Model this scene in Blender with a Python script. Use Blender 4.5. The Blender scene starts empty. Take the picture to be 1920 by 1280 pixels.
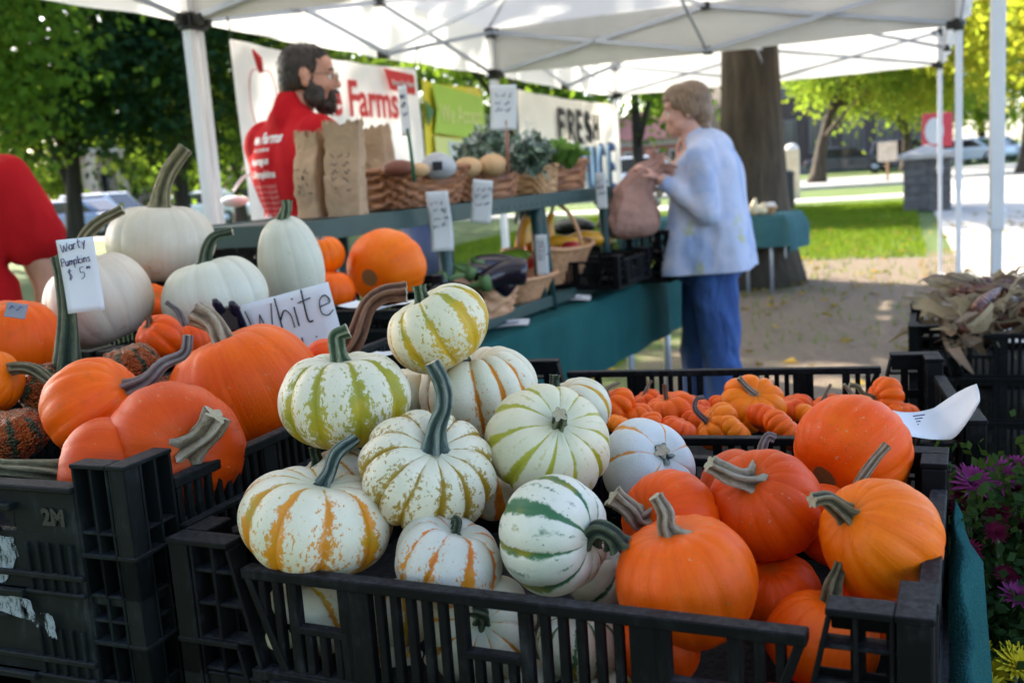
import bpy, bmesh, math, random
import numpy as np
from mathutils import Vector, Matrix
RAD = math.radians
EXPOSURE = 2.4
sc = bpy.context.scene
COL = sc.collection
random.seed(7)
# ------------------------------------------------------------------ camera numbers
F = 1920.0; PITCH = RAD(9.3); ROLL = RAD(4.0); CAM = Vector((0, 0, 1.30))
RT = Vector((1, 0, 0)); UP = Vector((0, math.sin(PITCH), math.cos(PITCH))); FW = Vector((0, math.cos(PITCH), -math.sin(PITCH)))
IX = RT * math.cos(ROLL) - UP * math.sin(ROLL)      # picture right
IY = RT * math.sin(ROLL) + UP * math.cos(ROLL)      # picture up
def at(px, py, d):
    return CAM + (IX * ((px - 960) / F) - IY * ((py - 640) / F) + FW) * d
def onz(px, py, z):
    r = at(px, py, 1.0) - CAM
    return CAM + r * ((z - CAM.z) / r.z)
def depth(p): return (Vector(p) - CAM).dot(FW)
YAW = RAD(21.2)
S = Vector((math.cos(YAW), -math.sin(YAW), 0)); T = Vector((math.sin(YAW), math.cos(YAW), 0))
def frame(o, yaw):            # local x -> across, local y -> away, local z up
    return Matrix.Translation(Vector(o)) @ Matrix.Rotation(-yaw, 4, 'Z')

# ------------------------------------------------------------------ object helpers
def tag(o, label=None, cat=None, group=None, kind=None):
    if label: o['label'] = label
    if cat: o['category'] = cat
    if group: o['group'] = group
    if kind: o['kind'] = kind
    return o
def empty(name, M=None, label=None, cat=None, group=None):
    o = bpy.data.objects.new(name, None); COL.objects.link(o)
    if M is not None: o.matrix_world = M
    o.empty_display_size = .05
    return tag(o, label, cat, group)
def link(name, me, mats, parent=None, M=None, smooth=False):
    o = bpy.data.objects.new(name, me); COL.objects.link(o)
    if mats is not None and len(me.materials) == 0:
        for m in (mats if isinstance(mats, (list, tuple)) else [mats]): me.materials.append(m)
    if smooth: me.polygons.foreach_set('use_smooth', [True] * len(me.polygons))
    if parent is not None: o.parent = parent
    if M is not None: o.matrix_local = M
    return o
def children(o): return [c for c in bpy.data.objects if c.parent == o]
def copy_tree(o, parent=None, M=None, **tags):
    kids = {}
    for c in bpy.data.objects:
        if c.parent: kids.setdefault(c.parent.name, []).append(c)
    def rec(a, par):
        b = a.copy(); COL.objects.link(b)
        if par is not None: b.parent = par
        for k in kids.get(a.name, []): rec(k, b)
        return b
    r = rec(o, parent)
    if M is not None: r.matrix_world = M
    tag(r, **tags)
    return r
class MB:
    def __init__(s): s.v = []; s.f = []; s.m = []; s.uv = {}; s.sm = []
    def add(s, vs, fs, M=None, mi=0, smooth=False, uvs=None):
        b = len(s.v)
        if M is not None: vs = [M @ Vector(v) for v in vs]
        s.v += [tuple(v) for v in vs]
        for i, f in enumerate(fs):
            if uvs is not None: s.uv[len(s.f)] = [uvs[k] for k in f]
            s.f.append([b + k for k in f]); s.m.append(mi); s.sm.append(smooth)
        return s
    def box(s, x0, x1, y0, y1, z0, z1, M=None, mi=0):
        vs = [(x, y, z) for z in (z0, z1) for y in (y0, y1) for x in (x0, x1)]
        return s.add(vs, [(0, 2, 3, 1), (4, 5, 7, 6), (0, 1, 5, 4), (2, 6, 7, 3), (0, 4, 6, 2), (1, 3, 7, 5)], M, mi)
    def prism(s, poly, h0, h1, M=None, mi=0):      # poly in local xz, extruded along y
        n = len(poly)
        vs = [(x, h0, z) for x, z in poly] + [(x, h1, z) for x, z in poly]
        fs = [tuple(range(n)), tuple(range(2 * n - 1, n - 1, -1))] + [(i, i + n, (i + 1) % n + n, (i + 1) % n) for i in range(n)]
        return s.add(vs, fs, M, mi)
    def tube(s, pts, rad, n=8, M=None, mi=0, smooth=True, caps=True, flat=1.0):
        pts = [Vector(p) for p in pts]
        if not isinstance(rad, (list, tuple)): rad = [rad] * len(pts)
        vs = []; up = Vector((0.13, 0.27, 0.95))
        u = None
        for i, p in enumerate(pts):
            d = (pts[min(i + 1, len(pts) - 1)] - pts[max(i - 1, 0)])
            if d.length < 1e-9: d = Vector((0, 0, 1))
            d.normalize()
            if u is None:
                u = d.cross(up)
                if u.length < .1: u = d.cross(Vector((1, 0, 0)))
            else: u = u - d * u.dot(d)
            u.normalize(); w = d.cross(u)
            for k in range(n):
                a = 2 * math.pi * k / n
                vs.append(p + u * (rad[i] * math.cos(a)) + w * (rad[i] * flat * math.sin(a)))
        fs = []
        for i in range(len(pts) - 1):
            for k in range(n):
                k2 = (k + 1) % n
                fs.append((i * n + k, i * n + k2, (i + 1) * n + k2, (i + 1) * n + k))
        if caps: fs += [tuple(range(n))[::-1], tuple(range((len(pts) - 1) * n, len(pts) * n))]
        return s.add(vs, fs, M, mi, smooth)
    def bar(s, a, b, w, h=None, M=None, mi=0):       # rectangular bar between two points
        a = Vector(a); b = Vector(b); h = h or w; d = (b - a).normalized()
        x = d.cross(Vector((0, 0, 1)))
        if x.length < .05: x = d.cross(Vector((0, 1, 0)))
        x.normalize(); y = x.cross(d)
        vs = [p + x * (sx * w / 2) + y * (sy * h / 2) for p in (a, b) for sx, sy in ((-1, -1), (1, -1), (1, 1), (-1, 1))]
        return s.add(vs, [(0, 3, 2, 1), (4, 5, 6, 7), (0, 1, 5, 4), (1, 2, 6, 5), (2, 3, 7, 6), (3, 0, 4, 7)], M, mi)
    def grid(s, P, M=None, mi=0, closed=False, uv=None, smooth=True, flip=False):   # P[j][i] points
        nj = len(P); ni = len(P[0]); vs = [p for r in P for p in r]; fs = []
        for j in range(nj - 1):
            for i in range(ni if closed else ni - 1):
                i2 = (i + 1) % ni
                q = (j * ni + i, j * ni + i2, (j + 1) * ni + i2, (j + 1) * ni + i)
                fs.append(q[::-1] if flip else q)
        return s.add(vs, fs, M, mi, smooth, [u for r in uv for u in r] if uv else None)
    def ball(s, c, r, n=12, M=None, mi=0, seed=None, amp=0.0):
        r = (r, r, r) if not isinstance(r, (list, tuple)) else r
        m = max(6, n // 2 + 2); rg = random.Random(seed)
        ph = [rg.uniform(0, 6.28) for _ in range(6)]
        P = []
        for j in range(m + 1):
            th = math.pi * j / m; row = []
            for i in range(n):
                a = 2 * math.pi * i / n
                k = 1 + amp * (math.sin(2 * a + ph[0]) * math.sin(th) + math.sin(3 * a + 2 * th + ph[1]) * .6 * math.sin(th) + math.sin(3 * th + ph[2]) * .5)
                row.append((c[0] + r[0] * k * math.sin(th) * math.cos(a), c[1] + r[1] * k * math.sin(th) * math.sin(a), c[2] + r[2] * k * math.cos(th)))
            P.append(row)
        return s.grid(P, M, mi, True, flip=True)
    def mesh(s, name):
        me = bpy.data.meshes.new(name); me.from_pydata(s.v, [], s.f)
        if any(s.m): me.polygons.foreach_set('material_index', s.m)
        me.polygons.foreach_set('use_smooth', s.sm)
        if s.uv:
            ul = me.uv_layers.new(name='UVMap'); d = [0.0] * (2 * len(me.loops)); k = 0
            for i, f in enumerate(s.f):
                u = s.uv.get(i)
                for j in range(len(f)):
                    if u: d[2 * k], d[2 * k + 1] = u[j]
                    k += 1
            ul.data.foreach_set('uv', d)
        me.update(); return me
    def build(s, name, mats, parent=None, M=None, bevel=0, seg=2):
        o = link(name, s.mesh(name), mats, parent, M)
        if bevel:
            b = o.modifiers.new('bevel', 'BEVEL'); b.width = bevel; b.segments = seg; b.limit_method = 'ANGLE'; b.angle_limit = RAD(40)
            b.harden_normals = False
        return o
def np_mesh(name, V, Q, uv=None):
    me = bpy.data.meshes.new(name); V = np.asarray(V, np.float32); Q = np.asarray(Q, np.int32); k = Q.shape[1]
    me.vertices.add(len(V)); me.vertices.foreach_set('co', V.ravel())
    me.loops.add(Q.size); me.loops.foreach_set('vertex_index', Q.ravel())
    me.polygons.add(len(Q)); me.polygons.foreach_set('loop_start', np.arange(len(Q), dtype=np.int32) * k)
    if uv is not None:
        l = me.uv_layers.new(name='UVMap'); l.data.foreach_set('uv', np.asarray(uv, np.float32)[Q.ravel()].ravel())
    me.update(calc_edges=True); me.validate(); return me

# ------------------------------------------------------------------ materials
class NT:
    def __init__(s, name):
        s.mat = bpy.data.materials.new(name); s.mat.use_nodes = True; s.t = s.mat.node_tree; s.n = s.t.nodes; s.n.clear()
        s.out = s.n.new('ShaderNodeOutputMaterial')
    def new(s, t, **k):
        n = s.n.new(t)
        for a, b in k.items(): setattr(n, a, b)
        return n
    def put(s, sock, v):
        if hasattr(v, 'is_linked') or isinstance(v, bpy.types.NodeSocket): s.t.links.new(v, sock)
        elif isinstance(v, (tuple, list)) and sock.type == 'RGBA': sock.default_value = tuple(v) + ((1,) if len(v) == 3 else ())
        else: sock.default_value = v
    def m(s, op, a, b=0.0, c=None, clamp=False):
        n = s.new('ShaderNodeMath', operation=op, use_clamp=clamp); s.put(n.inputs[0], a); s.put(n.inputs[1], b)
        if c is not None: s.put(n.inputs[2], c)
        return n.outputs[0]
    def mix(s, f, a, b, blend='MIX'):
        n = s.new('ShaderNodeMix', data_type='RGBA', blend_type=blend); s.put(n.inputs[0], f); s.put(n.inputs[6], a); s.put(n.inputs[7], b)
        return n.outputs[2]
    def ramp(s, f, stops):
        n = s.new('ShaderNodeValToRGB'); e = n.color_ramp.elements
        while len(e) < len(stops): e.new(.5)
        for x, (p, c) in zip(e, stops): x.position = p; x.color = tuple(c) + (1,) if len(c) == 3 else c
        s.put(n.inputs[0], f); return n.outputs[0]
    def step(s, v, a, b):       # smooth 0..1 between a and b
        n = s.new('ShaderNodeMapRange', interpolation_type='SMOOTHSTEP'); s.put(n.inputs[0], v); s.put(n.inputs[1], a); s.put(n.inputs[2], b)
        return n.outputs[0]
    def co(s, kind='Object'):
        if not hasattr(s, '_tc'): s._tc = s.new('ShaderNodeTexCoord')
        return s._tc.outputs[kind]
    def noise(s, vec, scale, detail=3, rough=.55, dist=0.0, out=0):
        n = s.new('ShaderNodeTexNoise'); s.put(n.inputs['Vector'], vec); s.put(n.inputs['Scale'], scale); n.inputs['Detail'].default_value = detail
        n.inputs['Roughness'].default_value = rough; n.inputs['Distortion'].default_value = dist; return n.outputs[out]
    def vor(s, vec, scale, feature='F1', out='Distance', rnd=1.0):
        n = s.new('ShaderNodeTexVoronoi', feature=feature); s.put(n.inputs['Vector'], vec); s.put(n.inputs['Scale'], scale)
        n.inputs['Randomness'].default_value = rnd; return n.outputs[out]
    def map(s, vec, scale=(1, 1, 1), loc=(0, 0, 0), rot=(0, 0, 0)):
        n = s.new('ShaderNodeMapping'); s.put(n.inputs[0], vec); n.inputs[1].default_value = loc; n.inputs[2].default_value = rot; n.inputs[3].default_value = scale
        return n.outputs[0]
    def sep(s, v):
        n = s.new('ShaderNodeSeparateXYZ'); s.put(n.inputs[0], v); return n.outputs
    def comb(s, x, y, z=0.0):
        n = s.new('ShaderNodeCombineXYZ'); s.put(n.inputs[0], x); s.put(n.inputs[1], y); s.put(n.inputs[2], z); return n.outputs[0]
    def bump(s, h, strength=.3, dist=.002, normal=None):
        n = s.new('ShaderNodeBump'); s.put(n.inputs['Height'], h); n.inputs['Strength'].default_value = strength; n.inputs['Distance'].default_value = dist
        if normal is not None: s.put(n.inputs['Normal'], normal)
        return n.outputs[0]
    def bsdf(s, col, rough=.5, normal=None, **k):
        b = s.new('ShaderNodeBsdfPrincipled'); s.put(b.inputs['Base Color'], col); s.put(b.inputs['Roughness'], rough)
        if normal is not None: s.put(b.inputs['Normal'], normal)
        for a, v in k.items(): s.put(b.inputs[a.replace('_', ' ')], v)
        s.t.links.new(b.outputs[0], s.out.inputs[0]); return b
    def fabric(s, col, trans, amount, normal=None):
        d = s.new('ShaderNodeBsdfDiffuse'); s.put(d.inputs[0], col); t = s.new('ShaderNodeBsdfTranslucent'); s.put(t.inputs[0], trans)
        if normal is not None: s.put(d.inputs['Normal'], normal); s.put(t.inputs['Normal'], normal)
        x = s.new('ShaderNodeMixShader'); x.inputs[0].default_value = amount
        s.t.links.new(d.outputs[0], x.inputs[1]); s.t.links.new(t.outputs[0], x.inputs[2]); s.t.links.new(x.outputs[0], s.out.inputs[0])
        return x
def simple(name, col, rough=.5, var=.15, scale=20, bump=0.0, bscale=80, bdist=.001, **k):
    t = NT(name); n = t.noise(t.co(), scale, 4)
    lo = tuple(c * (1 - var) for c in col); hi = tuple(min(1, c * (1 + var)) for c in col)
    c = t.ramp(n, [(.3, lo), (.7, hi)])
    nm = t.bump(t.noise(t.co(), bscale, 3), bump, bdist) if bump else None
    t.bsdf(c, rough, nm, **k); return t.mat
def cloth(name, col, scale=300, var=.12, transl=0.0, folds=0.0):
    t = NT(name); n = t.noise(t.co(), 6, 4)
    c = t.ramp(n, [(.3, tuple(x * (1 - var) for x in col)), (.7, tuple(min(1, x * (1 + var)) for x in col))])
    h = t.noise(t.co(), scale, 2)
    if folds: h = t.m('ADD', h, t.m('MULTIPLY', t.noise(t.map(t.co(), (1, 1, .45)), 9, 3, .5, .6), folds))
    nm = t.bump(h, .6, .004 if not folds else .016)
    if transl: t.fabric(c, c, transl, nm)
    else: t.bsdf(c, .9, nm, Specular_IOR_Level=.15)
    return t.mat
def leaves(n, clumps, spread, size, seed, squash=.8):
    rg = np.random.RandomState(seed); C = np.asarray(clumps); k = rg.randint(0, len(C), n); P = C[k, :3] + rg.normal(0, 1, (n, 3)) * (C[k, 3:4] * spread) * np.array([1, 1, squash])
    d = rg.normal(0, 1, (n, 3)); d[:, 2] += -.3; d /= np.linalg.norm(d, axis=1)[:, None]; u = np.cross(d, rg.normal(0, 1, (n, 3))); u /= np.linalg.norm(u, axis=1)[:, None] + 1e-9
    L = size * rg.uniform(.6, 1.35, (n, 1)); V = np.stack([P, P + d * L * .45 + u * L * .33, P + d * L, P + d * L * .45 - u * L * .33], 1)
    return V.reshape(-1, 3), np.arange(4 * n).reshape(-1, 4)
M = {}
def crate_mat(name, base, dust):
    t = NT(name); o = t.co()
    n = t.noise(o, 25, 6, .65); n2 = t.noise(t.map(o, (1, 1, .25)), 160, 4, .7)
    d = t.m('MULTIPLY', t.step(n, .45, .75), t.step(n2, .35, .75))
    geo = t.new('ShaderNodeNewGeometry'); nz = t.sep(geo.outputs['Normal'])[2]
    d = t.m('ADD', t.m('MULTIPLY', d, .8), t.m('MULTIPLY', t.step(nz, .6, 1.0), t.step(n2, .25, .8)), clamp=True)   # dust settled on top faces
    t.bsdf(t.mix(d, base, dust), t.m('ADD', .46, t.m('MULTIPLY', n, .25)), t.bump(t.noise(o, 350, 3), .25, .0006), Specular_IOR_Level=.10); return t.mat
M['crate'] = crate_mat('black_crate_plastic', (.0045, .0045, .005), (.042, .042, .046))
M['crate_grey'] = crate_mat('dusty_black_crate_plastic', (.0075, .0095, .0095), (.045, .05, .055))
M['red'] = cloth('red_cotton', (.62, .012, .02), 500, .1, folds=3)
M['skin'] = simple('skin', (.56, .27, .19), .5, .1, 25, .15, 200, .0008, Subsurface_Weight=.12, Subsurface_Radius=(.01, .004, .002))
M['skin_pale'] = simple('pale_skin', (.62, .33, .26), .5, .12, 22, .15, 200, .0008, Subsurface_Weight=.12, Subsurface_Radius=(.01, .004, .002))
def hair_mat(name, a, b):
    t = NT(name); n = t.noise(t.map(t.co(), (1, 1, .22)), 130, 4, .7, .4)
    t.bsdf(t.ramp(n, [(.35, a), (.65, b)]), .5, t.bump(n, .8, .0035)); return t.mat
M['hair_dark'] = hair_mat('dark_brown_hair', (.012, .008, .006), (.045, .028, .02))
M['hair_sandy'] = hair_mat('sandy_grey_hair', (.10, .055, .032), (.31, .20, .125))
M['white_metal'] = simple('white_powder_coated_steel', (.72, .72, .74), .35, .05, 8, Metallic=0.0)
M['grey_metal'] = simple('grey_aluminium', (.42, .46, .54), .38, .06, 12, Metallic=.55)
M['black_plastic'] = simple('black_plastic', (.012, .012, .013), .5, .2)
t = NT('white_canopy_polyester'); n = t.noise(t.co(), 2.2, 3)
t.fabric(t.ramp(n, [(.3, (.72, .72, .72)), (.7, (.79, .79, .785))]), (.74, .735, .72), .42, t.bump(t.noise(t.co(), 3, 3), .25, .03)); M['canopy'] = t.mat
M['teal'] = cloth('teal_table_cloth', (.016, .105, .105), 400, .12, folds=1.5)
M['teal2'] = cloth('faded_teal_cloth', (.05, .14, .16), 400, .12, folds=2)
M['shelf'] = simple('dark_green_plastic', (.015, .05, .048), .45, .15, 12)
def paper(name, col=(.86, .87, .90)):
    t = NT(name); n = t.noise(t.co(), 14, 3)
    c = t.ramp(n, [(.3, tuple(x * .95 for x in col)), (.7, col)]); t.fabric(c, c, .15, t.bump(n, .2, .004)); return t.mat
M['paper'] = paper('white_card')
M['ink'] = simple('blue_ink', (.03, .03, .14), .6)
M['ink_black'] = simple('black_marker_ink', (.012, .012, .018), .6)
M['ink_white'] = simple('white_print', (.75, .72, .72), .8, .05)
M['ink_pink'] = simple('faded_pink_print', (.66, .22, .23), .8, .05)
M['ink_red'] = simple('red_print', (.6, .02, .025), .6, .05)
M['ink_blue'] = simple('blue_print', (.008, .045, .15), .6, .3, 4)
M['ink_sky'] = simple('pale_blue_print', (.42, .66, .85), .6, .1, 4)
M['banner'] = cloth('white_vinyl', (.72, .71, .71), 60, .03, .18)
M['banner_cream'] = cloth('cream_canvas', (.76, .73, .66), 60, .04, .18)
M['yellow_print'] = simple('yellow_print', (.72, .62, .03), .5, .06, 3)
M['lime_print'] = simple('lime_green_print', (.36, .58, .05), .5, .05, 3)
M['lime_pale'] = simple('pale_lime_print', (.62, .70, .25), .5, .05, 3)
M['dkgreen_print'] = simple('dark_green_print', (.02, .15, .04), .5, .05)
M['grey_print'] = simple('grey_picture_print', (.5, .58, .6), .5, .2, 5)
M['tealpic_print'] = simple('sea_green_print', (.1, .36, .35), .5, .2, 6)
t = NT('kraft_paper'); o = t.co(); n = t.noise(o, 18, 5, .6)
t.bsdf(t.ramp(n, [(.3, (.40, .25, .15)), (.7, (.53, .35, .22))]), .85, t.bump(t.m('ADD', t.noise(o, 16, 3, .5, 1.5), t.m('MULTIPLY', t.vor(o, 14), .6)), .8, .012)); M['kraft'] = t.mat
def wicker(name, a, b):
    t = NT(name); u = t.sep(t.co('UV')); n = t.noise(t.co(), 60, 3); n2 = t.noise(t.comb(t.m('MULTIPLY', u[0], 40.0), t.m('MULTIPLY', u[1], 9.0)), 1, 2)
    t.bsdf(t.mix(t.step(n2, .35, .65), a, b), .55, t.bump(n, .4, .002)); return t.mat
M['wicker'] = wicker('brown_wicker', (.17, .055, .02), (.46, .19, .08))
M['wicker_tan'] = wicker('tan_wicker', (.30, .15, .06), (.52, .29, .13))
M['wicker_pale'] = wicker('pale_wood_splint', (.45, .21, .10), (.62, .33, .17))
t = NT('blue_denim'); n = t.noise(t.map(t.co(), (1, 1, .3)), 12, 4)
t.bsdf(t.ramp(n, [(.3, (.022, .058, .20)), (.7, (.042, .105, .32))]), .85, t.bump(t.m('ADD', t.noise(t.map(t.co(), (1, 1, .4), rot=(0, .4, 0)), 14, 3, .5, .8), t.m('MULTIPLY', t.noise(t.co(), 500), .05)), .9, .03)); M['denim'] = t.mat
M['denim_dark'] = simple('dark_denim', (.02, .03, .06), .85, .2)
t = NT('tie_dye_blue_cotton'); o = t.co(); n = t.noise(o, 4.2, 4, .6, .8)
c = t.ramp(n, [(.32, (.24, .34, .60)), (.44, (.34, .43, .67)), (.55, (.50, .53, .69)), (.68, (.45, .54, .72))])
n2 = t.noise(t.map(o, loc=(5, 2, 1)), 9, 3); z = t.sep(o); pr = t.m('MULTIPLY', t.step(n2, .58, .66), t.m('MULTIPLY', t.step(z[2], 1.12, .98), t.step(z[0], .02, -.05)))
c = t.mix(t.m('MULTIPLY', pr, .6), c, (.45, .46, .12))
t.bsdf(c, .9, t.bump(t.m('ADD', t.noise(t.map(o, (1, 1, .5), rot=(.3, .2, 0)), 11, 3, .5, .7), t.m('MULTIPLY', t.noise(o, 600), .04)), .7, .014)); M['tiedye'] = t.mat
M['dusty_pink'] = cloth('dusty_pink_plastic_bag', (.48, .28, .235), 30, .12, .15, folds=2)
M['glass_dark'] = simple('dark_glass', (.015, .02, .025), .08, .1)
M['wood'] = simple('pale_wood', (.4, .22, .11), .7, .2, 40)
# tree bark / leaves
def bark(name, a, b):
    t = NT(name); o = t.map(t.co(), (1, 1, .16)); n = t.noise(o, 9, 6, .7, .4)
    t.bsdf(t.ramp(n, [(.35, a), (.68, b)]), .95, t.bump(n, 1.0, .06)); return t.mat
M['bark'] = bark('grey_brown_bark', (.028, .021, .014), (.085, .066, .045)); M['bark_dark'] = bark('dark_bark', (.018, .014, .012), (.055, .043, .034))
def leaf(name, a, b, c, tr):
    t = NT(name); g = t.new('ShaderNodeNewGeometry'); n = t.noise(g.outputs['Position'], .55, 3)
    w = t.new('ShaderNodeTexWhiteNoise'); t.put(w.inputs[0], t.vor(g.outputs['Position'], 9, out='Position'))
    f = t.m('ADD', t.m('MULTIPLY', n, .75), t.m('MULTIPLY', w.outputs[0], .35))
    col = t.ramp(f, [(.3, a), (.55, b), (.8, c)]); t.fabric(col, t.mix(.5, col, (.35, .5, .03)), tr); return t.mat
M['leaf_dark'] = leaf('dark_green_leaves', (.010, .032, .023), (.018, .05, .028), (.036, .075, .026), .18)
M['leaf_mid'] = leaf('mid_green_leaves', (.035, .09, .02), (.07, .15, .025), (.13, .2, .03), .45)
M['leaf_yellow'] = leaf('yellowing_leaves', (.07, .15, .025), (.16, .24, .04), (.38, .33, .03), .5)
M['leaf_gold'] = leaf('golden_leaves', (.12, .17, .025), (.3, .29, .03), (.5, .36, .03), .5)
M['leaf_plant'] = leaf('dark_plant_leaves', (.009, .024, .012), (.016, .038, .016), (.028, .056, .02), .15)
M['grass'] = leaf('grass_blades', (.055, .105, .012), (.09, .15, .016), (.14, .185, .022), .35)
FC0 = Vector((-.312, .851, 0)); LC = Vector((-.340, .852, 0))
def walls(Lx, Ly):
    out = []
    for o, u, n, L in (((0, 0), (1, 0), (0, 1), Lx), ((Lx, 0), (0, 1), (-1, 0), Ly), ((Lx, Ly), (-1, 0), (0, -1), Lx), ((0, Ly), (0, -1), (1, 0), Ly)):
        m = Matrix(((u[0], n[0], 0, o[0]), (u[1], n[1], 0, o[1]), (0, 0, 1, 0), (0, 0, 0, 1))); out.append((m, L))
    return out
HA = .125
def arm_a(mb, Mw, L, left, at_, ab):
    fx = (lambda u: u) if left else (lambda u: L - u)
    def bx(u0, u1, y0, y1, z0, z1): a, b = sorted((fx(u0), fx(u1))); mb.box(a, b, y0, y1, z0, z1, Mw)
    def pr(poly, y0, y1):
        p = [(fx(u), z) for u, z in poly]
        mb.prism(p if left else p[::-1], y0, y1, Mw)
    e = lambda z: at_ + (ab - at_) * (1 - z / HA)
    bx(0 if left else .0243, at_, 0, .024, HA - .005, HA)
    pr([(at_ - .0035, HA - .006), (at_ - .0002, HA - .006), (ab, 0), (ab - .004, 0)], .0012, .0225)
    for u in (.0008, at_ * .36, at_ * .70): bx(u, u + .003, .0015, .022, .001, HA - .003)
    for z in (.001, .034, .066, .096): bx(.002, e(z) - .002, .003, .0215, z, z + .003)
    for z0, z1 in ((.002, .03), (.062, .074), (.103, HA - .003)): bx(.003, e(z1) - .002, .0195, .0228, z0, z1)
    for u in (.0, at_ * .36 - .004, at_ * .70 - .004): bx(u + .0005, u + .0105, .0198, .0225, .004, HA - .004)
def panel_a(mb, Mw, L, at_, ab, wins, zr=.105):
    def b(u0, u1, y0, y1, z0, z1): mb.box(u0, u1, y0, y1, z0, z1, Mw)
    t0, b0 = at_ + .012, ab + .018
    b(t0, L - t0, 0, .015, zr - .009, zr)
    b(b0 - .002, L - b0 + .002, .001, .014, .001, .017); b(b0 - .012, L - b0 + .012, -.005, .010, .0055, .0095)
    for s in (0, 1):
        f = (lambda u: u) if not s else (lambda u: L - u)
        p = [(f(t0 + .001), zr - .008), (f(t0 + .008), zr - .008), (f(b0 + .008), .010), (f(b0), .010)]; mb.prism(p[::-1] if not s else p, .0015, .0135, Mw)
        a, c = sorted((f(ab - .012), f(b0 + .016))); b(a, c, .0155, .0185, .0, .052)
        p = [(f(ab - .006), .060), (f(ab + .008), .060), (f(ab + .018), .010), (f(ab + .004), .010)]; mb.prism(p[::-1] if not s else p, .0135, .0165, Mw)
    pitch = .0142; n = int((L - 2 * t0) / pitch); off = (L - n * pitch) / 2
    lim = lambda u: min(u, L - u) - (t0 + .006)
    for k in range(n + 1):
        u = off + k * pitch; w = [x for x in wins if x[0] < u < x[1]]
        zb = .012
        if lim(u) < (b0 - t0): zb = max(.012, (zr - .01) * (1 - max(lim(u), 0) / (b0 - t0 + .002)))
        if lim(u) < .002: continue
        b(u - .0034, u + .0034, .003, .0115, zb, .054 if w else zr - .006)
    for x in wins:
        b(x[0] - .003, x[1] + .003, .002, .0125, .052, .0585)
        for u in x: b(u - .004, u + .004, .0022, .0122, .012, zr - .006)
    for u in (L * .31, L * .69): b(u - .009, u + .009, .0018, .0128, .010, zr - .005)
def make_crate(Lx, Ly, label, group, M0, mat):
    r = empty('produce_crate', M0, label, 'crate', group)
    W_ = walls(Lx, Ly); prm = {}
    for m, L in W_: prm[L] = (.066, .092) if L > .5 else (.060, .084)
    for i, (m, L) in enumerate(W_):
        a, b_ = prm[L]; mb = MB()
        wins = [(L * .245 - .024, L * .245 + .024), (L * .5 - .026, L * .5 + .026), (L * .755 - .024, L * .755 + .024)] if L > .5 else [(L * .5 - .026, L * .5 + .026)]
        panel_a(mb, m, L, a, b_, wins); mb.build('side_panel' if L > .5 else 'end_panel', mat, r, bevel=.0011, seg=1)
        mb = MB(); arm_a(mb, m, L, True, a, b_); m2, L2 = W_[i - 1]; arm_a(mb, m2, L2, False, *prm[L2]); mb.build('corner_post', mat, r, bevel=.0009, seg=1)
    mb = MB(); mb.box(.004, Lx - .004, .004, Ly - .004, -.008, .003)
    mb.build('crate_base', mat, r); return r
def crate_b(Lx, Ly, label, group, M0, mat):          # solid ends with a hand hole, finned corners
    H = .125; r = empty('produce_crate', M0, label, 'crate', group); W_ = walls(Lx, Ly)
    for i, (m, L) in enumerate(W_):
        a = .062; mb = MB(); B = lambda *q: mb.box(*q, m)
        if L < .5:
            B(a, L - a, .001, .012, .001, .058); c = L * .5
            hw = .062
            B(a, c - hw, .0012, .0118, .056, .100); B(c + hw, L - a, .0012, .0118, .056, .100); B(c - hw - .002, c + hw + .002, .0014, .0116, .084, .0998)
            B(a - .002, L - a + .002, -.004, .016, .0985, .104)
            for s in (-1, 1):
                p = [(c + s * hw * 1.0, .06), (c + s * (hw - .022), .086), (c + s * (hw + .004), .086)]; mb.prism(p if s < 0 else p[::-1], .0005, .0125, m)
            B(c - hw - .006, c + hw + .006, -.008, .003, .080, .0865); B(c - hw + .018, c + hw - .018, -.006, .003, .057, .061)
            for k in range(5): u = L - a - .012 - .013 * k; B(u, u + .003, -.003, .004, .004, .05)
            for k in range(5): u = a + .009 + .013 * k; B(u, u + .003, -.003, .004, .004, .05)
            B(a, L - a, -.0035, .003, .0, .004)
        else:
            B(a, L - a, 0, .014, .086, .096); B(a, L - a, .001, .013, .001, .02)
            for k in range(33): u = a + .008 + k * (L - 2 * a - .016) / 32; B(u - .0036, u + .0036, .003, .010, .018, .088)
            for u in (L * .35, L * .65): B(u - .012, u + .012, .002, .012, .017, .089)
            B(a, L - a, -.006, .004, .046, .052)
        mb.build('end_panel' if L < .5 else 'side_panel', mat, r, bevel=.0012, seg=1)
        mb = MB()
        for (mm, LL, left) in ((m, L, True), (W_[i - 1][0], W_[i - 1][1], False)):
            f = (lambda u: u) if left else (lambda u: LL - u)
            def bx(u0, u1, y0, y1, z0, z1): p, q = sorted((f(u0), f(u1))); mb.box(p, q, y0, y1, z0, z1, mm)
            bx(0 if left else .0213, a, 0, .021, H - .004, H); bx(.002, a, .0165, .0205, .001, H - .003)
            for u in (.001, .021, .039, a - .0032): bx(u, u + .0028, .0012, .017, .001, H - .003)
            for z in (.001, .060): bx(.002, a - .001, .002, .0168, z, z + .003)
        mb.build('corner_post', mat, r, bevel=.0009, seg=1)
    mb = MB(); mb.box(.004, Lx - .004, .004, Ly - .004, -.006, .004); mb.build('crate_base', mat, r); return r
YC = RAD(22.5); SC = Vector((math.cos(YC), -math.sin(YC), 0)); TC = Vector((math.sin(YC), math.cos(YC), 0))
def fr(o, z, dx=0, dy=0): p = Vector(o) + SC * dx + TC * dy; return frame((p.x, p.y, z), YC)
CRG = 'black plastic produce crates'
YF = RAD(24.6); SF_ = Vector((math.cos(YF), -math.sin(YF), 0)); TF_ = Vector((math.sin(YF), math.cos(YF), 0)); YB = RAD(16.0); BC0 = Vector((-.100, 1.212, 0))
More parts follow.
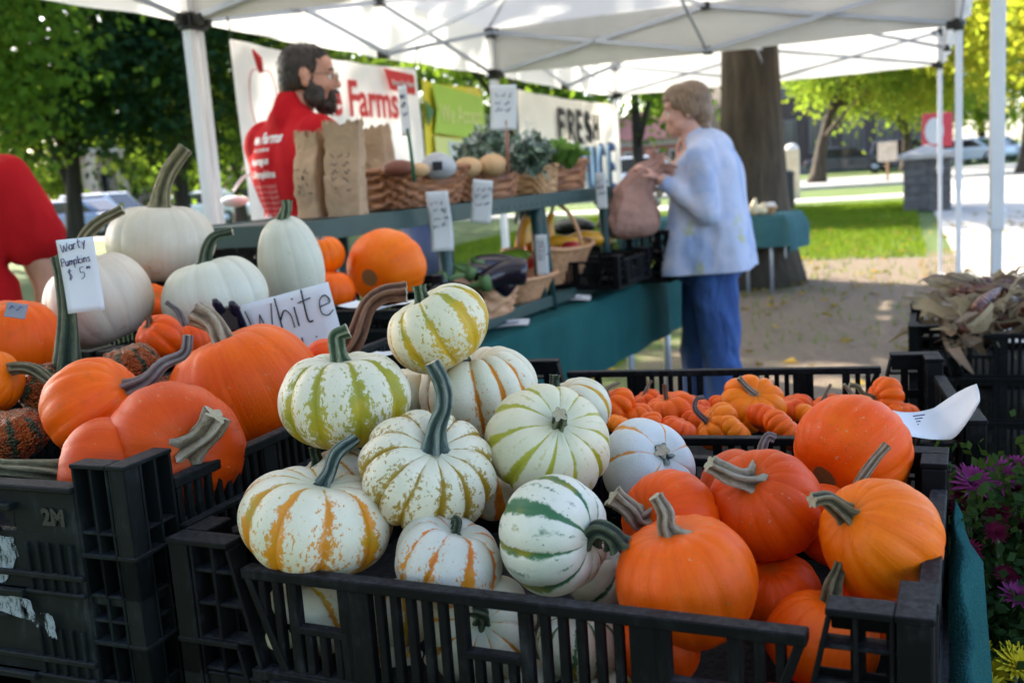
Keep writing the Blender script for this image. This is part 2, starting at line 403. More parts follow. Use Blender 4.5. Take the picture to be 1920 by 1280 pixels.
def ff(z): return frame((FC0.x, FC0.y, z), YF)
def fb(z): return frame((BC0.x, BC0.y, z), YB)
crA = make_crate(.617, .40, 'black slotted crate heaped with striped and orange pumpkins, upper one at the very front', CRG, ff(.885), M['crate'])
copy_tree(crA, None, ff(.795), label='black slotted crate directly under the front pumpkin crate', cat='crate', group=CRG)
copy_tree(crA, None, fb(.885), label='black slotted crate of miniature orange pumpkins behind the front crate', cat='crate', group=CRG)
copy_tree(crA, None, fb(.795), label='black slotted crate under the crate of miniature pumpkins', cat='crate', group=CRG)
LB = LC - SC * .40
crB = crate_b(.40, .60, 'dusty black crate with a hand hole and white paint smears, topmost of the left stack', CRG, fr(LB, .95), M['crate_grey'])
def text_mesh(s, size, depth_=.0005, bold=0.0, align='LEFT', shear=0.0, space=1.0, line=1.0):
    c = bpy.data.curves.new('lettering', 'FONT'); c.body = s; c.size = size; c.extrude = depth_; c.offset = bold; c.align_x = align; c.shear = shear; c.space_character = space; c.space_line = line
    c.resolution_u = 3; o = bpy.data.objects.new('lettering', c); COL.objects.link(o)
    dg = bpy.context.evaluated_depsgraph_get(); me = bpy.data.meshes.new_from_object(o.evaluated_get(dg)); me.name = 'lettering'; bpy.data.objects.remove(o); bpy.data.curves.remove(c); return me
# moulded mark on the end panel (front wall, local y outwards is -y)
TX = Matrix(((1, 0, 0, 0), (0, 0, -1, 0), (0, 1, 0, 0), (0, 0, 0, 1)))
link('moulded_mark', text_mesh('2M', .021, .0009, .0010), M['black_plastic'], crB, Matrix.Translation((.298, .0006, .0675)) @ TX)
t = NT('dried_white_paint'); al = t.step(t.noise(t.map(t.co(), (1, 1, .5)), 110, 5, .7), .40, .56); t.bsdf((.27, .30, .31), .8, t.bump(t.noise(t.co(), 200, 3), .4, .001), Alpha=al); paint = t.mat
def patch(parent, pts, y, name='paint_smear'):
    rg = random.Random(len(pts)); P = []
    for i in range(len(pts)):
        a, b = Vector(pts[i]), Vector(pts[(i + 1) % len(pts)])
        for k in range(6): q = a.lerp(b, k / 6) + Vector((rg.uniform(-1, 1), rg.uniform(-1, 1))) * .0012; P.append((q.x, q.y))
    MB().prism(P, y, y + .0008).build(name, paint, parent)
patch(crB, [(.205, .052), (.258, .053), (.262, .035), (.240, .006), (.226, .008)], -.0004)
lowB = copy_tree(crB, None, fr(LB, .8675), label='dusty black crate in the middle of the left stack', cat='crate', group=CRG)
for o in list(children(lowB)):
    if o.name.startswith(('paint', 'moulded')): bpy.data.objects.remove(o)
patch(lowB, [(.262, .078), (.272, .076), (.280, .050), (.270, .056), (.2, .066), (.21, .078)], -.0045); patch(lowB, [(.284, .066), (.298, .064), (.298, .042), (.288, .044)], -.0045)
for z, lab in ((.785, 'dusty black crate at the bottom of the left stack'),):
    q = copy_tree(lowB, None, fr(LB, z), label=lab, cat='crate', group=CRG)
    for o in list(children(q)):
        if o.name.startswith('paint'): bpy.data.objects.remove(o)
# crates behind the left stack that carry the white pumpkins
for (dx, dy, z, lab) in ((-.25, .64, .93, 'black crate under the white pumpkins, behind the left stack'), (-.25, .64, .84, 'black crate under the white pumpkin crate'), (-.66, .64, .93, 'black crate at the back left corner of the tables'), (-.45, .02, .93, 'black crate at the far left under the orange pumpkin with a sticker'),
                         (-.45, .02, .84, 'lower black crate at the far left of the table')):
    q = copy_tree(lowB, None, fr(LB, z, dx, dy), label=lab, cat='crate', group=CRG)
    for o in list(children(q)):
        if o.name.startswith('paint'): bpy.data.objects.remove(o)
for (dx, dy, z, lab) in ((-.50, 1.30, .935, 'black slotted crate under the round bright orange pumpkin'), (-.50, 1.30, .845, 'black slotted crate below the round bright orange pumpkin crate')):
    copy_tree(crA, None, frame((-.80, 2.25, z), .05), label=lab, cat='crate', group=CRG)
# corn stack on the ground at the right
CO = onz(1702, 618, .90); CO.z = 0
for i in range(9):
    z = .90 - .125 - i * .097
    copy_tree(crA, None, fr(CO, z + .008), label=('black crate heaped with dried corn, on top of the right hand stack' if i == 0 else 'black crate in the tall stack under the dried corn'), cat='crate', group='black crates stacked under the dried corn')
# ------------------------------------------------------------------ front table and cloth
tb = empty('folding_table', fr(FC0, 0), 'long folding table under a teal cloth that carries the pumpkin crates', 'table')
MB().box(-.92, .655, -.02, .86, .75, .772).build('table_top', M['wood'], tb, bevel=.004)
for x in (-.86, .60):
    for y in (.04, .80): MB().tube([(x, y, 0), (x, y, .749)], .014, 10).build('leg', M['grey_metal'], tb)
def drape(x0, x1, y0, y1, z, drops, seed, res=.03, r=.02, wav=.012):
    # top sheet plus hanging sides: height falls past the edge, with folds along it
    rg = random.Random(seed); ph = [rg.uniform(0, 6) for _ in range(6)]
    def axis(a, b, da, db):
        P = []
        if da: P += [(a, -t) for t in np.linspace(da, 0.012, max(3, int(da / .03)))]
        P += [(x, 0) for x in np.linspace(a, b, max(3, int((b - a) / .05)))]
        if db: P += [(b, t) for t in np.linspace(.012, db, max(3, int(db / .03)))]
        return P
    X = axis(x0, x1, drops[0], drops[1]); Y = axis(y0, y1, drops[2], drops[3]); rows = []
    for (y, ey) in Y:
        row = []
        for (x, ex) in X:
            h = max(abs(ex), abs(ey)); ox = oy = 0.0; amp = wav * min(1, h / .15)
            if ex: ox = (1 if ex > 0 else -1) * (.008 + amp * (1.2 + math.sin(y * 17 + ph[0]) + .6 * math.sin(y * 41 + ph[1])))
            if ey: oy = (1 if ey > 0 else -1) * (.008 + amp * (1.2 + math.sin(x * 17 + ph[2]) + .6 * math.sin(x * 41 + ph[3])))
            if ex and ey: k = .5; h = max(abs(ex), abs(ey)) * .98; ox += k * .06 * min(1, h / .1) * (1 if ex > 0 else -1); oy += k * .06 * min(1, h / .1) * (1 if ey > 0 else -1)
            row.append((x + ox, y + oy, z - (h - .004 if h > 0 else 0) + (0 if h else .001 * math.sin(x * 30 + ph[4]) * math.sin(y * 26 + ph[5]))))
        rows.append(row)
    return MB().grid(rows)
c = drape(-.94, .675, -.04, .88, .7765, (.45, .5, .5, .4), 4).build('table_cloth', M['teal'], None, fr(FC0, 0)); tag(c, 'teal cloth draped over the long table under the pumpkin crates', 'tablecloth')
tb2 = empty('folding_table', fr(FC0, 0), 'second folding table behind, under the crates of white pumpkins at the left', 'table')
MB().box(-1.2, -.36, .95, 1.80, .75, .772).build('table_top', M['wood'], tb2, bevel=.004)
for x in (-1.15, -.40):
    for y in (1.0, 1.75): MB().tube([(x, y, 0), (x, y, .749)], .014, 10).build('leg', M['grey_metal'], tb2)
P = []
for j in range(25):
    f = j / 24; row = []; zt = .845 + .115 * f + .006 * math.sin(f * 19); ox = .036 * (1 - f) + .004 * math.sin(f * 25) + .006
    for i in range(13):
        g = i / 12
        if g < .4: q = g / .4; x = .619 + ox * q; z = zt - .02 * (1 - q) ** 2 + .004 * math.sin(q * 3.1)
        else: q = (g - .4) / .6; x = .619 + ox + .012 * math.sin(q * 2.2 + f * 9) + .02 * q; z = zt - .30 * q - .012 * (1 - math.exp(-q * 9))
        row.append((x, -.02 + .40 * f, z))
    P.append(row)
tag(MB().grid(P).build('table_cloth', M['teal'], None, ff(0)), 'teal cloth bunched up against the right side of the front crate', 'tablecloth')
def stripe_mat(name, base, ca, cb, width=.16, rag=.25, speck=.5, seed=0, mixb=.5, second=0.0, lowbias=.5):
    t = NT(name); o = t.map(t.co(), loc=(seed * 3.1, seed * 1.7, seed)); uv = t.sep(t.co('UV')); u, v = uv[0], uv[1]
    nz = t.m('MULTIPLY', t.m('SUBTRACT', t.noise(o, 6.0, 8, .72, .3), .5), 2.6); nf = t.noise(t.map(o, (1, 1, .6)), 15, 4, .7)
    uu = t.m('ADD', u, t.m('MULTIPLY', t.m('SUBTRACT', t.noise(o, 2.2, 2), .5), .22))
    fr = t.m('SUBTRACT', .5, t.m('ABSOLUTE', t.m('SUBTRACT', t.m('FRACT', uu), .5)))
    w = t.new('ShaderNodeTexWhiteNoise', noise_dimensions='1D'); t.put(w.inputs[1], t.m('ADD', t.m('FLOOR', t.m('ADD', uu, .5)), seed * 7.3))
    wv = t.m('MULTIPLY', t.m('MULTIPLY', t.m('ADD', .35, t.m('MULTIPLY', t.step(v, .05, .55), .85)), width), t.m('ADD', .35, t.m('MULTIPLY', w.outputs[0], 1.0)))
    d = t.m('ADD', fr, t.m('MULTIPLY', nz, t.m('MULTIPLY', rag, t.m('ADD', .35, t.m('MULTIPLY', v, 1.1)))))
    mask = t.m('SUBTRACT', 1.0, t.step(t.m('SUBTRACT', d, wv), -.034, .034))
    mask = t.m('MULTIPLY', mask, t.step(v, .02, .09)); mask = t.m('MULTIPLY', mask, t.m('SUBTRACT', 1.0, t.step(v, .86, .97)))
    if second:      # thinner broken stripes in between
        d2 = t.m('ADD', t.m('ABSOLUTE', t.m('SUBTRACT', t.m('FRACT', uu), .5)), t.m('MULTIPLY', nz, .25))
        m2 = t.m('MULTIPLY', t.m('SUBTRACT', 1.0, t.step(d2, .03, .07)), t.step(t.noise(o, 3, 2), .5, .6)); mask = t.m('MAXIMUM', mask, t.m('MULTIPLY', m2, second))
    near = t.m('SUBTRACT', 1.0, t.step(fr, .1, .45))
    thr = t.m('SUBTRACT', .70 - .07 * speck, t.m('ADD', t.m('MULTIPLY', near, .085 * speck), t.m('MULTIPLY', t.step(v, .25, .75), .11 * speck * lowbias * 2)))
    sp = t.step(t.m('SUBTRACT', nf, thr), 0.0, .02)
    sp = t.m('MULTIPLY', sp, t.step(v, .1, .25)); mask = t.m('MAXIMUM', mask, t.m('MULTIPLY', sp, .9))
    fine = t.step(t.noise(t.map(o, (1, 1, .5)), 55, 2, .5), .69, .73)
    b2 = tuple(x * y for x, y in zip(base, (.88, .9, .84))); b3 = tuple(min(.8, x * y) for x, y in zip(base, (1.04, 1.0, .98)))
    bc = t.ramp(t.noise(o, 1.6, 4), [(.35, b2), (.65, b3)])
    bc = t.mix(t.m('MULTIPLY', fine, .45), bc, (.38, .37, .2))
    bc = t.mix(t.m('MULTIPLY', t.step(t.noise(o, 3.5, 5, .7), .6, .72), .35), bc, (.52, .47, .38))
    bc = t.mix(t.m('MULTIPLY', t.m('SUBTRACT', 1.0, t.step(v, 0.02, .16)), .4), bc, (.5, .52, .36))
    col = t.mix(t.step(t.m('ADD', t.noise(o, 1.3, 2), t.m('MULTIPLY', t.m('SUBTRACT', v, .45), .55)), mixb - .1, mixb + .1), ca, cb)
    col = t.mix(t.m('MULTIPLY', t.step(nf, .5, .8), .35), col, tuple(x * .6 for x in ca))
    nm = t.bump(t.m('ADD', t.noise(o, 30, 4, .6), t.m('MULTIPLY', mask, .25)), .16, .02)
    t.bsdf(t.mix(mask, bc, col), t.m('ADD', .3, t.m('MULTIPLY', t.noise(o, 9, 3), .22)), nm, Specular_IOR_Level=.45, Subsurface_Weight=.06, Subsurface_Radius=(.004, .003, .002), Subsurface_Scale=.5)
    return t.mat
def orange_mat(name, a, b, streak=.5, scar=.5, rough=.37, seed=0, end_scar=True):
    a = (min(.9, a[0] * 1.4), a[1] * .78, a[2] * .15); b = (min(.96, b[0] * 1.36), b[1] * .80, b[2] * .15)
    t = NT(name); o = t.map(t.co(), loc=(seed * 2.3, seed, 0)); uv = t.sep(t.co('UV')); u, v = uv[0], uv[1]
    st = t.noise(t.comb(t.m('MULTIPLY', u, 7.0), t.m('MULTIPLY', v, 2.2), seed), 1.0, 5, .65)
    f = t.m('ADD', t.m('MULTIPLY', st, streak), t.m('MULTIPLY', t.noise(o, 1.4, 3), 1.0 - streak))
    c = t.ramp(f, [(.32, a), (.66, b)])
    c = t.mix(t.m('MULTIPLY', t.m('MULTIPLY', t.step(t.noise(o, .9, 4, .6), .52, .72), t.step(v, .3, .8)), .45), c, (.92, .22, .006))       # paler ground side
    c = t.mix(t.m('MULTIPLY', t.step(t.noise(t.map(o, (1, 1, .7)), 12, 4, .65), .655, .685), scar), c, (.60, .36, .17))        # corky flecks
    c = t.mix(t.m('MULTIPLY', t.step(t.noise(o, 26, 2), .66, .71), .6 * scar), c, (.16, .10, .04))
    c = t.mix(t.m('MULTIPLY', t.step(t.noise(o, 4, 6, .75), .52, .72), .35), c, (.52, .10, .006))
    c = t.mix(t.m('MULTIPLY', t.m('SUBTRACT', 1.0, t.step(v, .0, .1)), .35), c, (.30, .16, .02))
    if end_scar: c = t.mix(t.step(v, .935, .95), c, (.23, .12, .045))
    h = t.m('ADD', t.noise(o, 40, 3), t.m('MULTIPLY', st, 1.6))
    t.bsdf(c, t.m('ADD', rough - .08, t.m('MULTIPLY', t.noise(o, 7, 4), .25)), t.bump(h, .14, .02), Specular_IOR_Level=.22)
    return t.mat
def ghost_mat(name, a, b, blotch=.5, seed=0):
    t = NT(name); o = t.map(t.co(), loc=(seed, seed * 2.1, 0)); uv = t.sep(t.co('UV')); u, v = uv[0], uv[1]
    st = t.noise(t.comb(t.m('MULTIPLY', u, 5.0), t.m('MULTIPLY', v, 2.0), seed), 1.0, 4, .6)
    c = t.ramp(t.m('ADD', t.m('MULTIPLY', st, .5), t.m('MULTIPLY', t.noise(o, 1.3, 3), .5)), [(.35, a), (.65, b)])
    c = t.mix(t.m('MULTIPLY', t.m('MULTIPLY', t.step(t.noise(o, 2.3, 5, .65), .56, .7), t.step(v, .35, .75)), blotch), c, (.52, .27, .10))
    c = t.mix(t.m('MULTIPLY', t.step(t.noise(t.map(o, (1, 1, .6)), 12, 3, .6), .70, .73), .6), c, (.36, .25, .13))
    t.bsdf(c, .38, t.bump(t.noise(o, 30, 3), .12, .02), Specular_IOR_Level=.45, Subsurface_Weight=.08, Subsurface_Radius=(.006, .004, .002), Subsurface_Scale=.5)
    return t.mat
def warty_mat(name, seed=0):
    t = NT(name); o = t.map(t.co(), loc=(seed, seed * 1.3, 0)); uv = t.sep(t.co('UV'))
    nz = t.m('SUBTRACT', t.noise(o, 6, 6, .7), .5); fr = t.m('ABSOLUTE', t.m('SUBTRACT', t.m('FRACT', uv[0]), .5))
    mask = t.m('SUBTRACT', 1.0, t.step(t.m('ADD', fr, t.m('MULTIPLY', nz, 1.3)), .1, .17))
    c = t.mix(mask, t.ramp(t.noise(o, 3, 3), [(.35, (.5, .08, .012)), (.65, (.68, .15, .02))]), t.ramp(t.noise(o, 14, 3), [(.35, (.02, .045, .02)), (.7, (.10, .14, .05))]))
    wv = t.vor(o, 13, rnd=1.0); t.bsdf(c, .4, t.bump(t.m('SUBTRACT', 1.0, wv), .8, .08)); return t.mat
def stem_mat(name, a, b, c):
    t = NT(name); uv = t.sep(t.co('UV')); rdg = t.m('MULTIPLY', t.m('COSINE', t.m('MULTIPLY', uv[0], 6.28318)), .17); st = t.noise(t.comb(t.m('MULTIPLY', uv[0], 4.0), t.m('MULTIPLY', uv[1], 1.6)), 1.0, 5, .7)
    n = t.noise(t.co(), 5, 4)
    col = t.ramp(t.m('ADD', rdg, t.m('ADD', t.m('MULTIPLY', st, .75), t.m('MULTIPLY', n, .3))), [(.32, a), (.52, b), (.74, c)])
    t.bsdf(col, .6, t.bump(t.m('ADD', st, t.m('MULTIPLY', t.noise(t.co(), 60, 3), .3)), .8, .018)); return t.mat
SM = {'green': stem_mat('green_stem', (.026, .055, .024), (.085, .145, .06), (.40, .44, .27)),
      'bluegreen': stem_mat('blue_green_stem', (.018, .04, .034), (.07, .12, .098), (.42, .47, .38)),
      'tan': stem_mat('dry_tan_stem', (.13, .09, .055), (.38, .28, .17), (.66, .56, .41)),
      'olive': stem_mat('olive_stem', (.05, .047, .02), (.18, .155, .07), (.46, .38, .22)),
      'brown': stem_mat('red_brown_stem', (.10, .04, .02), (.30, .12, .055), (.48, .25, .13)),
      'grey': stem_mat('grey_purple_stem', (.10, .075, .068), (.27, .21, .195), (.46, .39, .37)),
      'dark': stem_mat('dark_green_stem', (.011, .025, .014), (.04, .068, .034), (.18, .21, .11))}
CUT = simple('cut_stem_end', (.42, .36, .24), .8, .3, 60)
def pumpkin_mesh(name, N, flat, groove, seed, dt=.16, db=.08, lump=.03, pear=0.0, warts=0.0, res=12, sharp=.55):
    rg = np.random.RandomState(seed); nu = N * res; nv = max(36, 4 * res)
    wid = 1 + rg.uniform(-.22, .22, N); edges = np.concatenate([[0], np.cumsum(wid)]); edges = edges / edges[-1] * 2 * np.pi
    U = np.linspace(0, N, nu + 1); k = np.minimum(U.astype(int), N - 1); q = U - k
    phi = edges[k] + q * (edges[k + 1] - edges[k]); amp = groove * (1 + rg.uniform(-.35, .35, N + 1)); amp[N] = amp[0]
    e = np.where(q < .5, amp[k], amp[(k + 1) % N]); prof = np.sin(np.pi * q) ** sharp
    th = np.linspace(0, np.pi, nv + 1)[:, None]; v = th / np.pi
    sn = np.sin(th)
    lobe = 1 - e[None, :] * (1 - prof[None, :]) * np.clip(sn * 1.5, 0, 1) ** .6
    p = [rg.uniform(0, 6.28) for _ in range(6)]
    lp = 1 + lump * (np.sin(phi[None, :] + p[0]) * sn + .7 * np.sin(2 * phi[None, :] + p[1] + th * 1.5) * sn + .4 * np.sin(3 * phi[None, :] + 2 * th + p[2]) * sn)
    r = np.maximum(sn, 0) ** .88 * lobe * lp * (1 + pear * (-np.cos(th)) * .5)
    # shoulders of each rib rise a little above the groove
    z = flat * np.cos(th) * (1 + .5 * lump * np.sin(2 * phi[None, :] + p[3]) * sn) - dt * np.exp(-(th / .42) ** 2) + db * np.exp(-((np.pi - th) / .38) ** 2)
    z = z + groove * .5 * (prof[None, :] - .6) * np.exp(-((th - .55) / .35) ** 2) * flat
    x = r * np.cos(phi[None, :]); y = r * np.sin(phi[None, :]); V = np.stack([x, y, z + 0 * x], -1)
    if warts:
        W = V.reshape(-1, 3); f = np.zeros(len(W)); C = rg.normal(size=(150, 3)); C /= np.linalg.norm(C, axis=1)[:, None]; C[:, 2] *= flat
        for c in C: f += np.exp(-((W - c) ** 2).sum(1) / (.07 * rg.uniform(.6, 1.3)) ** 2)
        V = (W * (1 + warts * np.minimum(f, 1.2))[:, None]).reshape(V.shape)
    Vf = V.reshape(-1, 3); uv = np.stack([np.broadcast_to(U[None, :], r.shape), np.broadcast_to(v, r.shape)], -1).reshape(-1, 2)
    j, i = np.meshgrid(np.arange(nv), np.arange(nu), indexing='ij'); a = j * (nu + 1) + i
    Q = np.stack([a, a + nu + 1, a + nu + 2, a + 1], -1).reshape(-1, 4)
    me = np_mesh(name, Vf, Q, uv); me.polygons.foreach_set('use_smooth', [True] * len(me.polygons)); return me
def spline(pts, n=16):
    P = [Vector(p) for p in pts]; P = [P[0] * 2 - P[1]] + P + [P[-1] * 2 - P[-2]]; out = []; m = len(P) - 3
    for i in range(n + 1):
        s = i / n * m; k = min(int(s), m - 1); f = s - k; a, b, c, d = P[k:k + 4]
        out.append(.5 * ((2 * b) + (c - a) * f + (2 * a - 5 * b + 4 * c - d) * f * f + (3 * b - a - 3 * c + d) * f ** 3))
    return out
def stem_mesh(name, pts, r0, r1, flare=.7, ridges=5, twist=.6, seed=0, tipflare=.15, amp=.25):
    rg = random.Random(seed); P = spline(pts, 18); n = ridges * 5; mb = MB(); rows = []; uvs = []
    L = [0]; ra = [rg.uniform(.45, 1.5) for _ in range(ridges)]
    for i in range(1, len(P)): L.append(L[-1] + (P[i] - P[i - 1]).length)
    u = None; ph = [rg.uniform(0, 6) for _ in range(4)]
    for i, p in enumerate(P):
        s = L[i] / L[-1]; d = (P[min(i + 1, len(P) - 1)] - P[max(i - 1, 0)]).normalized()
        if u is None:
            u = d.cross(Vector((.3, .9, .1)))
        u = (u - d * u.dot(d)).normalized(); w = d.cross(u)
        rr = (r0 * (1 - s) + r1 * s) * (1 + flare * math.exp(-s / .1) + tipflare * max(0, (s - .85) / .15) ** 2 + .05 * math.sin(9 * s + ph[0]))
        row = []; uvr = []
        for k in range(n + 1):
            a = 2 * math.pi * k / n + twist * s
            R_ = rr * (1 + amp * ra[int((k / n * ridges) + .5) % ridges] * (1 + .6 * math.exp(-s / .12)) * math.cos(ridges * (a - twist * s)) + .06 * math.sin(2 * a + ph[1] + 2 * s))
            row.append(p + u * (R_ * math.cos(a)) + w * (R_ * math.sin(a))); uvr.append((k / n * ridges, s * 2))
        rows.append(row); uvs.append(uvr)
    mb.grid(rows, uv=uvs)
    e = rows[-1][:-1]; c = sum(e, Vector()) / len(e); dd = (P[-1] - P[-2]).normalized() * r1 * .12
    mb.add([x + dd * rg.uniform(-.6, .9) for x in e] + [c - dd], [(i, (i + 1) % n, n) for i in range(n)], mi=1)
    return mb.mesh(name)
PUMP = []
def pumpkin(label, c, r, d, pole, mat, name='striped_pumpkin', N=11, flat=.8, groove=.09, stem=None, sm='green', sr=(.1, .08), sign=1, front=1,
            group=None, lump=.03, dt=.16, db=.08, spin=None, cat='pumpkin', flare=.7, seed=None, res=12, pear=0, warts=0, sharp=.55, sflare=.15, ridges=5):
    seed = seed if seed is not None else len(PUMP) * 13 + 5
    Rm = r * d / F; C = at(c[0], c[1], d); pl = (flat - dt) if sign > 0 else (flat - db)
    ax = (pole[0] - c[0]) / (r * pl); ay = -(pole[1] - c[1]) / (r * pl); n = math.hypot(ax, ay)
    if n > .985: ax, ay, n = ax / n * .985, ay / n * .985, .985
    A = (IX * ax + IY * ay - FW * (math.sqrt(1 - n * n) * front)).normalized()
    Z = A * sign; rg = random.Random(seed); X = Z.orthogonal().normalized(); Y = Z.cross(X)
    Mx = Matrix.Translation(C) @ Matrix((X, Y, Z)).transposed().to_4x4() @ Matrix.Rotation(spin if spin is not None else rg.uniform(0, 6.28), 4, 'Z') @ Matrix.Scale(Rm, 4)
    o = link(name, pumpkin_mesh(name, N, flat, groove, seed, dt, db, lump, pear, warts, res, sharp), mat); o.matrix_world = Mx
    tag(o, label, cat, group); PUMP.append((label, C, Rm))
    if stem:
        P0 = C + A * (Rm * (pl - .03)); d0 = depth(P0); inv = Mx.inverted()
        pts = [inv @ (P0 - A * Rm * .04)] + [inv @ at(x, y, d0 + (q[0] if q else 0) * Rm) for x, y, *q in stem]
        link('stem', stem_mesh('stem', pts, sr[0], sr[1], flare, ridges, rg.uniform(-.8, .8), seed, sflare), [SM[sm], CUT], o)
    return o
CREAM = (.76, .69, .49); WHITE = (.77, .70, .54); COOL = (.73, .71, .60)
OL = (.34, .31, .015); OLY = (.42, .39, .03); MUS = (.60, .37, .012); ORG = (.70, .25, .008); DEEP = (.66, .17, .006); BRN = (.36, .22, .012); GRN = (.035, .14, .05)
G1 = 'white striped pumpkins piled in the front crate'
def W(label, *a, **k): k.setdefault('group', G1); k.setdefault('res', 14); return pumpkin(label, *a, **k)
W('small cream pumpkin with mustard stripes at the very top of the pile', (820, 617), 98, 1.04, (788, 562), stripe_mat('stripes_mustard', CREAM, OL, MUS, .16, .28, .8, 1, .42, lowbias=.7), N=10, flat=.80, groove=.07,
  stem=[(787, 548, .0), (784, 536)], sm='green', sr=(.12, .10), flare=.9, spin=.2, dt=.2)
W('cream pumpkin with olive green stripes on the upper left of the pile', (645, 748), 127, .985, (640, 668), stripe_mat('stripes_olive', WHITE, OL, (.50, .36, .012), .17, .40, 1.15, 2, .55), N=10, flat=.73, groove=.11,
  stem=[(631, 645, .1), (632, 628, .1), (652, 618, .1)], sm='green', sr=(.11, .09), flare=.5)
W('white pumpkin with thin orange stripes right below the topmost one', (893, 735), 114, 1.075, (880, 672), stripe_mat('stripes_thin_orange', WHITE, ORG, MUS, .095, .12, .45, 3, .75, lowbias=.9), N=12, flat=.76, groove=.13,
  stem=[(862, 682, -.2), (845, 688, -.3)], sm='dark', sr=(.07, .05), dt=.24)
W('white pumpkin with brown stripes and a tall curved green stem', (800, 884), 131, .905, (818, 838), stripe_mat('stripes_brown', WHITE, BRN, (.46, .26, .012), .12, .30, 1.2, 4, .6), N=12, flat=.70, groove=.12,
  stem=[(818, 800, .0), (832, 760, -.05), (828, 720, -.05), (808, 680, -.1)], sm='bluegreen', sr=(.115, .095), flare=.75, sflare=0, dt=.2)
W('biggest white pumpkin with bright orange stripes at the lower left front', (593, 977), 146, .89, (606, 902), stripe_mat('stripes_orange', WHITE, (.50, .30, .012), ORG, .14, .36, .95, 5, .36), N=11, flat=.66, groove=.10,
  stem=[(618, 885, .15), (632, 850, .2), (668, 822, .35)], sm='bluegreen', sr=(.09, .075), flare=.5, sflare=0, dt=.16)
W('small white pumpkin with red orange stripes low behind the front rail', (838, 1050), 104, .855, (858, 985), stripe_mat('stripes_red_orange', (.66, .63, .55), DEEP, ORG, .13, .34, .7, 6, .5, lowbias=.8), N=9, flat=.80, groove=.09, dt=.24,
  stem=[(858, 978, .1), (850, 972, .15)], sm='dark', sr=(.09, .07))
W('cream pumpkin with yellow green stripes facing the camera stem first', (1028, 828), 117, .945, (1046, 790), stripe_mat('stripes_yellow_green', CREAM, OLY, (.46, .42, .03), .14, .16, .4, 7, .6, second=.5), N=11, flat=.78, groove=.075,
  stem=[(1050, 782, -.25), (1049, 776, -.45)], sm='green', sr=(.11, .09), flare=.5, dt=.15)
W('white pumpkin with dark green stripes lying on its side, stem to the right', (1040, 1000), 112, .835, (1105, 1003), stripe_mat('stripes_green', COOL, GRN, (.28, .24, .015), .125, .16, .35, 8, .62, second=.8, lowbias=.2), N=9, flat=.86, groove=.08,
  stem=[(1122, 992, -.2), (1146, 1003, -.25), (1160, 1022, -.2)], sm='dark', sr=(.12, .16), flare=.6, sflare=.3, dt=.12, spin=.3)
W('bluish white pumpkin with a broken off stem at the right of the pile', (1216, 878), 95, 1.03, (1240, 850), stripe_mat('stripes_sparse', (.64, .67, .66), ORG, MUS, .07, .1, .12, 9, .6), N=7, flat=.74, groove=.06,
  stem=[(1240, 846, -.04), (1241, 844, -.08)], sm='bluegreen', sr=(.10, .12), flare=1.2, dt=.15)
W('white pumpkin with orange stripes at the back right of the pile', (1072, 776), 76, 1.13, (1042, 735), stripe_mat('stripes_fine', WHITE, MUS, ORG, .10, .12, .25, 10, .5), N=13, flat=.80, groove=.11,
  stem=[(1040, 720), (1041, 703)], sm='dark', sr=(.12, .11), dt=.2)
W('white pumpkin mostly hidden behind the biggest striped one', (622, 905), 80, .985, (592, 862), stripe_mat('stripes_hidden', WHITE, BRN, ORG, .1, .2, .4, 11), N=10, flat=.75, groove=.09,
  stem=[(590, 850), (588, 838)], sm='dark', sr=(.12, .1))
W('green striped white pumpkin under the one lying on its side', (1118, 1075), 72, .92, (1150, 1045), stripe_mat('stripes_green_b', COOL, GRN, GRN, .08, .15, .3, 12), N=9, flat=.8, groove=.08)
W('pumpkin in the gap between the brown and the yellow green striped ones', (930, 925), 58, .99, (930, 890), stripe_mat('stripes_gap', (.66, .6, .5), ORG, DEEP, .18, .2, .3, 13), N=9, flat=.8, groove=.1)
W('pale pumpkin showing in the gap under the topmost one', (772, 735), 60, 1.10, (770, 690), stripe_mat('stripes_pale', WHITE, OL, MUS, .08, .2, .5, 14), N=10, flat=.8, groove=.08)
W('cream pumpkin at the bottom left seen through the front slots', (585, 1150), 100, .915, (560, 1090), stripe_mat('stripes_low', CREAM, MUS, ORG, .13, .2, .4, 15), N=10, flat=.8, groove=.09)
W('white pumpkin at the bottom with its dark stem behind the front slots', (905, 1180), 108, .855, (905, 1150), stripe_mat('stripes_low_b', WHITE, ORG, DEEP, .11, .2, .3, 16), N=10, flat=.8, groove=.09,
  stem=[(905, 1150, -.25), (880, 1140, -.4)], sm='dark', sr=(.1, .1))
W('striped pumpkin behind the slots below the small red orange striped one', (742, 1150), 78, .925, (740, 1100), stripe_mat('stripes_low_c', WHITE, ORG, MUS, .12, .2, .5, 17), N=10, flat=.8, groove=.09)
W('white pumpkin low at the right end of the striped ones behind the slots', (1085, 1205), 82, .845, (1085, 1150), stripe_mat('stripes_low_d', WHITE, GRN, BRN, .1, .2, .5, 18), N=10, flat=.8, groove=.09)
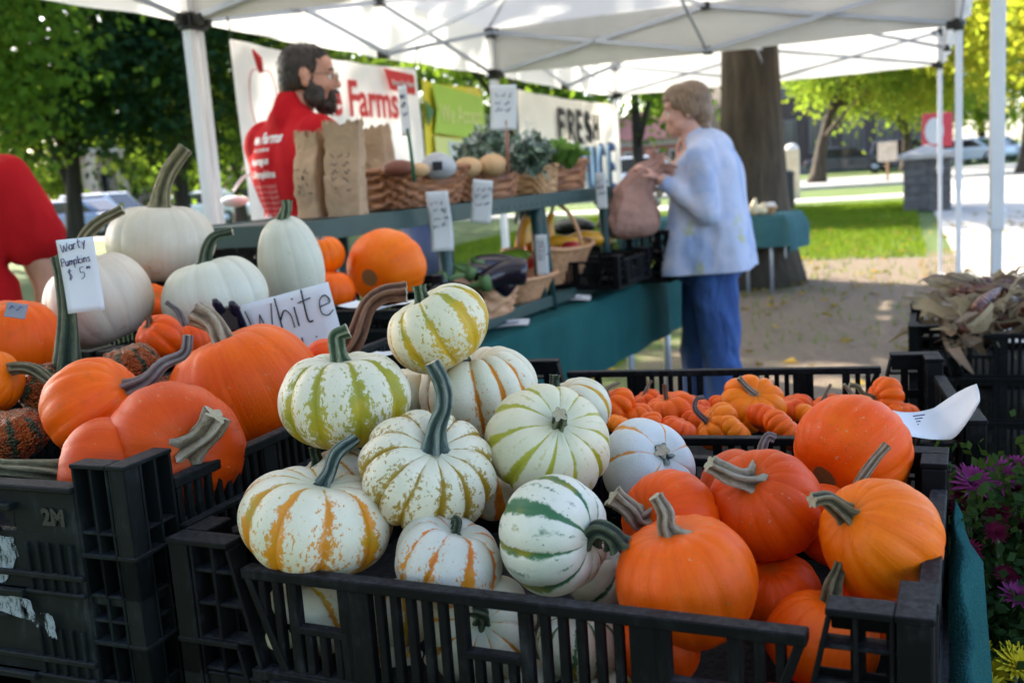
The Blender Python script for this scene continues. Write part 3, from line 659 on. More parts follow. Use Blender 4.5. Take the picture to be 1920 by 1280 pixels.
# pumpkins in the crate underneath, seen through its slots only
rg = random.Random(3)
OM = [orange_mat('orange_rind_a', (.60, .105, .004), (.75, .175, .006), .45, .4, seed=1), orange_mat('orange_rind_b', (.55, .08, .004), (.70, .125, .006), .4, .6, seed=2),
      orange_mat('amber_rind', (.62, .15, .005), (.78, .25, .010), .6, .35, seed=3), orange_mat('red_orange_rind', (.44, .066, .004), (.58, .10, .006), .35, .5, seed=4),
      orange_mat('bright_orange_rind', (.70, .16, .005), (.82, .23, .008), .4, .3, seed=5)]
MINI = [orange_mat('mini_orange_rind', (.58, .115, .004), (.74, .175, .006), .5, .25, seed=6, end_scar=False), orange_mat('mini_amber_rind', (.68, .19, .006), (.8, .29, .010), .5, .2, seed=7, end_scar=False),
        orange_mat('mini_red_rind', (.54, .085, .004), (.68, .13, .006), .5, .3, seed=8, end_scar=False)]
G2 = 'orange pie pumpkins in the front crate'
def O(label, *a, **k):
    k.setdefault('group', G2); k.setdefault('name', 'orange_pumpkin'); k.setdefault('N', 14); k.setdefault('groove', .032); k.setdefault('lump', .03); k.setdefault('flat', .86)
    k.setdefault('sharp', .8); k.setdefault('res', 8); return pumpkin(label, *a, **k)
O('bright orange pumpkin at the very front with an upright pale stem', (1283, 1090), 136, .80, (1252, 985), OM[0], stem=[(1248, 985), (1246, 960), (1228, 930)], sm='tan', sr=(.13, .085), flat=.9, flare=.85)
O('deep orange pumpkin in the middle with its stem pointing left', (1436, 946), 107, .885, (1395, 895), OM[3], stem=[(1372, 893, -.25), (1352, 882, -.3), (1330, 868, -.35)], sm='tan', sr=(.16, .12), flat=.92, flare=.7)
O('amber pumpkin leaning on the right rail with a hooked stem', (1648, 1008), 112, .815, (1580, 960), OM[2], stem=[(1565, 945, -.1), (1548, 934, -.2), (1522, 938, -.3)], sm='olive', sr=(.14, .10), flat=.96, flare=.8, lump=.05)
O('large speckled orange pumpkin at the back right showing its blossom scar', (1600, 845), 112, .995, (1535, 890), orange_mat('speckled_orange_rind', (.62, .10, .005), (.74, .15, .008), .3, .9, seed=9), sign=-1, flat=.86)
O('orange pumpkin tucked left of the middle one with a thick bent stem', (1255, 975), 96, .885, (1205, 960), OM[1], stem=[(1195, 975, -.2), (1180, 955, -.3), (1148, 930, -.35)], sm='tan', sr=(.15, .16), flat=.85, flare=.3)
O('red orange pumpkin behind the middle one with a short curled stem', (1400, 920), 88, .985, (1432, 850), OM[3], stem=[(1430, 838), (1440, 818), (1452, 822)], sm='grey', sr=(.1, .08), N=10, groove=.04)
O('orange pumpkin at the bottom right corner with a ridged dark stem', (1545, 1200), 105, .80, (1560, 1125), OM[0], stem=[(1562, 1100), (1570, 1075), (1578, 1053)], sm='olive', sr=(.17, .09), flare=.9)
O('dark orange pumpkin deep between the front and the middle ones', (1455, 1110), 82, .88, (1440, 1060), OM[1])
O('orange pumpkin behind the amber one with a straight pale stem', (1560, 985), 82, .92, (1590, 940), OM[3], stem=[(1610, 905, .0), (1640, 862), (1664, 834)], sm='tan', sr=(.11, .09), flare=.3)
O('orange pumpkin low behind the front right slots', (1235, 1215), 80, .79, (1235, 1150), OM[1])
O('shaded orange pumpkin under the amber one at the right rail', (1640, 1150), 80, .83, (1640, 1090), OM[3])
# the crate below: parts of pumpkins behind its slots
for k in range(9):
    f = (k + .5) / 9; P = FC0 + SF_ * (.60 * f) + TF_ * (.085 if k % 2 else .07) + Vector((0, 0, .795 + .057)); d = depth(P); q = P - CAM
    px = 960 + F * q.dot(IX) / d; py = 640 - F * q.dot(IY) / d; w = k < 6
    pumpkin('striped pumpkin glimpsed through the slots of the lower front crate' if w else 'orange pumpkin glimpsed through the slots of the lower front crate', (px, py), .052 / d * F, d, (px + rg.uniform(-30, 30), py - 30),
            stripe_mat('stripes_lower_%d' % k, WHITE, rg.choice([OL, BRN, MUS]), ORG, .12, .2, .5, 20 + k) if w else OM[k % 4], name='striped_pumpkin' if w else 'orange_pumpkin',
            N=10, flat=.8, groove=.08 if w else .02, group='striped pumpkins in the lower front crate' if w else 'orange pumpkins in the lower front crate', res=8)
# miniature pumpkins in the crate behind
G3 = 'miniature orange pumpkins in the back crate'
def Mi(label, *a, **k):
    k.setdefault('group', G3); k.setdefault('name', 'mini_pumpkin'); k.setdefault('N', 9); k.setdefault('groove', .16); k.setdefault('flat', .62); k.setdefault('dt', .16); k.setdefault('lump', .03); k.setdefault('res', 9)
    return pumpkin(label, *a, **k)
Mi('mini pumpkin with a white bent stem beside the striped pile', (1150, 765), 46, 1.34, (1128, 740), MINI[0], stem=[(1140, 728), (1162, 717)], sm='tan', sr=(.1, .06), flare=.3)
Mi('mini pumpkin with a thin upright brown stem near the back rail', (1256, 770), 52, 1.40, (1248, 748), MINI[0], stem=[(1247, 735), (1246, 720)], sm='brown', sr=(.08, .07), flare=.5)
Mi('mini pumpkin with its pale hooked stem over the front rail', (1345, 800), 48, 1.27, (1310, 782), MINI[1], stem=[(1304, 768), (1306, 748), (1320, 744)], sm='grey', sr=(.1, .07), flare=.3)
Mi('yellow orange mini pumpkin perched on top with a white stem', (1413, 756), 62, 1.33, (1412, 738), MINI[1], stem=[(1402, 728), (1385, 708)], sm='tan', sr=(.1, .07), flare=.4)
Mi('mini pumpkin at the right end with a curved grey stem', (1660, 752), 46, 1.33, (1625, 748), MINI[0], stem=[(1618, 738), (1608, 725), (1592, 722)], sm='olive', sr=(.1, .08), flare=.4)
Mi('red orange mini pumpkin in front of the perched yellow one', (1438, 786), 40, 1.25, (1420, 815), MINI[2], sign=-1)
Mi('mini pumpkin lying at the front rail left of the hooked stem', (1272, 806), 38, 1.22, (1280, 785), MINI[2])
Mi('mini pumpkin at the front rail behind the bluish white pumpkin', (1212, 806), 38, 1.23, (1190, 790), MINI[0])
Mi('mini pumpkin with fine ribs at the front rail near the large speckled one', (1470, 806), 46, 1.21, (1495, 780), MINI[0], N=11)
Mi('mini pumpkin half hidden behind the large speckled one', (1520, 782), 34, 1.32, (1530, 765), MINI[1])
Mi('dark mini pumpkin right behind the perched yellow one', (1488, 765), 38, 1.40, (1480, 745), MINI[2])
Mi('small yellow mini pumpkin touching the striped pile', (1160, 796), 28, 1.26, (1165, 782), MINI[1])
Mi('mini pumpkin low in the gap beside the hooked stem', (1310, 785), 36, 1.36, (1310, 770), MINI[2])
Mi('mini pumpkin at the back rail behind the large speckled one', (1604, 768), 36, 1.30, (1588, 745), MINI[1], stem=[(1594, 735), (1582, 720)], sm='tan', sr=(.12, .08))
for (x, y, r, d, m, lab) in ((1192, 778, 34, 1.33, 0, 'mini pumpkin between the white stemmed one and the upright brown stemmed one'), (1306, 762, 32, 1.46, 2, 'mini pumpkin at the back rail right of the upright brown stem'), (1378, 806, 34, 1.20, 1, 'mini pumpkin squeezed at the front rail under the perched yellow one'),
                             (1548, 764, 34, 1.42, 0, 'mini pumpkin at the back rail right of the dark one'), (1212, 752, 30, 1.47, 2, 'mini pumpkin at the back rail left of the upright brown stem'), (1356, 764, 30, 1.47, 0, 'mini pumpkin at the back rail left of the perched yellow one'), (1570, 790, 34, 1.28, 1, 'mini pumpkin peeking over the large speckled one'), (1690, 775, 34, 1.30, 0, 'mini pumpkin in the right corner of the mini pumpkin crate')):
    Mi(lab, (x, y), r, d, (x + (x % 7 - 3) * 5, y - r * .5), MINI[m], stem=[(x + 2, y - r * .9), (x + 10, y - r * 1.3)] if x % 3 == 0 else None, sm='tan', sr=(.1, .07), flare=.4)
# left crates
G4 = 'orange pumpkins in the left crate'
O('orange pumpkin in the left crate with a thick cut stem facing right', (328, 838), 128, 1.03, (378, 835), OM[3], stem=[(388, 808, -.15), (406, 778, -.2)], sm='tan', sr=(.15, .16), flat=.95, group=G4, flare=.55, sflare=.05, N=12, groove=.02)
O('smooth orange pumpkin behind the cut stem one at the left', (182, 768), 100, 1.10, (258, 715), OM[0], stem=[(275, 712, -.1), (305, 682, -.1), (345, 662), (352, 628)], sm='grey', sr=(.13, .08), flat=.9, group=G4, flare=.3, sflare=0)
O('orange pumpkin low at the corner of the left crate', (195, 885), 98, 1.00, (100, 880), OM[3], stem=[(70, 880, -.1), (-40, 876, -.1)], sm='olive', sr=(.15, .13), group=G4, N=12, groove=.02)
O('big round orange pumpkin at the back of the left crate', (463, 735), 140, 1.24, (415, 620), OM[0], flat=.92, group=G4, N=13, groove=.02, stem=[(400, 606, .1), (366, 585, .1)], sm='tan', sr=(.12, .14), flare=.2)
O('shaded orange pumpkin at the left edge with a long olive stem', (-15, 715), 62, 1.22, (45, 695), OM[2], stem=[(10, 692), (60, 692, -.1), (112, 730, -.3)], sm='olive', sr=(.16, .14), group=G4, N=10, groove=.04, flare=.2)
O('orange pumpkin with a grey price sticker, lit on its rim', (20, 640), 94, 1.46, (20, 556), OM[0], N=10, groove=.04, group=G4, flat=.9)
G5 = 'warty pumpkins on the left'
def V(label, *a, **k): return pumpkin(label, *a, name='warty_pumpkin', N=9, groove=.07, warts=.07, group=G5, **k)
V('warty orange pumpkin with dark green stripes behind the smooth orange one', (245, 690), 58, 1.24, (235, 655), warty_mat('warty_rind_a', 1), flat=.8)
V('warty pumpkin with a very tall thick dark stem', (118, 740), 74, 1.27, (135, 695), warty_mat('warty_rind_b', 2), flat=.75, stem=[(128, 660), (128, 590), (122, 530), (112, 480)], sm='dark', sr=(.27, .16), flare=.3)
V('warty green pumpkin low in the crate at the left edge', (25, 815), 68, 1.12, (20, 780), warty_mat('warty_rind_c', 3), flat=.7)
V('warty pumpkin under the purple grey curved stem', (310, 745), 50, 1.22, (310, 715), warty_mat('warty_rind_d', 4), flat=.8)
G6 = 'white pumpkins on the left'
GA = ghost_mat('ivory_rind', (.60, .50, .39), (.70, .62, .50), .7, 1); GB = ghost_mat('white_rind', (.62, .58, .46), (.70, .67, .55), .35, 2); GC = ghost_mat('peach_white_rind', (.62, .47, .35), (.70, .60, .48), .9, 3)
def Wh(label, *a, **k): k.setdefault('N', 12); k.setdefault('groove', .035); return pumpkin(label, *a, name='white_pumpkin', group=G6, sharp=.7, **k)
Wh('large peachy white pumpkin with the price card in front of it', (188, 562), 102, 1.60, (150, 478), GC, flat=.86, stem=[(156, 455), (185, 418), (230, 392)], sm='olive', sr=(.11, .07), flare=.4)
Wh('topmost white pumpkin with a tall leaning stem', (302, 454), 97, 1.86, (303, 388), GA, flat=.80, stem=[(305, 355), (318, 320), (348, 278)], sm='olive', sr=(.15, .11), flare=.35)
Wh('white pumpkin with a dark bent stem beside the tall one', (404, 558), 97, 1.62, (388, 494), GB, flat=.84, stem=[(388, 472), (402, 445), (436, 434)], sm='dark', sr=(.11, .06), flare=.6)
Wh('tall narrow white pumpkin with a short green stem', (547, 495), 60, 1.80, (537, 415), GB, flat=1.60, pear=.16, stem=[(537, 392), (537, 376)], sm='green', sr=(.14, .13), flare=.2, N=10, groove=.02, dt=.1)
G7 = 'orange pumpkins further back on the left'
O('round bright orange pumpkin with a pale blossom scar, behind the wooden looking stem', (723, 500), 74, 2.42, (700, 524), OM[4], sign=-1, flat=.92, group=G7, N=10, groove=.03)
O('orange pumpkin right behind the tall white one, upper', (606, 478), 42, 2.36, (602, 450), OM[4], group=G7, stem=[(600, 460, -.4), (606, 500, -.5)], sm='grey', sr=(.12, .08))
O('orange pumpkin right behind the tall white one, lower', (618, 545), 46, 2.3, (620, 510), OM[0], group=G7)
O('orange pumpkin topped by the big arched brown stem', (618, 682), 50, 1.30, (655, 655), OM[1], group=G7, stem=[(668, 630, -.2), (690, 575, -.2), (722, 552, -.2), (762, 548, -.2)], sm='brown', sr=(.34, .30), flare=.1, sflare=.2)
O('small orange pumpkin under the white ones with a short brown stem', (300, 632), 46, 1.42, (284, 612), OM[1], group=G7, N=9, groove=.08, stem=[(280, 600), (276, 594)], sm='brown', sr=(.14, .1))
O('orange pumpkin squeezed between the two large white ones', (285, 575), 45, 1.72, (300, 555), OM[0], group=G7)
O('orange pumpkin behind the big round one with a thin dry stem', (352, 640), 42, 1.50, (345, 600), OM[1], group=G7, stem=[(335, 585), (312, 566)], sm='grey', sr=(.12, .08))
M['seam'] = simple('grey_seam_tape', (.5, .5, .5), .8, .08)
ZS, ZE, ZP = 2.05, 2.38, 3.30; SX_, SZ = 3.28, 3.58
C1 = onz(352, 40, ZS); C1.z = 0
def make_tent(label):
    # local frame: front left corner at the origin, x across, y away
    r = empty('canopy_tent', None, label, 'tent', 'white pop up canopy tents'); g = .024; cs = [(g, g), (SX_ - g, g), (SX_ - g, SZ - g), (g, SZ - g)]
    for (x, y) in cs:
        mb = MB(); mb.box(x - .021, x + .021, y - .021, y + .021, 1.0, ZE); mb.box(x - .016, x + .016, y - .016, y + .016, .01, 1.02); mb.box(x - .05, x + .05, y - .05, y + .05, 0, .01)
        mb.tube([(x - .03, y, 1.06), (x + .03, y, 1.06)], .006, 8)
        for z in (.35, .55, .75): mb.tube([(x - .0175, y, z), (x + .0175, y, z)], .005, 8)
        mb.build('leg', M['white_metal'], r, bevel=.005)
        for z in (ZS, ZE - .03):
            mb = MB(); mb.box(x - .032, x + .032, y - .032, y + .032, z - .045, z + .03)
            sx = 1 if x < 1 else -1; sy = 1 if y < 1 else -1
            mb.box(min(x, x + sx * .075), max(x, x + sx * .075), y - .016, y + .016, z - .03, z + .02); mb.box(x - .0158, x + .0158, min(y, y + sy * .075), max(y, y + sy * .075), z - .031, z + .021)
            mb.build('corner_bracket', M['black_plastic'], r, bevel=.006)
    mid = SZ / 2; mx = SX_ / 2; hub = Vector((mx, mid, ZS + .33)); zt, zb = ZE - .03, ZS
    for k in range(4):
        a = Vector(cs[k] + (0,)); b = Vector(cs[(k + 1) % 4] + (0,)); m_ = (a + b) / 2; mb = MB(); n = (Vector((mx, mid, 0)) - m_).normalized() * .02
        up = Vector((0, 0, 1))
        for p in (a, b):
            mb.bar(p + up * zt + n * 1.2, m_ + up * zb + n * 1.2, .013, .026); mb.bar(p + up * zb - n * .2, m_ + up * zt - n * .2, .013, .026)
            q = (p + m_) / 2; mb.tube([q + up * (zt + zb) / 2 - n, q + up * (zt + zb) / 2 + n * 2], .009, 8)
        mb.bar(m_ + up * zb, hub + up * .16, .013, .024); mb.bar(m_ + up * zt, hub - up * .14, .013, .024)
        mb.build('scissor_truss', M['grey_metal'], r)
        for z in (zb, zt): MB().box(m_.x - .03, m_.x + .03, m_.y - .03, m_.y + .03, z - .025, z + .025).build('truss_joint', M['black_plastic'], r, bevel=.005)
    mb = MB()
    for dz in (-.14, .16): mb.box(mx - .045, mx + .045, mid - .045, mid + .045, hub.z + dz - .03, hub.z + dz + .025)
    mb.tube([(mx, mid, hub.z - .16), (mx, mid, ZP - .02)], .017, 10); mb.build('centre_pole', M['black_plastic'], r, bevel=.004)
    rows = []; N = 24; rg = random.Random(5)
    mb = MB()
    for k in range(4):
        a = Vector((0, SX_, SX_, 0)[k:k + 1] + ((0, 0, SZ, SZ)[k], ZE)); b = Vector(((0, SX_, SX_, 0)[(k + 1) % 4], (0, 0, SZ, SZ)[(k + 1) % 4], ZE)); p = Vector((mx, mid, ZP)); rows = []
        for j in range(N + 1):
            f = j / N; row = []
            for i in range(N + 1):
                e = a.lerp(b, i / N); q = e.lerp(p, f); s = math.sin(math.pi * f) * math.sin(math.pi * i / N) if 0 < i < N else 0
                q.z -= .05 * s + .035 * math.sin(math.pi * i / N) * (1 - f) * 0; row.append(q)
            rows.append(row)
        mb.grid(rows)
    mb.build('roof', M['canopy'], r); pk = Vector((mx, mid, ZP))
    for k in range(4):
        a = Vector(((0, SX_, SX_, 0)[k], (0, 0, SZ, SZ)[k], ZE)); mb = MB(); mb.tube([a.lerp(pk, f) - Vector((0, 0, .004)) for f in (0, .33, .66, 1)], .007, 6); mb.build('roof_seam', M['seam'], r)
    mb = MB()
    for k in range(4):
        a = Vector(((0, SX_, SX_, 0)[k], (0, 0, SZ, SZ)[k], 0)); b = Vector(((0, SX_, SX_, 0)[(k + 1) % 4], (0, 0, SZ, SZ)[(k + 1) % 4], 0)); o = (Vector((mx, mid, 0)) - (a + b) / 2).normalized(); rows = []
        for j in range(7):
            f = j / 6; row = []
            for i in range(61):
                t_ = i / 60; q = a.lerp(b, t_); w = .012 * math.sin(t_ * 23 + k) + .008 * math.sin(t_ * 51 + 2 * k)
                row.append(q - o * (w * f) + Vector((0, 0, ZE - (.335 + .012 * math.sin(math.pi * t_)) * f + .0)))
            rows.append(row)
        mb.grid(rows)
    mb.build('valance', M['canopy'], r)
    return r
tA = make_tent('white canopy tent over the produce shelf and the customer'); tA.matrix_world = frame(C1, YAW)
p = C1 + T * (SZ + .006); copy_tree(tA, None, frame(p, YAW), label='white canopy tent behind the customer with the canvas banner on its side')
p = C1 - T * (SZ + .006); tC = copy_tree(tA, None, frame(p, YAW), label='white canopy tent over the pumpkin crates in front, only its edge in view')
# the shared corner post on the right leans in a little
for r_, key in ((tA, lambda v: v.x > 2 and v.y < 1), (tC, lambda v: v.x > 2 and v.y > 2)):
    for o in children(r_):
        if o.name.startswith(('leg', 'corner_bracket')) and key(o.data.vertices[0].co): o.location.x -= .05
# ------------------------------------------------------------------ banners
def side_banner(name, label, t0, t1, z0, z1, mat, off, base, cat='banner', sag=.02, seed=1):
    # hangs along the left side of the tents; local x runs away along the tent, local y up
    P = base + T * t0 + S * off; Mx = Matrix((T, Vector((0, 0, 1)), T.cross(Vector((0, 0, 1))))).transposed().to_4x4(); Mx.translation = Vector((P.x, P.y, z0))
    w, h = t1 - t0, z1 - z0; r = empty(name, Mx, label, cat); rows = []
    for j in range(13):
        row = []
        for i in range(31):
            x = w * i / 30; y = h * j / 12; d = .012 * math.sin(x * 7 + seed) + .006 * math.sin(x * 19 + y * 5 + seed)
            row.append((x, y - sag * math.sin(math.pi * i / 30) * (j / 12) , d))
        rows.append(row)
    MB().grid(rows).build('sheet', mat, r)
    for x in (.03, w - .03): MB().tube([(x, h - .03, 0), (x + (.06 if x > 1 else -.06), h + .14, .02)], .004, 6).build('cord', M['black_plastic'], r)
    return r
def put(parent, me, mat, x, y, z=.022, sx=1, sy=1, name='lettering', rot=0): return link(name, me, mat, parent, Matrix.Translation((x, y, z)) @ Matrix.Rotation(rot, 4, 'Z') @ Matrix.Diagonal((sx, sy, 1, 1)))
def slab(s, size, bold):       # heavy lettering with slab feet
    return text_mesh(s, size, .001, bold)
b1 = side_banner('farm_banner', 'white vinyl banner with large red Farms lettering behind the man', .20, 2.13, 1.12, 1.985, M['banner'], .06, C1)
put(b1, text_mesh('ee Farms', .27, .001, .006), M['ink_red'], .70, .555, sx=.92, sy=1.0)
mb = MB()
put(b1, text_mesh(', Iowa    515   509', .105, .001, .003), M['ink_red'], .70, .33, sx=1.0)
put(b1, text_mesh('King', .15, .001, .004), M['ink_red'], 1.58, .06)
put(b1, text_mesh('fresh produce', .05, .001, .001), M['black_plastic'], 1.50, .24)
MB().prism([(1.46, .835), (1.86, .82), (1.86, .70), (1.52, .715)], -.001, .001, Matrix(((1, 0, 0, 0), (0, 0, 1, 0), (0, 1, 0, 0), (0, 0, 0, 1)))).build('red_ribbon', M['ink_red'], b1, Matrix.Translation((0, 0, .023)))
put(b1, text_mesh('From Our Farm', .045, .001, .001), M['banner'], 1.55, .745, .026)
mb = MB(); mb.ball((1.73, .62, .022), (.022, .03, .004), 10); mb.tube([(1.73, .64, .022), (1.74, .70, .022)], .004, 6); mb.build('cherry_print', M['ink_red'], b1)
mb = MB()
ap = [(.20 + .125 * math.cos(a) * (1 - .10 * math.cos(2 * a)), .60 + .165 * math.sin(a) - .03 * math.exp(-((a - 1.57) / .4) ** 2), .022) for a in np.linspace(0, 2 * math.pi, 40)]
mb.tube(ap, .0028, 6, caps=False); mb.build('apple_outline', M['ink_pink'], b1); mb = MB(); mb.tube([(.20, .73, .022), (.185, .79, .022), (.15, .83, .022)], [.012, .02, .004], 8); mb.build('apple_print', M['ink_red'], b1)
b2 = side_banner('yellow_banner', 'yellow and lime green poster banner beside the farm banner', 2.20, 3.22, 1.05, 1.93, M['yellow_print'], .06, C1, seed=3)
PX = Matrix(((1, 0, 0, 0), (0, 0, 1, 0), (0, 1, 0, 0), (0, 0, 0, 1)))
def flat(parent, poly, mat, name, z=.021): MB().prism(poly, -.0015, .0015, PX).build(name, mat, parent, Matrix.Translation((0, 0, z)))
flat(b2, [(.12, .86), (.98, .80), (.98, .50), (.10, .54), (.16, .68)], M['lime_print'], 'ribbon_print', .024); flat(b2, [(.0, .75), (.12, .68), (.02, .58)], M['dkgreen_print'], 'arrow_print')
put(b2, text_mesh('We Accept', .17, .001, .002), M['lime_pale'], .2, .61, .028, sx=.9)
flat(b2, [(.10, .52), (.86, .49), (.86, .02), (.10, .02)], M['lime_pale'], 'panel_print'); flat(b2, [(.30, .49), (.68, .47), (.70, .10), (.36, .12)], M['grey_print'], 'picture_print', .024)
flat(b2, [(.36, .21), (.70, .19), (.70, .10), (.36, .12)], M['tealpic_print'], 'water_print', .027); flat(b2, [(.60, .48), (.66, .48), (.72, .30), (.66, .30)], M['tealpic_print'], 'tower_print', .028)
hx = [(.12 + .085 * math.cos(a), .29 + .085 * math.sin(a)) for a in np.linspace(0, 2 * math.pi, 7)[:-1]]; flat(b2, hx, M['ink_black'], 'badge_print', .025); hx = [(.12 + .055 * math.cos(a), .29 + .055 * math.sin(a)) for a in np.linspace(0, 2 * math.pi, 16)[:-1]]; flat(b2, hx, M['banner'], 'badge_disc', .028)
b3 = side_banner('canvas_banner', 'cream canvas banner hand painted FRESH PRODUCE behind the lettuce', .35, 3.52, 1.0, 1.95, M['banner_cream'], .06, C1 + T * (SZ + .006), seed=2)
def strokes(parts, w, z=0.0, dep=.0008):      # hand drawn letters: polylines in x,y swept to thin ribbons
    mb = MB()
    for pl in parts:
        P = [Vector((x, y, 0)) for x, y in pl]
        if len(P) > 2: P = spline(P, 7 * (len(P) - 1))
        mb.tube([p + Vector((0, 0, z)) for p in P], w, 6, flat=.3)
    return mb.mesh('handwriting')
L = {'F': [[(0, 0), (0, 1)], [(0, 1), (.55, 1)], [(0, .55), (.4, .55)]], 'R': [[(0, 0), (0, 1)], [(0, 1), (.45, .95), (.5, .7), (.3, .52), (0, .5)], [(.2, .5), (.55, 0)]], 'E': [[(0, 0), (0, 1)], [(0, 1), (.5, 1)], [(0, .52), (.42, .52)], [(0, 0), (.52, 0)]],
     'S': [[(.5, .85), (.3, 1), (.05, .85), (.1, .6), (.42, .42), (.5, .15), (.25, 0), (0, .12)]], 'H': [[(0, 0), (0, 1)], [(.5, 0), (.5, 1)], [(0, .52), (.5, .52)]], 'P': [[(0, 0), (0, 1)], [(0, 1), (.45, .95), (.5, .7), (.3, .5), (0, .48)]],
     'O': [[(.27, 1), (.02, .7), (.02, .3), (.27, 0), (.52, .3), (.52, .7), (.27, 1)]], 'D': [[(0, 0), (0, 1)], [(0, 1), (.4, .85), (.52, .5), (.4, .12), (0, 0)]], 'U': [[(0, 1), (.02, .3), (.25, 0), (.48, .3), (.5, 1)]], 'C': [[(.5, .85), (.3, 1), (.06, .8), (.0, .5), (.06, .2), (.3, 0), (.5, .15)]]}
def painted(word, h, w, gap): 
    out = []; x = 0
    for ch in word: out += [[(x + a * h * .95, b * h) for a, b in pl] for pl in L[ch]]; x += h * gap
    return out
put(b3, strokes(painted('FRESH', .25, .03, 1.0), .036), M['ink_black'], 1.0, .56, .03, 1.1); put(b3, strokes(painted('PRODUCE', .42, .03, .93), .05), M['ink_blue'], .27, .08, .03, 1.0); put(b3, strokes(painted('PRODUCE', .42, .03, .93), .026), M['ink_sky'], .21, .08, .026, name='paint_shade')
SY = RAD(26.5); SO = Vector((-.50, 2.55, 0)); SF = frame(SO, SY); SI = SF.inverted()     # stall frame: x right of the shelf edge, y away along the shelf
def loc(px, py, z): return SI @ onz(px, py, z)
def sf(x, y, z, rot=0): return SF @ Matrix.Translation((x, y, z)) @ Matrix.Rotation(rot, 4, 'Z')
t2 = empty('market_table', sf(0, 0, 0), 'market table under the teal cloth with the green shelf unit on it', 'table')
MB().box(-.72, .07, .05, 2.95, .75, .772).build('table_top', M['wood'], t2, bevel=.004)
for x in (-.66, .01):
    for y in (.25, 2.3, 2.85): MB().tube([(x, y, 0), (x, y, .749)], .018, 10).build('leg', M['grey_metal'], t2)
c = drape(-.74, .09, .03, 2.98, .7785, (.3, .29, .3, .29), 9, wav=.007).build('table_cloth', M['teal'], None, sf(0, 0, 0)); tag(c, 'teal cloth with its hem hanging from the market table in front of the woman', 'tablecloth')
sh = empty('display_shelf', sf(0, 0, .78), 'dark green two tier shelf unit with wicker baskets and paper bags on top', 'shelf')
mb = MB(); mb.box(-.42, 0, -.06, 2.18, .405, .432); mb.box(-.004, .012, -.06, 2.18, .385, .437); mb.box(-.43, -.414, -.06, 2.18, .385, .436); mb.box(-.43, .011, -.066, -.052, .384, .4365)
for k in range(26): y = .9 + k * .048; mb.box(.0115, .014, y, y + .022, .400, .408)
mb.build('top_shelf', M['shelf'], sh, bevel=.003)
mb = MB(); mb.box(-.42, 0, .60, 2.18, .03, .05); mb.box(-.002, .014, .60, 2.18, .012, .055); mb.build('lower_shelf', M['shelf'], sh, bevel=.003)
for x in (-.40, -.012):
    for y in (.72, 1.42, 2.12):
        mb = MB(); mb.tube([(x, y, .0), (x, y, .405)], [.020, .024], 12); mb.box(x - .035, x + .012, y - .02, y + .02, .36, .402) if x > -.1 else None
        if y == 1.42 and x > -.1: mb.tube([(x + .02, y + .06, .0), (x + .005, y + .03, .40)], [.016, .018], 10)
        mb.build('leg', M['shelf'], sh)
# ---- paper bags
def paper_bag(px, py, z, w, d_, h, rot, label, seed, writing=None):
    P = onz(px, py, z); r = empty('paper_bag', Matrix.Translation(P) @ Matrix.Rotation(rot, 4, 'Z'), label, 'paper bag', 'kraft paper bags on the shelf'); rg = random.Random(seed); rows = []
    H_ = 14; n = 40
    for j in range(H_ + 1):
        f = j / H_; row = []; pinch = 1 - .30 * f ** 2
        for i in range(n):
            a = i / n * 4; k = int(a); q = a - k
            c = [(-1, -1), (1, -1), (1, 1), (-1, 1), (-1, -1)]; x = c[k][0] + (c[k + 1][0] - c[k][0]) * q; y = c[k][1] + (c[k + 1][1] - c[k][1]) * q
            side = 1 - abs(q - .5) * 2; gus = (.22 * f * side if k in (1, 3) else -.04 * side)
            xx = x * w / 2 * (1 + .06 * f - (gus if k in (1, 3) else 0)) + rg.uniform(-1, 1) * .0036; yy = y * d_ / 2 * (pinch + (.08 * side * (1 - f) if k in (0, 2) else 0)) + rg.uniform(-1, 1) * .0022
            zz = h * f + (.008 * math.sin(i * 1.7 + seed) + .004 * (i % 2) if j == H_ else 0) + .006 * math.sin(f * 9 + x * 3 + seed) * f
            row.append((xx + .012 * f * math.sin(seed), yy + .006 * math.sin(f * 8 + seed), zz))
        rows.append(row)
    mb = MB(); mb.grid(rows, closed=True); mb.add([(x * w / 2, y * d_ / 2, .001) for x, y in ((-1, -1), (1, -1), (1, 1), (-1, 1))], [(0, 3, 2, 1)])
    mb.build('bag_body', M['kraft'], r)
    if writing:
        me = strokes(writing, .0011); o = link('handwriting', me, M['ink_black'], r, Matrix.Translation((-w * .28, -d_ / 2 * .98 - .006, h * .25)) @ TX)
    return r
def scribble(rows, w, h, seed, step=.011):
    rg = random.Random(seed); out = []
    for k in range(rows):
        y = h * (1 - (k + .5) / rows); x = rg.uniform(0, w * .15); end = w * rg.uniform(.7, 1)
        while x < end:
            n = rg.randint(3, 6); pl = []
            for i in range(n): pl.append((x, y + rg.uniform(-.3, .45) * h / rows)); x += step * rg.uniform(.3, .8)
            out.append(pl); x += step * .7
    return out
paper_bag(594, 407, 1.217, .082, .075, .228, -.62, 'left paper bag with its torn open top, in front of the red shirt', 1, scribble(4, .05, .08, 3, .008))
paper_bag(652, 404, 1.217, .092, .08, .246, -.12, 'middle paper bag with black handwriting', 2, scribble(5, .065, .11, 5, .009))
paper_bag(712, 388, 1.217, .105, .08, .265, -.5, 'right paper bag behind the big brown basket', 3, scribble(4, .05, .09, 7, .008))
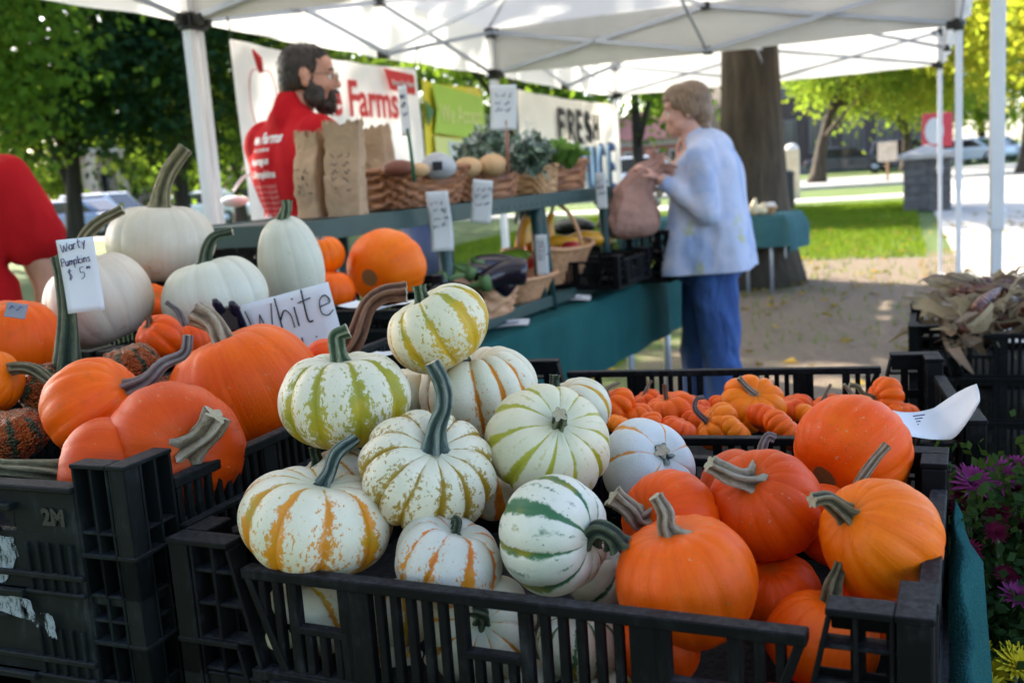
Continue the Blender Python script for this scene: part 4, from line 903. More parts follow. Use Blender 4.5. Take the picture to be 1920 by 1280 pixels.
# ---- wicker baskets
def basket(name, label, Mx, lx, ly, h, mat, flare=.2, round_=.45, rows_=9, group=None, n=96, amp=.05, strands=24, handle=False, cat='basket', rim_up=0.0):
    r = empty(name, Mx, label, cat, group); P = []; UV = []; J = rows_ * 4
    def outline(a, k):
        c, s = math.cos(a), math.sin(a); e = round_; return (lx / 2 * k * math.copysign(abs(c) ** e, c), ly / 2 * k * math.copysign(abs(s) ** e, s))
    for j in range(J + 1):
        f = j / J; k = 1 - flare * (1 - f) ** .8; row = []; uvr = []
        for i in range(n):
            a = 2 * math.pi * i / n; x, y = outline(a, k); w = 1 + amp * math.sin(strands * a * .5 + math.pi * int(f * rows_)) * (.4 + .6 * math.sin(math.pi * (f * rows_ % 1)))
            row.append((x * w, y * w, h * f + rim_up * math.cos(a) ** 2 * f)); uvr.append((i / n, f))
        P.append(row); UV.append(uvr)
    mb = MB(); mb.grid(P, closed=True, uv=UV)
    Q = [[(x * .93, y * .93, z) for x, y, z in row] for row in P[::4]]; mb.grid(Q, closed=True, uv=[u for u in UV[::4]], flip=True)
    bt = [(x * .95, y * .95, .006) for x, y, z in P[0]]; mb.add(bt, [tuple(range(n))]); mb.build('weave', mat, r)
    rim = [Vector((outline(2 * math.pi * i / 60, .985)[0], outline(2 * math.pi * i / 60, .985)[1], h + rim_up * math.cos(2 * math.pi * i / 60) ** 2 + .002 * (i % 2))) for i in range(61)]
    MB().tube(rim, .009, 8, caps=False).build('rim', mat, r)
    if handle: MB().tube([Vector((-lx * .0, ly * .49 * math.cos(a), h + lx * .42 * math.sin(a))) for a in np.linspace(0, math.pi, 16)], .008, 8).build('handle', mat, r)
    return r
def onshelf(px, py, z=1.217, rot=0): P = onz(px, py, z); return Matrix.Translation(P) @ Matrix.Rotation(-SY + math.pi / 2 + rot, 4, 'Z')     # local x along the shelf
BG = 'wicker baskets on the top shelf'
def shelf_at(x, y): return sf(x, y, 1.217, math.pi / 2)
basket('wicker_basket', 'big coarse brown wicker basket beside the paper bags', sf(-.17, .78, 1.217, 1.40), .42, .30, .115, M['wicker'], .22, .5, 8, BG)
basket('wicker_basket', 'low brown wicker basket holding round buns', sf(-.19, 1.20, 1.217, 1.45), .40, .30, .10, M['wicker'], .12, .4, 7, BG)
basket('wicker_basket', 'small tan wicker basket in the middle under a bag of greens', sf(-.08, 1.56, 1.217, 1.5), .17, .16, .10, M['wicker_tan'], .1, .4, 7, BG)
basket('wicker_basket', 'long brown wicker basket of lettuce at the shelf end', sf(-.20, 1.86, 1.217, 1.5), .50, .30, .115, M['wicker'], .12, .4, 7, BG)
bun = simple('bread_crust', (.56, .34, .17), .6, .25, 14, .3, 60, .002)
def blob(name, label, px, py, d, r, mat, cat, group=None, rs=(1, 1, 1), seed=1, amp=.04, n=20):
    o = MB().ball((0, 0, 0), [r * x for x in rs], n, None, 0, seed, amp).build(name, mat, None, Matrix.Translation(at(px, py, d))); return tag(o, label, cat, group)
blob('bread_bun', 'pale round bun at the left of the low basket', 877, 314, 3.42, .042, bun, 'bun', 'buns in the low basket', (1.2, 1, .8), 2)
blob('bread_bun', 'toasted round bun beside the stick of the tall price card', 924, 310, 3.46, .045, bun, 'bun', 'buns in the low basket', (1.1, 1, .85), 3)
red_on = simple('brown_potato_skin', (.19, .06, .035), .6, .2, 12)
blob('potato', 'dark reddish potato on top of the big brown basket', 748, 316, 3.0, .036, red_on, 'potato', 'potatoes in the big basket', (1.3, 1, .7), 4); blob('potato', 'pale potato beside the dark reddish one', 784, 319, 3.02, .03, bun, 'potato', 'potatoes in the big basket', (1.2, 1, .7), 5)
grc = empty('grey_pouch', Matrix.Translation(at(822, 312, 3.15)), 'grey vinyl pouch with a dark label lying behind the big basket', 'pouch')
MB().ball((0, 0, 0), (.05, .045, .042), 16, None, 0, 3, .08).build('pouch_body', simple('grey_vinyl', (.4, .4, .42), .4), grc); MB().box(-.015, .015, -.052, -.046, -.012, .014).build('pouch_label', M['ink_black'], grc)
# ---- clear bags of greens
t = NT('clear_plastic_film'); o = t.co(); b = t.bsdf((.82, .88, .88), .1, t.bump(t.noise(o, 42, 4, .6, 1.4), 1.0, .02), Alpha=t.m('ADD', .06, t.m('MULTIPLY', t.step(t.noise(o, 30, 4, .6, 1.5), .5, .66), .42)), Specular_IOR_Level=.9); M['film'] = t.mat
t = NT('salad_greens'); o = t.co(); n = t.noise(o, 34, 5, .75, 1.2); t.bsdf(t.ramp(n, [(.36, (.012, .03, .016)), (.5, (.09, .16, .09)), (.66, (.45, .52, .42))]), .5, t.bump(n, .9, .01)); M['greens'] = t.mat
def greens(label, px, py, d, r, seed, rs=(1, .8, 1.05)):
    e = empty('bag_of_greens', Matrix.Translation(at(px, py, d)), label, 'bag', 'clear bags of salad greens'); V_, Q_ = leaves(520, [(0, 0, 0, 1)], r * .40, r * .55, seed); link('greens', np_mesh('greens', V_, Q_), M['greens'], e)
    mb = MB(); mb.ball((0, 0, 0), [r * x for x in rs], 26, None, 0, seed, .10)
    mb.tube([(0, 0, r * .9), (.004, 0, r * 1.12), (0, 0, r * 1.25), (.008, 0, r * 1.45)], [r * .35, r * .13, r * .10, r * .28], 14, caps=False); mb.build('film', M['film'], e)
greens('large clear bag of greens in front of the lettuce', 992, 288, 3.50, .073, 1); greens('clear bag of greens behind the tall price card stick', 918, 272, 3.85, .075, 2); greens('smaller clear bag of greens above the buns', 888, 292, 3.60, .058, 3)
# ---- lettuce
def lettuce(label, px, py, d, r, seed):
    e = empty('lettuce', Matrix.Translation(at(px, py, d)), label, 'lettuce', 'lettuce in the long basket'); rg = random.Random(seed); mb = MB()
    for k in range(16):
        a = rg.uniform(0, 6.28); tilt = rg.uniform(.15, 1.2); rows = []
        for j in range(7):
            f = j / 6; w = r * .75 * math.sin(math.pi * min(.95, .15 + f * .75)); row = []
            for i in range(7):
                u = (i / 6 - .5) * 2; q = tilt * (f ** 1.3); x = u * w; y = r * 1.4 * f * math.sin(q + .15); z = r * 1.4 * f * math.cos(q * .9) - r * .5 + .09 * r * math.sin(7 * f + 5 * u + k) + .2 * r * u * u
                row.append((x * math.cos(a) - y * math.sin(a), x * math.sin(a) + y * math.cos(a), z))
            rows.append(row)
        mb.grid(rows)
    mb.build('leaves', M['lettuce'], e)
t = NT('lettuce_leaf'); n = t.noise(t.co(), 16, 4); c = t.ramp(n, [(.3, (.07, .20, .03)), (.7, (.26, .42, .10))]); t.fabric(c, c, .35, t.bump(n, .6, .01)); M['lettuce'] = t.mat
lettuce('dark green lettuce head near the shelf end', 1040, 295, 4.02, .07, 1); lettuce('pale green lettuce head at the right end of the long basket', 1066, 300, 4.08, .065, 2)
# ---- price cards
def card(label, px, py, d, w, h, yaw, lean=0.0, curl=0.0, rows=3, seed=1, writing=None, mat='paper', roll=0.0, group='white handwritten price cards', ink='ink', wr=.0016, name='price_card'):
    C = at(px, py, d); Mx = Matrix.Translation(C) @ Matrix.Rotation(yaw, 4, 'Z') @ Matrix.Rotation(lean, 4, 'X') @ Matrix.Rotation(roll, 4, 'Y'); e = empty(name, Mx, label, 'price card', group)
    P = []; n = 12
    def bend(x, z): f = z / h + .5; return curl * h * (math.sin(f * math.pi * 1.3 + .4) * .5 + .15 * math.sin(x / w * 3))
    for j in range(n + 1):
        z = h * (j / n - .5); P.append([(w * (i / 6 - .5), bend(w * (i / 6 - .5), z), z) for i in range(7)])
    o = MB().grid(P).build('sheet', M[mat], e); s = o.modifiers.new('thick', 'SOLIDIFY'); s.thickness = .0006
    pls = writing if writing is not None else [[(x - w * .36, y - h * .15) for x, y in pl] for pl in scribble(rows, w * .72, h * .5, seed, w * .1)]
    if pls:
        mb = MB()
        for pl in pls:
            Q = [Vector((x, 0, y)) for x, y in pl]; Q = spline(Q, 5 * (len(Q) - 1)) if len(Q) > 2 else Q
            mb.tube([Vector((q.x, bend(q.x, q.z) - .0014, q.z)) for q in Q], wr, 5, flat=.5)
        mb.build('handwriting', M[ink], e)
    return e
card('long curling price card hanging from the front of the shelf', 825, 415, 3.0, .066, .175, -.25, 0, .12, 4, 1)
card('short price card hanging in front of the low bun basket', 903, 378, 3.2, .066, .135, -.3, 0, .05, 3, 2, roll=.15)
card('narrow price card taped to the middle shelf leg', 1016, 478, 3.74, .046, .148, -.35, 0, .01, 5, 3)
card('narrow price card hanging near the end of the shelf by the pink bag', 1127, 358, 4.15, .046, .145, -.4, 0, .02, 3, 4)
e = card('tall price card on a brown stick above the greens', 944, 202, 3.3, .086, .142, -.15, 0, .02, 3, 5, roll=.06); MB().tube([(.008, .006, -.04), (.012, .006, -.21)], .0055, 8).build('stick', simple('brown_stick', (.33, .13, .08), .6), e)
e = card('narrow price card on a green stick in front of the farm banner', 758, 208, 2.9, .032, .138, -.6, 0, .02, 3, 6); MB().tube([(.004, .004, -.05), (.014, .004, -.20)], .0055, 8).build('stick', simple('green_stick', (.02, .12, .06), .5), e)
for k, (a, b, d, lab) in enumerate(((955, 613, 3.42, 'nearest'), (1076, 565, 4.05, 'middle'), (1133, 538, 4.4, 'farthest'))):
    P = onz(a, b, .784); e = empty('paper_slip', sf(0, 0, 0), lab + ' of the three white paper slips lying on the teal table edge', 'paper slip', 'paper slips on the table edge'); q = SI @ P; e.matrix_world = sf(q.x - .02, q.y, .784, .3)
    MB().grid([[(x, y, .002 + .008 * (math.sin(x * 30 + k) + 1) * .5 + .012 * (y > .02)) for x in np.linspace(-.085, .085, 12)] for y in np.linspace(-.03, .03, 5)]).build('sheet', M['paper'], e)
    MB().tube([(-.05, 0, .012), (-.02, .01, .013), (.02, -.005, .013), (.05, .005, .014)], .002, 5).build('handwriting', M['ink'], e)
# ---- lower tier: eggplants, baskets of peppers, squash, black crates
basket('wicker_basket', 'pale splint basket heaped with eggplants', sf(-.06, .98, .83, 1.5), .36, .24, .12, M['wicker_pale'], .25, .55, 6, 'baskets on the lower tier', amp=.08)
t = NT('eggplant_skin'); t.bsdf(t.ramp(t.noise(t.co(), 3, 3), [(.3, (.008, .004, .012)), (.7, (.018, .008, .03))]), .16, None, Specular_IOR_Level=.6); EG = t.mat
def eggplant(label, px, py, d, length, r, dirx, diry, dz, seed):
    C = at(px, py, d); A = (IX * dirx + IY * diry + FW * dz).normalized(); Z = A; X = Z.orthogonal().normalized(); e = empty('eggplant', Matrix.Translation(C) @ Matrix((X, Z.cross(X), Z)).transposed().to_4x4(), label, 'eggplant', 'eggplants in the pale basket')
    prof = [(0, .25), (.08, .55), (.25, .72), (.5, .92), (.72, 1), (.88, .85), (.97, .45), (1, .05)]
    mb = MB(); mb.tube(spline([(0.02 * math.sin(f * 3), 0, length * f) for f, _ in prof], 20), [r * float(np.interp(i / 20, [p[0] for p in prof], [p[1] for p in prof])) for i in range(21)], 18); mb.build('fruit', EG, e)
    mb = MB(); mb.tube([(0, 0, -.05), (0, 0, -.01), (.0, 0, .02)], [.006, .009, r * .65], 10); mb.tube([(0, 0, .0), (0, 0, .03)], [r * .6, r * .75], 7); mb.build('cap', simple('eggplant_cap', (.10, .19, .06), .6), e)
eggplant('glossy eggplant pointing right on top of the heap', 872, 507, 3.24, .175, .041, .9, -.35, .3, 1); eggplant('eggplant at the left of the heap', 842, 522, 3.2, .17, .045, -.9, -.2, .2, 2); eggplant('eggplant in front with its green cap up', 884, 500, 3.30, .19, .048, .85, -.1, .5, 3); eggplant('eggplant lying at the right rim of the pale basket', 900, 532, 3.22, .16, .045, .8, .2, .2, 4); eggplant('eggplant under the long curling price card', 830, 545, 3.15, .15, .045, .6, -.3, .6, 5)
basket('wicker_basket', 'shallow pale wooden basket on the lower tier behind the eggplants', sf(-.10, 1.40, .83, 1.55), .36, .26, .085, M['wicker_pale'], .3, .7, 4, 'baskets on the lower tier', amp=.01)
basket('wicker_basket', 'larger splint basket with a handle holding red and green peppers', sf(-.13, 1.78, .85, 1.5), .46, .30, .135, M['wicker_pale'], .35, .7, 5, 'baskets on the lower tier', amp=.015, strands=60, handle=True, rim_up=.02)
PEP = {'red': simple('red_pepper_skin', (.6, .03, .01), .2), 'orange': simple('orange_pepper_skin', (.75, .15, .01), .2), 'green': simple('green_pepper_skin', (.25, .42, .04), .25), 'yellow': simple('yellow_squash_skin', (.72, .33, .015), .3), 'deep': simple('deep_red_pepper_skin', (.42, .015, .02), .2)}
for (px, py, d, r, cname, lab) in ((1000, 470, 3.95, .04, 'orange', 'orange pepper left of the taped card'), (965, 486, 3.9, .045, 'green', 'pale green pepper at the left end of the splint basket'), (1035, 475, 4.1, .035, 'deep', 'deep red pepper beside the basket handle'), (1048, 482, 4.12, .032, 'green', 'green pepper in the middle of the splint basket'), (1070, 468, 4.2, .04, 'deep', 'crimson pepper at the right end of the splint basket'), (985, 490, 3.9, .035, 'red', 'red pepper behind the pale green one')):
    blob('pepper', lab, px, py, d, r, PEP[cname], 'pepper', 'peppers in the splint basket', (1.5 if cname == 'green' else 1.1, 1, .85), int(px), .08)
def squash(label, px, py, d, up, r=.04):
    e = empty('yellow_squash', Matrix.Translation(at(px, py, d)), label, 'squash', 'yellow squash on the lower tier')
    if up: mb = MB(); mb.tube([(0, 0, -.06), (0, 0, -.03), (0, 0, .01), (.008, 0, .05), (.02, 0, .09)], [r * .5, r, r * .85, r * .5, r * .4], 14); s = [(.02, 0, .088), (.03, 0, .13)]
    else: mb = MB(); mb.tube([(-.10, 0, -.005), (-.07, 0, .0), (0, 0, .015), (.07, 0, .005), (.12, 0, -.01)], [r * .4, r * .7, r * .8, r * .75, r * .3], 14); s = [(.118, 0, -.01), (.14, 0, -.005)]
    mb.build('fruit', PEP['yellow'], e); MB().tube(s, .009, 8).build('stem', SM['green'], e)
squash('yellow crookneck squash standing behind the middle shelf leg', 983, 450, 4.3, True, .042); squash('yellow squash with a dark stem right of the middle shelf leg', 1028, 440, 4.45, True, .035); squash('long yellow squash lying over the pepper basket', 1095, 452, 4.45, False); squash('yellow squash lying under the basket handle', 1045, 460, 4.3, False, .036)
for (x, y, z, lab) in ((-.38, 2.24, .79, 'black slotted crate at the far end of the market table beside the woman'), (-.38, 2.24, .885, 'upper black slotted crate at the far end of the market table'), (-.42, 1.70, .83, 'black slotted crate behind the pepper basket')):
    copy_tree(crA, None, sf(x, y, z) if y > 2 else sf(x, y, z, .0), label=lab, cat='crate', group=CRG)
blob('dark_melon', 'dark green melon in the upper black crate', 1075, 425, 4.75, .07, simple('dark_melon_rind', (.012, .02, .012), .3), 'melon', 'dark melons in the far crate', (1.4, 1, .6), 3); blob('dark_melon', 'dark melon behind the pink bag', 1155, 418, 4.9, .07, simple('dark_melon_rind_b', (.015, .018, .012), .3), 'melon', 'dark melons in the far crate', (1.3, 1, .6), 4)
card('white tag hanging on the far black crate', 1187, 490, 4.62, .032, .09, -.4, 0, .01, 2, 8); card('small white tag at the back of the far black crate', 1228, 450, 5.0, .025, .06, -.4, 0, .01, 1, 9)
# ---- sign, clip and cards among the pumpkins
HW = {'W': [[(0, 1), (.22, 0), (.42, .75)], [(.42, .75), (.62, .0), (.86, .95)]], 'h': [[(0, 1.05), (0, 0)], [(0, .35), (.2, .6), (.36, .4), (.38, 0)]], 'i': [[(0, .6), (0, 0)], [(0, .82), (.01, .86)]], 't': [[(.12, 1), (.1, .1), (.25, 0)], [(-.08, .66), (.34, .68)]], 'e': [[(.02, .32), (.38, .36), (.28, .6), (.08, .5), (.04, .15), (.22, 0), (.42, .1)]],
      'k': [[(0, 1), (0, 0)], [(.3, .6), (.02, .3), (.34, 0)]], 'a': [[(.36, .5), (.15, .62), (.0, .3), (.15, 0), (.36, .25)], [(.36, .6), (.38, 0)]], 'r': [[(0, .6), (0, 0)], [(0, .35), (.14, .58), (.3, .55)]], 'y': [[(0, .6), (.18, .1)], [(.36, .6), (.1, -.4)]], 'P': [[(0, 1), (0, 0)], [(0, 1), (.36, .95), (.38, .6), (0, .48)]], 'u': [[(0, .6), (.03, .1), (.2, 0), (.34, .3)], [(.34, .6), (.36, 0)]],
      'm': [[(0, .6), (0, 0)], [(0, .4), (.14, .6), (.22, .4), (.22, 0)], [(.22, .4), (.36, .6), (.44, .4), (.44, 0)]], 'p': [[(0, .6), (0, -.4)], [(0, .5), (.24, .62), (.34, .3), (.2, .02), (0, .1)]], 'n': [[(0, .6), (0, 0)], [(0, .4), (.2, .6), (.32, .4), (.33, 0)]], 's': [[(.28, .52), (.12, .6), (.05, .42), (.26, .22), (.18, 0), (.0, .06)]],
      '$': [[(.34, .8), (.16, .9), (.04, .7), (.3, .4), (.26, .12), (.02, .1)], [(.18, 1.05), (.16, -.08)]], '5': [[(.36, .95), (.08, .95), (.06, .55), (.3, .55), (.34, .2), (.05, .02)]], '0': [[(.15, .6), (.0, .3), (.15, 0), (.3, .3), (.15, .6)]], '.': [[(0, 0), (.02, .02)]]}
ADV = {'W': 1.0, 'i': .22, 'm': .6, '.': .18, ' ': .4}
def hand(word, h, x, y, slope=0.0):
    out = []
    for ch in word:
        if ch != ' ': out += [[(x + a * h, y + b * h + slope * (x + a * h)) for a, b in pl] for pl in HW[ch]]
        x += h * ADV.get(ch, .52)
    return out
w = hand('Warty', .0100, -.0175, .032, .2) + hand('Pumpkins', .0092, -.0195, .014, .1) + hand('$', .0125, -.014, -.004) + hand('5', .0145, .0, -.005, .1) + hand('.00', .005, .008, .007)
card('white price card reading Warty Pumpkins in front of the peachy white pumpkin', 151, 516, 1.22, .044, .088, .0, -.05, .03, 0, 1, w, ink='ink', roll=-.04, wr=.0007)
w = hand('White', .046, -.058, .004, .1) + hand('Pumpkins', .040, -.075, -.052, .1)
wsg = card('white cardboard sign reading White Pumpkins held by a black clip', 548, 622, 1.42, .135, .108, -.12, -.12, .01, 0, 1, w, ink='ink_black', roll=-.20, wr=.0014, group=None, name='pumpkin_sign'); wsg['category'] = 'sign'
clip = empty('clip', None, 'black two pronged clip gripping the left edge of the White Pumpkins sign', 'clip')
for a, b in (((402, 562), (425, 600)), ((434, 566), (452, 606))):
    A, B = at(*a, 1.37), at(*b, 1.40); MB().tube([A, A.lerp(B, .2), B, B + (B - A) * .5], [.0045, .0075, .0075, .006], 10, flat=.6).build('prong', simple('navy_black_plastic', (.012, .012, .03), .25), clip)
A, B = at(420, 596, 1.395), at(448, 596, 1.395); MB().bar(A, B, .02, .03).build('clip_body', M['black_plastic'], clip)
card('grey price sticker on the rim lit orange pumpkin', 30, 582, 1.33, .026, .02, .2, -.4, .0, 1, 12, mat='sticker', roll=.25, group=None, wr=.0006) if M.setdefault('sticker', paper('grey_sticker', (.34, .36, .42))) else None
# curling card held at the corner of the crate of miniature pumpkins
P = []
for j in range(21):
    f = j / 20; px = 1655 + 175 * f; yt = 765 - 8 * f - 28 * max(0, f - .55) / .45 + 10 * math.sin(f * 5); yb = 805 + 18 * math.sin(f * 2.6) - 62 * max(0, f - .72) / .28 * f; dd = 1.03 + .03 * math.sin(f * 3) - .05 * max(0, f - .6)
    P.append([at(px + 6 * math.sin(k * 2), yt + (yb - yt) * k, dd + .006 * math.sin(k * 3) - .05 * k * (1 - .5 * f)) for k in np.linspace(0, 1, 6)])
e = empty('curled_card', None, 'bright white card curling out over the corner of the mini pumpkin crate', 'price card'); o = MB().grid(P).build('sheet', M['paper'], e); s = o.modifiers.new('thick', 'SOLIDIFY'); s.thickness = .0008
mb = MB()
for k in range(4): mb.tube([at(1712 + 3 * k, 780 + 5 * k, 1.02 - .005 * k), at(1734 - 4 * k, 777 + 6 * k, 1.018 - .005 * k)], .0006, 5)
mb.build('handwriting', M['ink'], e)
for (a, b, d, lab) in ((690, 566, 1.9, 'white paper lying under the round bright orange pumpkin'), (735, 572, 1.86, 'second white paper under the round bright orange pumpkin, further right'), (735, 660, 1.35, 'white paper behind the olive striped pumpkin')):
    e = tag(MB().grid([[(x, y, .006 * math.sin(x * 40 + a)) for x in np.linspace(-.045, .045, 9)] for y in np.linspace(-.035, .035, 5)]).build('paper_sheet', M['paper'], None, Matrix.Translation(at(a, b, d)) @ Matrix.Rotation(-.4, 4, 'Z')), lab, 'paper')
# table at the back with gourds
P = onz(1466, 402, .75); P.z = 0; bt = empty('folding_table', frame(P, YAW + .12), 'teal covered table with gourds behind the woman', 'table')
MB().box(-1.5, 0, 0, .65, .72, .742).build('table_top', M['wood'], bt)
for x in (-1.4, -.35, -.12):
    for y in (.05, .6): MB().tube([(x, y, 0), (x, y, .72)], .016, 8).build('leg', M['grey_metal'], bt)
c = drape(-1.52, .02, -.02, .67, .748, (.4, .36, .30, .3), 12, wav=.02).build('table_cloth', M['teal2'], None, bt.matrix_world.copy()); tag(c, 'faded teal cloth on the back table with its corner hanging down', 'tablecloth')
gm = simple('pale_gourd_rind', (.62, .52, .34), .45, .2, 12); d = depth(Vector((P.x, P.y, .75)))
for px, hgt, lab in ((1415, .16, 'tall pale gourd next to the small basket'), (1398, .14, 'pale gourd partly behind the woman'), (1429, .11, 'short pale gourd between the tall one and the basket')):
    q = bt.matrix_world.inverted() @ at(px, 398, d + .12); e = MB().tube([(0, 0, 0), (0, 0, .02), (0, 0, hgt * .4), (0, 0, hgt * .75), (.01, 0, hgt)], [.02, .05, .055, .022, .012], 16).build('gourd', gm, None, bt.matrix_world @ Matrix.Translation((q.x, q.y, .752))); tag(e, lab, 'gourd', 'gourds on the back table')
q = bt.matrix_world.inverted() @ at(1440, 396, d + .2)
bk = basket('wicker_basket', 'small basket of pale eggs on the back table', bt.matrix_world @ Matrix.Translation((q.x, q.y, .752)), .17, .17, .06, M['wicker_tan'], .3, .9, 4, None, n=48)
for k in range(5): o = MB().ball((0, 0, 0), (.032, .032, .036), 12).build('egg', gm if k % 2 else M['banner'], None, bt.matrix_world @ Matrix.Translation((q.x + .045 * math.cos(k * 1.3), q.y + .045 * math.sin(k * 1.3), .752 + .075))); tag(o, 'pale egg heaped in the small basket on the back table', 'egg', 'eggs in the small basket')
# crate and bag behind the man
q = at(448, 470, 3.9); copy_tree(crA, None, frame((q.x - .35, q.y, .95), .3), label='black slotted crate standing behind the man at the left', cat='crate', group=CRG); copy_tree(crA, None, frame((q.x - .35, q.y, 1.04), .3), label='top black crate behind the man holding the white plastic bag', cat='crate', group=CRG)
stn = empty('folding_table', frame((q.x - .45, q.y - .05, 0), .3), 'side table behind the man carrying black crates', 'table'); MB().box(0, .8, 0, .5, .92, .942).build('table_top', M['wood'], stn)
for x in (.05, .75):
    for y in (.05, .45): MB().tube([(x, y, 0), (x, y, .92)], .015, 8).build('leg', M['grey_metal'], stn)
e = empty('plastic_bag', Matrix.Translation(at(462, 366, 3.95)), 'white plastic bag with a looped handle on the crate behind the man', 'bag'); MB().ball((-.05, 0, -.02), (.06, .05, .022), 16, None, 0, 5, .12).build('bag_body', M['paper'], e)
MB().tube(spline([(-.05, 0, .02), (.0, 0, .07), (.05, 0, .08), (.075, 0, .04), (.06, 0, -.01)], 14), .008, 8, flat=.5).build('handle', M['paper'], e)
def cap_bm(mb, a, b, ra, rb, n=14):
    a, b = Vector(a), Vector(b); mb.tube([a, b], [ra, rb], n, smooth=True); mb.ball(a, ra, n); mb.ball(b, rb, n)
from mathutils import noise as mnoise
def organic(name, blobs, mat, parent, voxel=.01, smooth=4, wr=0.0, seed=1):
    mb = MB()
    for q in blobs:
        if q[0] == 'c': cap_bm(mb, q[1], q[2], q[3], q[4])
        else:
            Mx = Matrix.Translation(q[1]) @ (q[3].to_4x4() if len(q) > 3 else Matrix.Identity(4)); mb.ball((0, 0, 0), q[2], 20, Mx)
    me = mb.mesh(name); o = bpy.data.objects.new(name, me); COL.objects.link(o)
    r = o.modifiers.new('r', 'REMESH'); r.mode = 'VOXEL'; r.voxel_size = voxel; s = o.modifiers.new('s', 'SMOOTH'); s.iterations = smooth; s.factor = .5
    dg = bpy.context.evaluated_depsgraph_get(); m2 = bpy.data.meshes.new_from_object(o.evaluated_get(dg)); bpy.data.objects.remove(o); m2.name = name
    if wr:      # cloth wrinkles: ridged folds running down and across
        nr = [v.normal.copy() for v in m2.vertices]
        for v, n_ in zip(m2.vertices, nr):
            p = v.co; a = mnoise.noise(Vector((p.x * 11 + seed, p.y * 11, p.z * 4.5 + p.x * 5))); b = mnoise.noise(Vector((p.x * 7 + 9, p.y * 7 + seed, p.z * 10)))
            v.co = p + n_ * (wr * ((1 - 2 * abs(a)) + (1 - 2 * abs(b)) * .35 - .7))
    return link(name, m2, mat, parent, None, True)
def locks(hair, c, R, s, n, length, rad, seed, front=.5):
    # separate strands of hair lying over the cap, combed down and back from the crown
    rg = random.Random(seed); me = hair.data; mb = MB(); vs = [v.co.copy() for v in me.vertices]; cc = Vector(c)
    top = cc + R @ Vector((.01, -.02, .13)) * s
    for k in range(n):
        p = vs[rg.randrange(len(vs))]; o = p - cc
        if (R.transposed() @ o).z < -.05 * s: continue
        nrm = o.normalized(); d = (p - top); d = d - nrm * d.dot(nrm)
        if d.length < 1e-4: continue
        d = (d.normalized() + Vector((rg.uniform(-.2, .2), rg.uniform(-.2, .2), rg.uniform(-.2, .0)))).normalized(); L = length * rg.uniform(.6, 1.3)
        q1 = p + d * L * .5 + nrm * .001; q2 = p + d * L - nrm * L * L * 2.2
        mb.tube(spline([p - nrm * .003, p + d * L * .2 + nrm * .003, q1, q2], 6), [rad * .5, rad, rad, rad * .95, rad * .8, rad * .5, rad * .1], 5, smooth=True)
    b = bmesh.new(); b.from_mesh(me); m2 = mb.mesh('locks'); b.from_mesh(m2); b.to_mesh(me); b.free(); bpy.data.meshes.remove(m2)
    me.polygons.foreach_set('use_smooth', [True] * len(me.polygons))
def rx(a): return Matrix.Rotation(a, 3, 'X')
def ry(a): return Matrix.Rotation(a, 3, 'Y')
def rz(a): return Matrix.Rotation(a, 3, 'Z')
def hand_blobs(wrist, direction, palm_n, side, curl=.6, s=1.0):
    # direction: wrist to knuckles; palm_n: palm normal; side: +1/-1 thumb side
    d = Vector(direction).normalized(); n = Vector(palm_n); n = (n - d * n.dot(d)).normalized(); x = d.cross(n) * side; w = Vector(wrist); out = []
    k0 = w + d * .085 * s
    for i, f in enumerate((-1, -.33, .33, 1)): out.append(('c', w + d * .015 + x * .018 * f * s, k0 + x * .03 * f * s - d * .006 * abs(f), .014 * s, .0115 * s))
    for i, (f, L) in enumerate(((1, .070), (.33, .080), (-.33, .075), (-1, .058))):
        p = k0 + x * .03 * f * s - d * .006 * abs(f); dd = d.copy(); r_ = .0095 * s
        for j in range(3):
            ang = curl * (.5 + .55 * j); dd = (d * math.cos(ang * (j + 1) * .55) + n * math.sin(ang * (j + 1) * .55)).normalized(); q = p + dd * L * s * (.45, .32, .23)[j]; out.append(('c', p, q, r_, r_ * .92)); p = q; r_ *= .92
    t = w + d * .03 * s + x * .022 * s; t1 = t + (x * .8 + d * .5 + n * .35).normalized() * .042 * s; t2 = t1 + (x * .25 + d * .85 + n * .5).normalized() * .034 * s
    out += [('c', t, t1, .013 * s, .0115 * s), ('c', t1, t2, .0115 * s, .0095 * s)]
    return out
def head_blobs(c, R, s=1.0, nose=1.0, jaw=1.0):      # c: centre of the skull, R: rotation with face along +y
    P = lambda x, y, z: Vector(c) + R @ Vector((x * s, y * s, z * s)); E = lambda x, y, z, a, b_, d, q=None: ('e', P(x, y, z), (a * s, b_ * s, d * s), R @ q if q is not None else R)
    b = [E(0, -.012, .025, .074, .094, .083), E(0, .025, -.02, .064, .070, .078), E(0, .048, -.072, .043 * jaw, .042, .036), E(0, .072, -.088, .024 * jaw, .020, .019), E(0, .062, .035, .058, .032, .045),
         E(0, .083, .013, .05, .012, .012), E(.034, .066, -.028, .022, .022, .02), E(-.034, .066, -.028, .022, .022, .02), E(.047, .02, -.06, .018, .04, .03), E(-.047, .02, -.06, .018, .04, .03),
         E(0, .093, -.058, .022, .012, .006), E(0, .091, -.069, .019, .012, .0065),
         ('c', P(0, .092, .012), P(0, .112 * 1.0, -.026), .009 * s, .0125 * s * nose), E(.011, .102, -.030, .0095, .010, .008), E(-.011, .102, -.030, .0095, .010, .008)]
    for sx in (-1, 1):
        b += [E(sx * .076, -.008, -.012, .008, .020, .032, rx(-.2)), E(sx * .080, -.014, .002, .006, .018, .02), E(sx * .079, -.004, -.034, .006, .010, .011)]
    return b
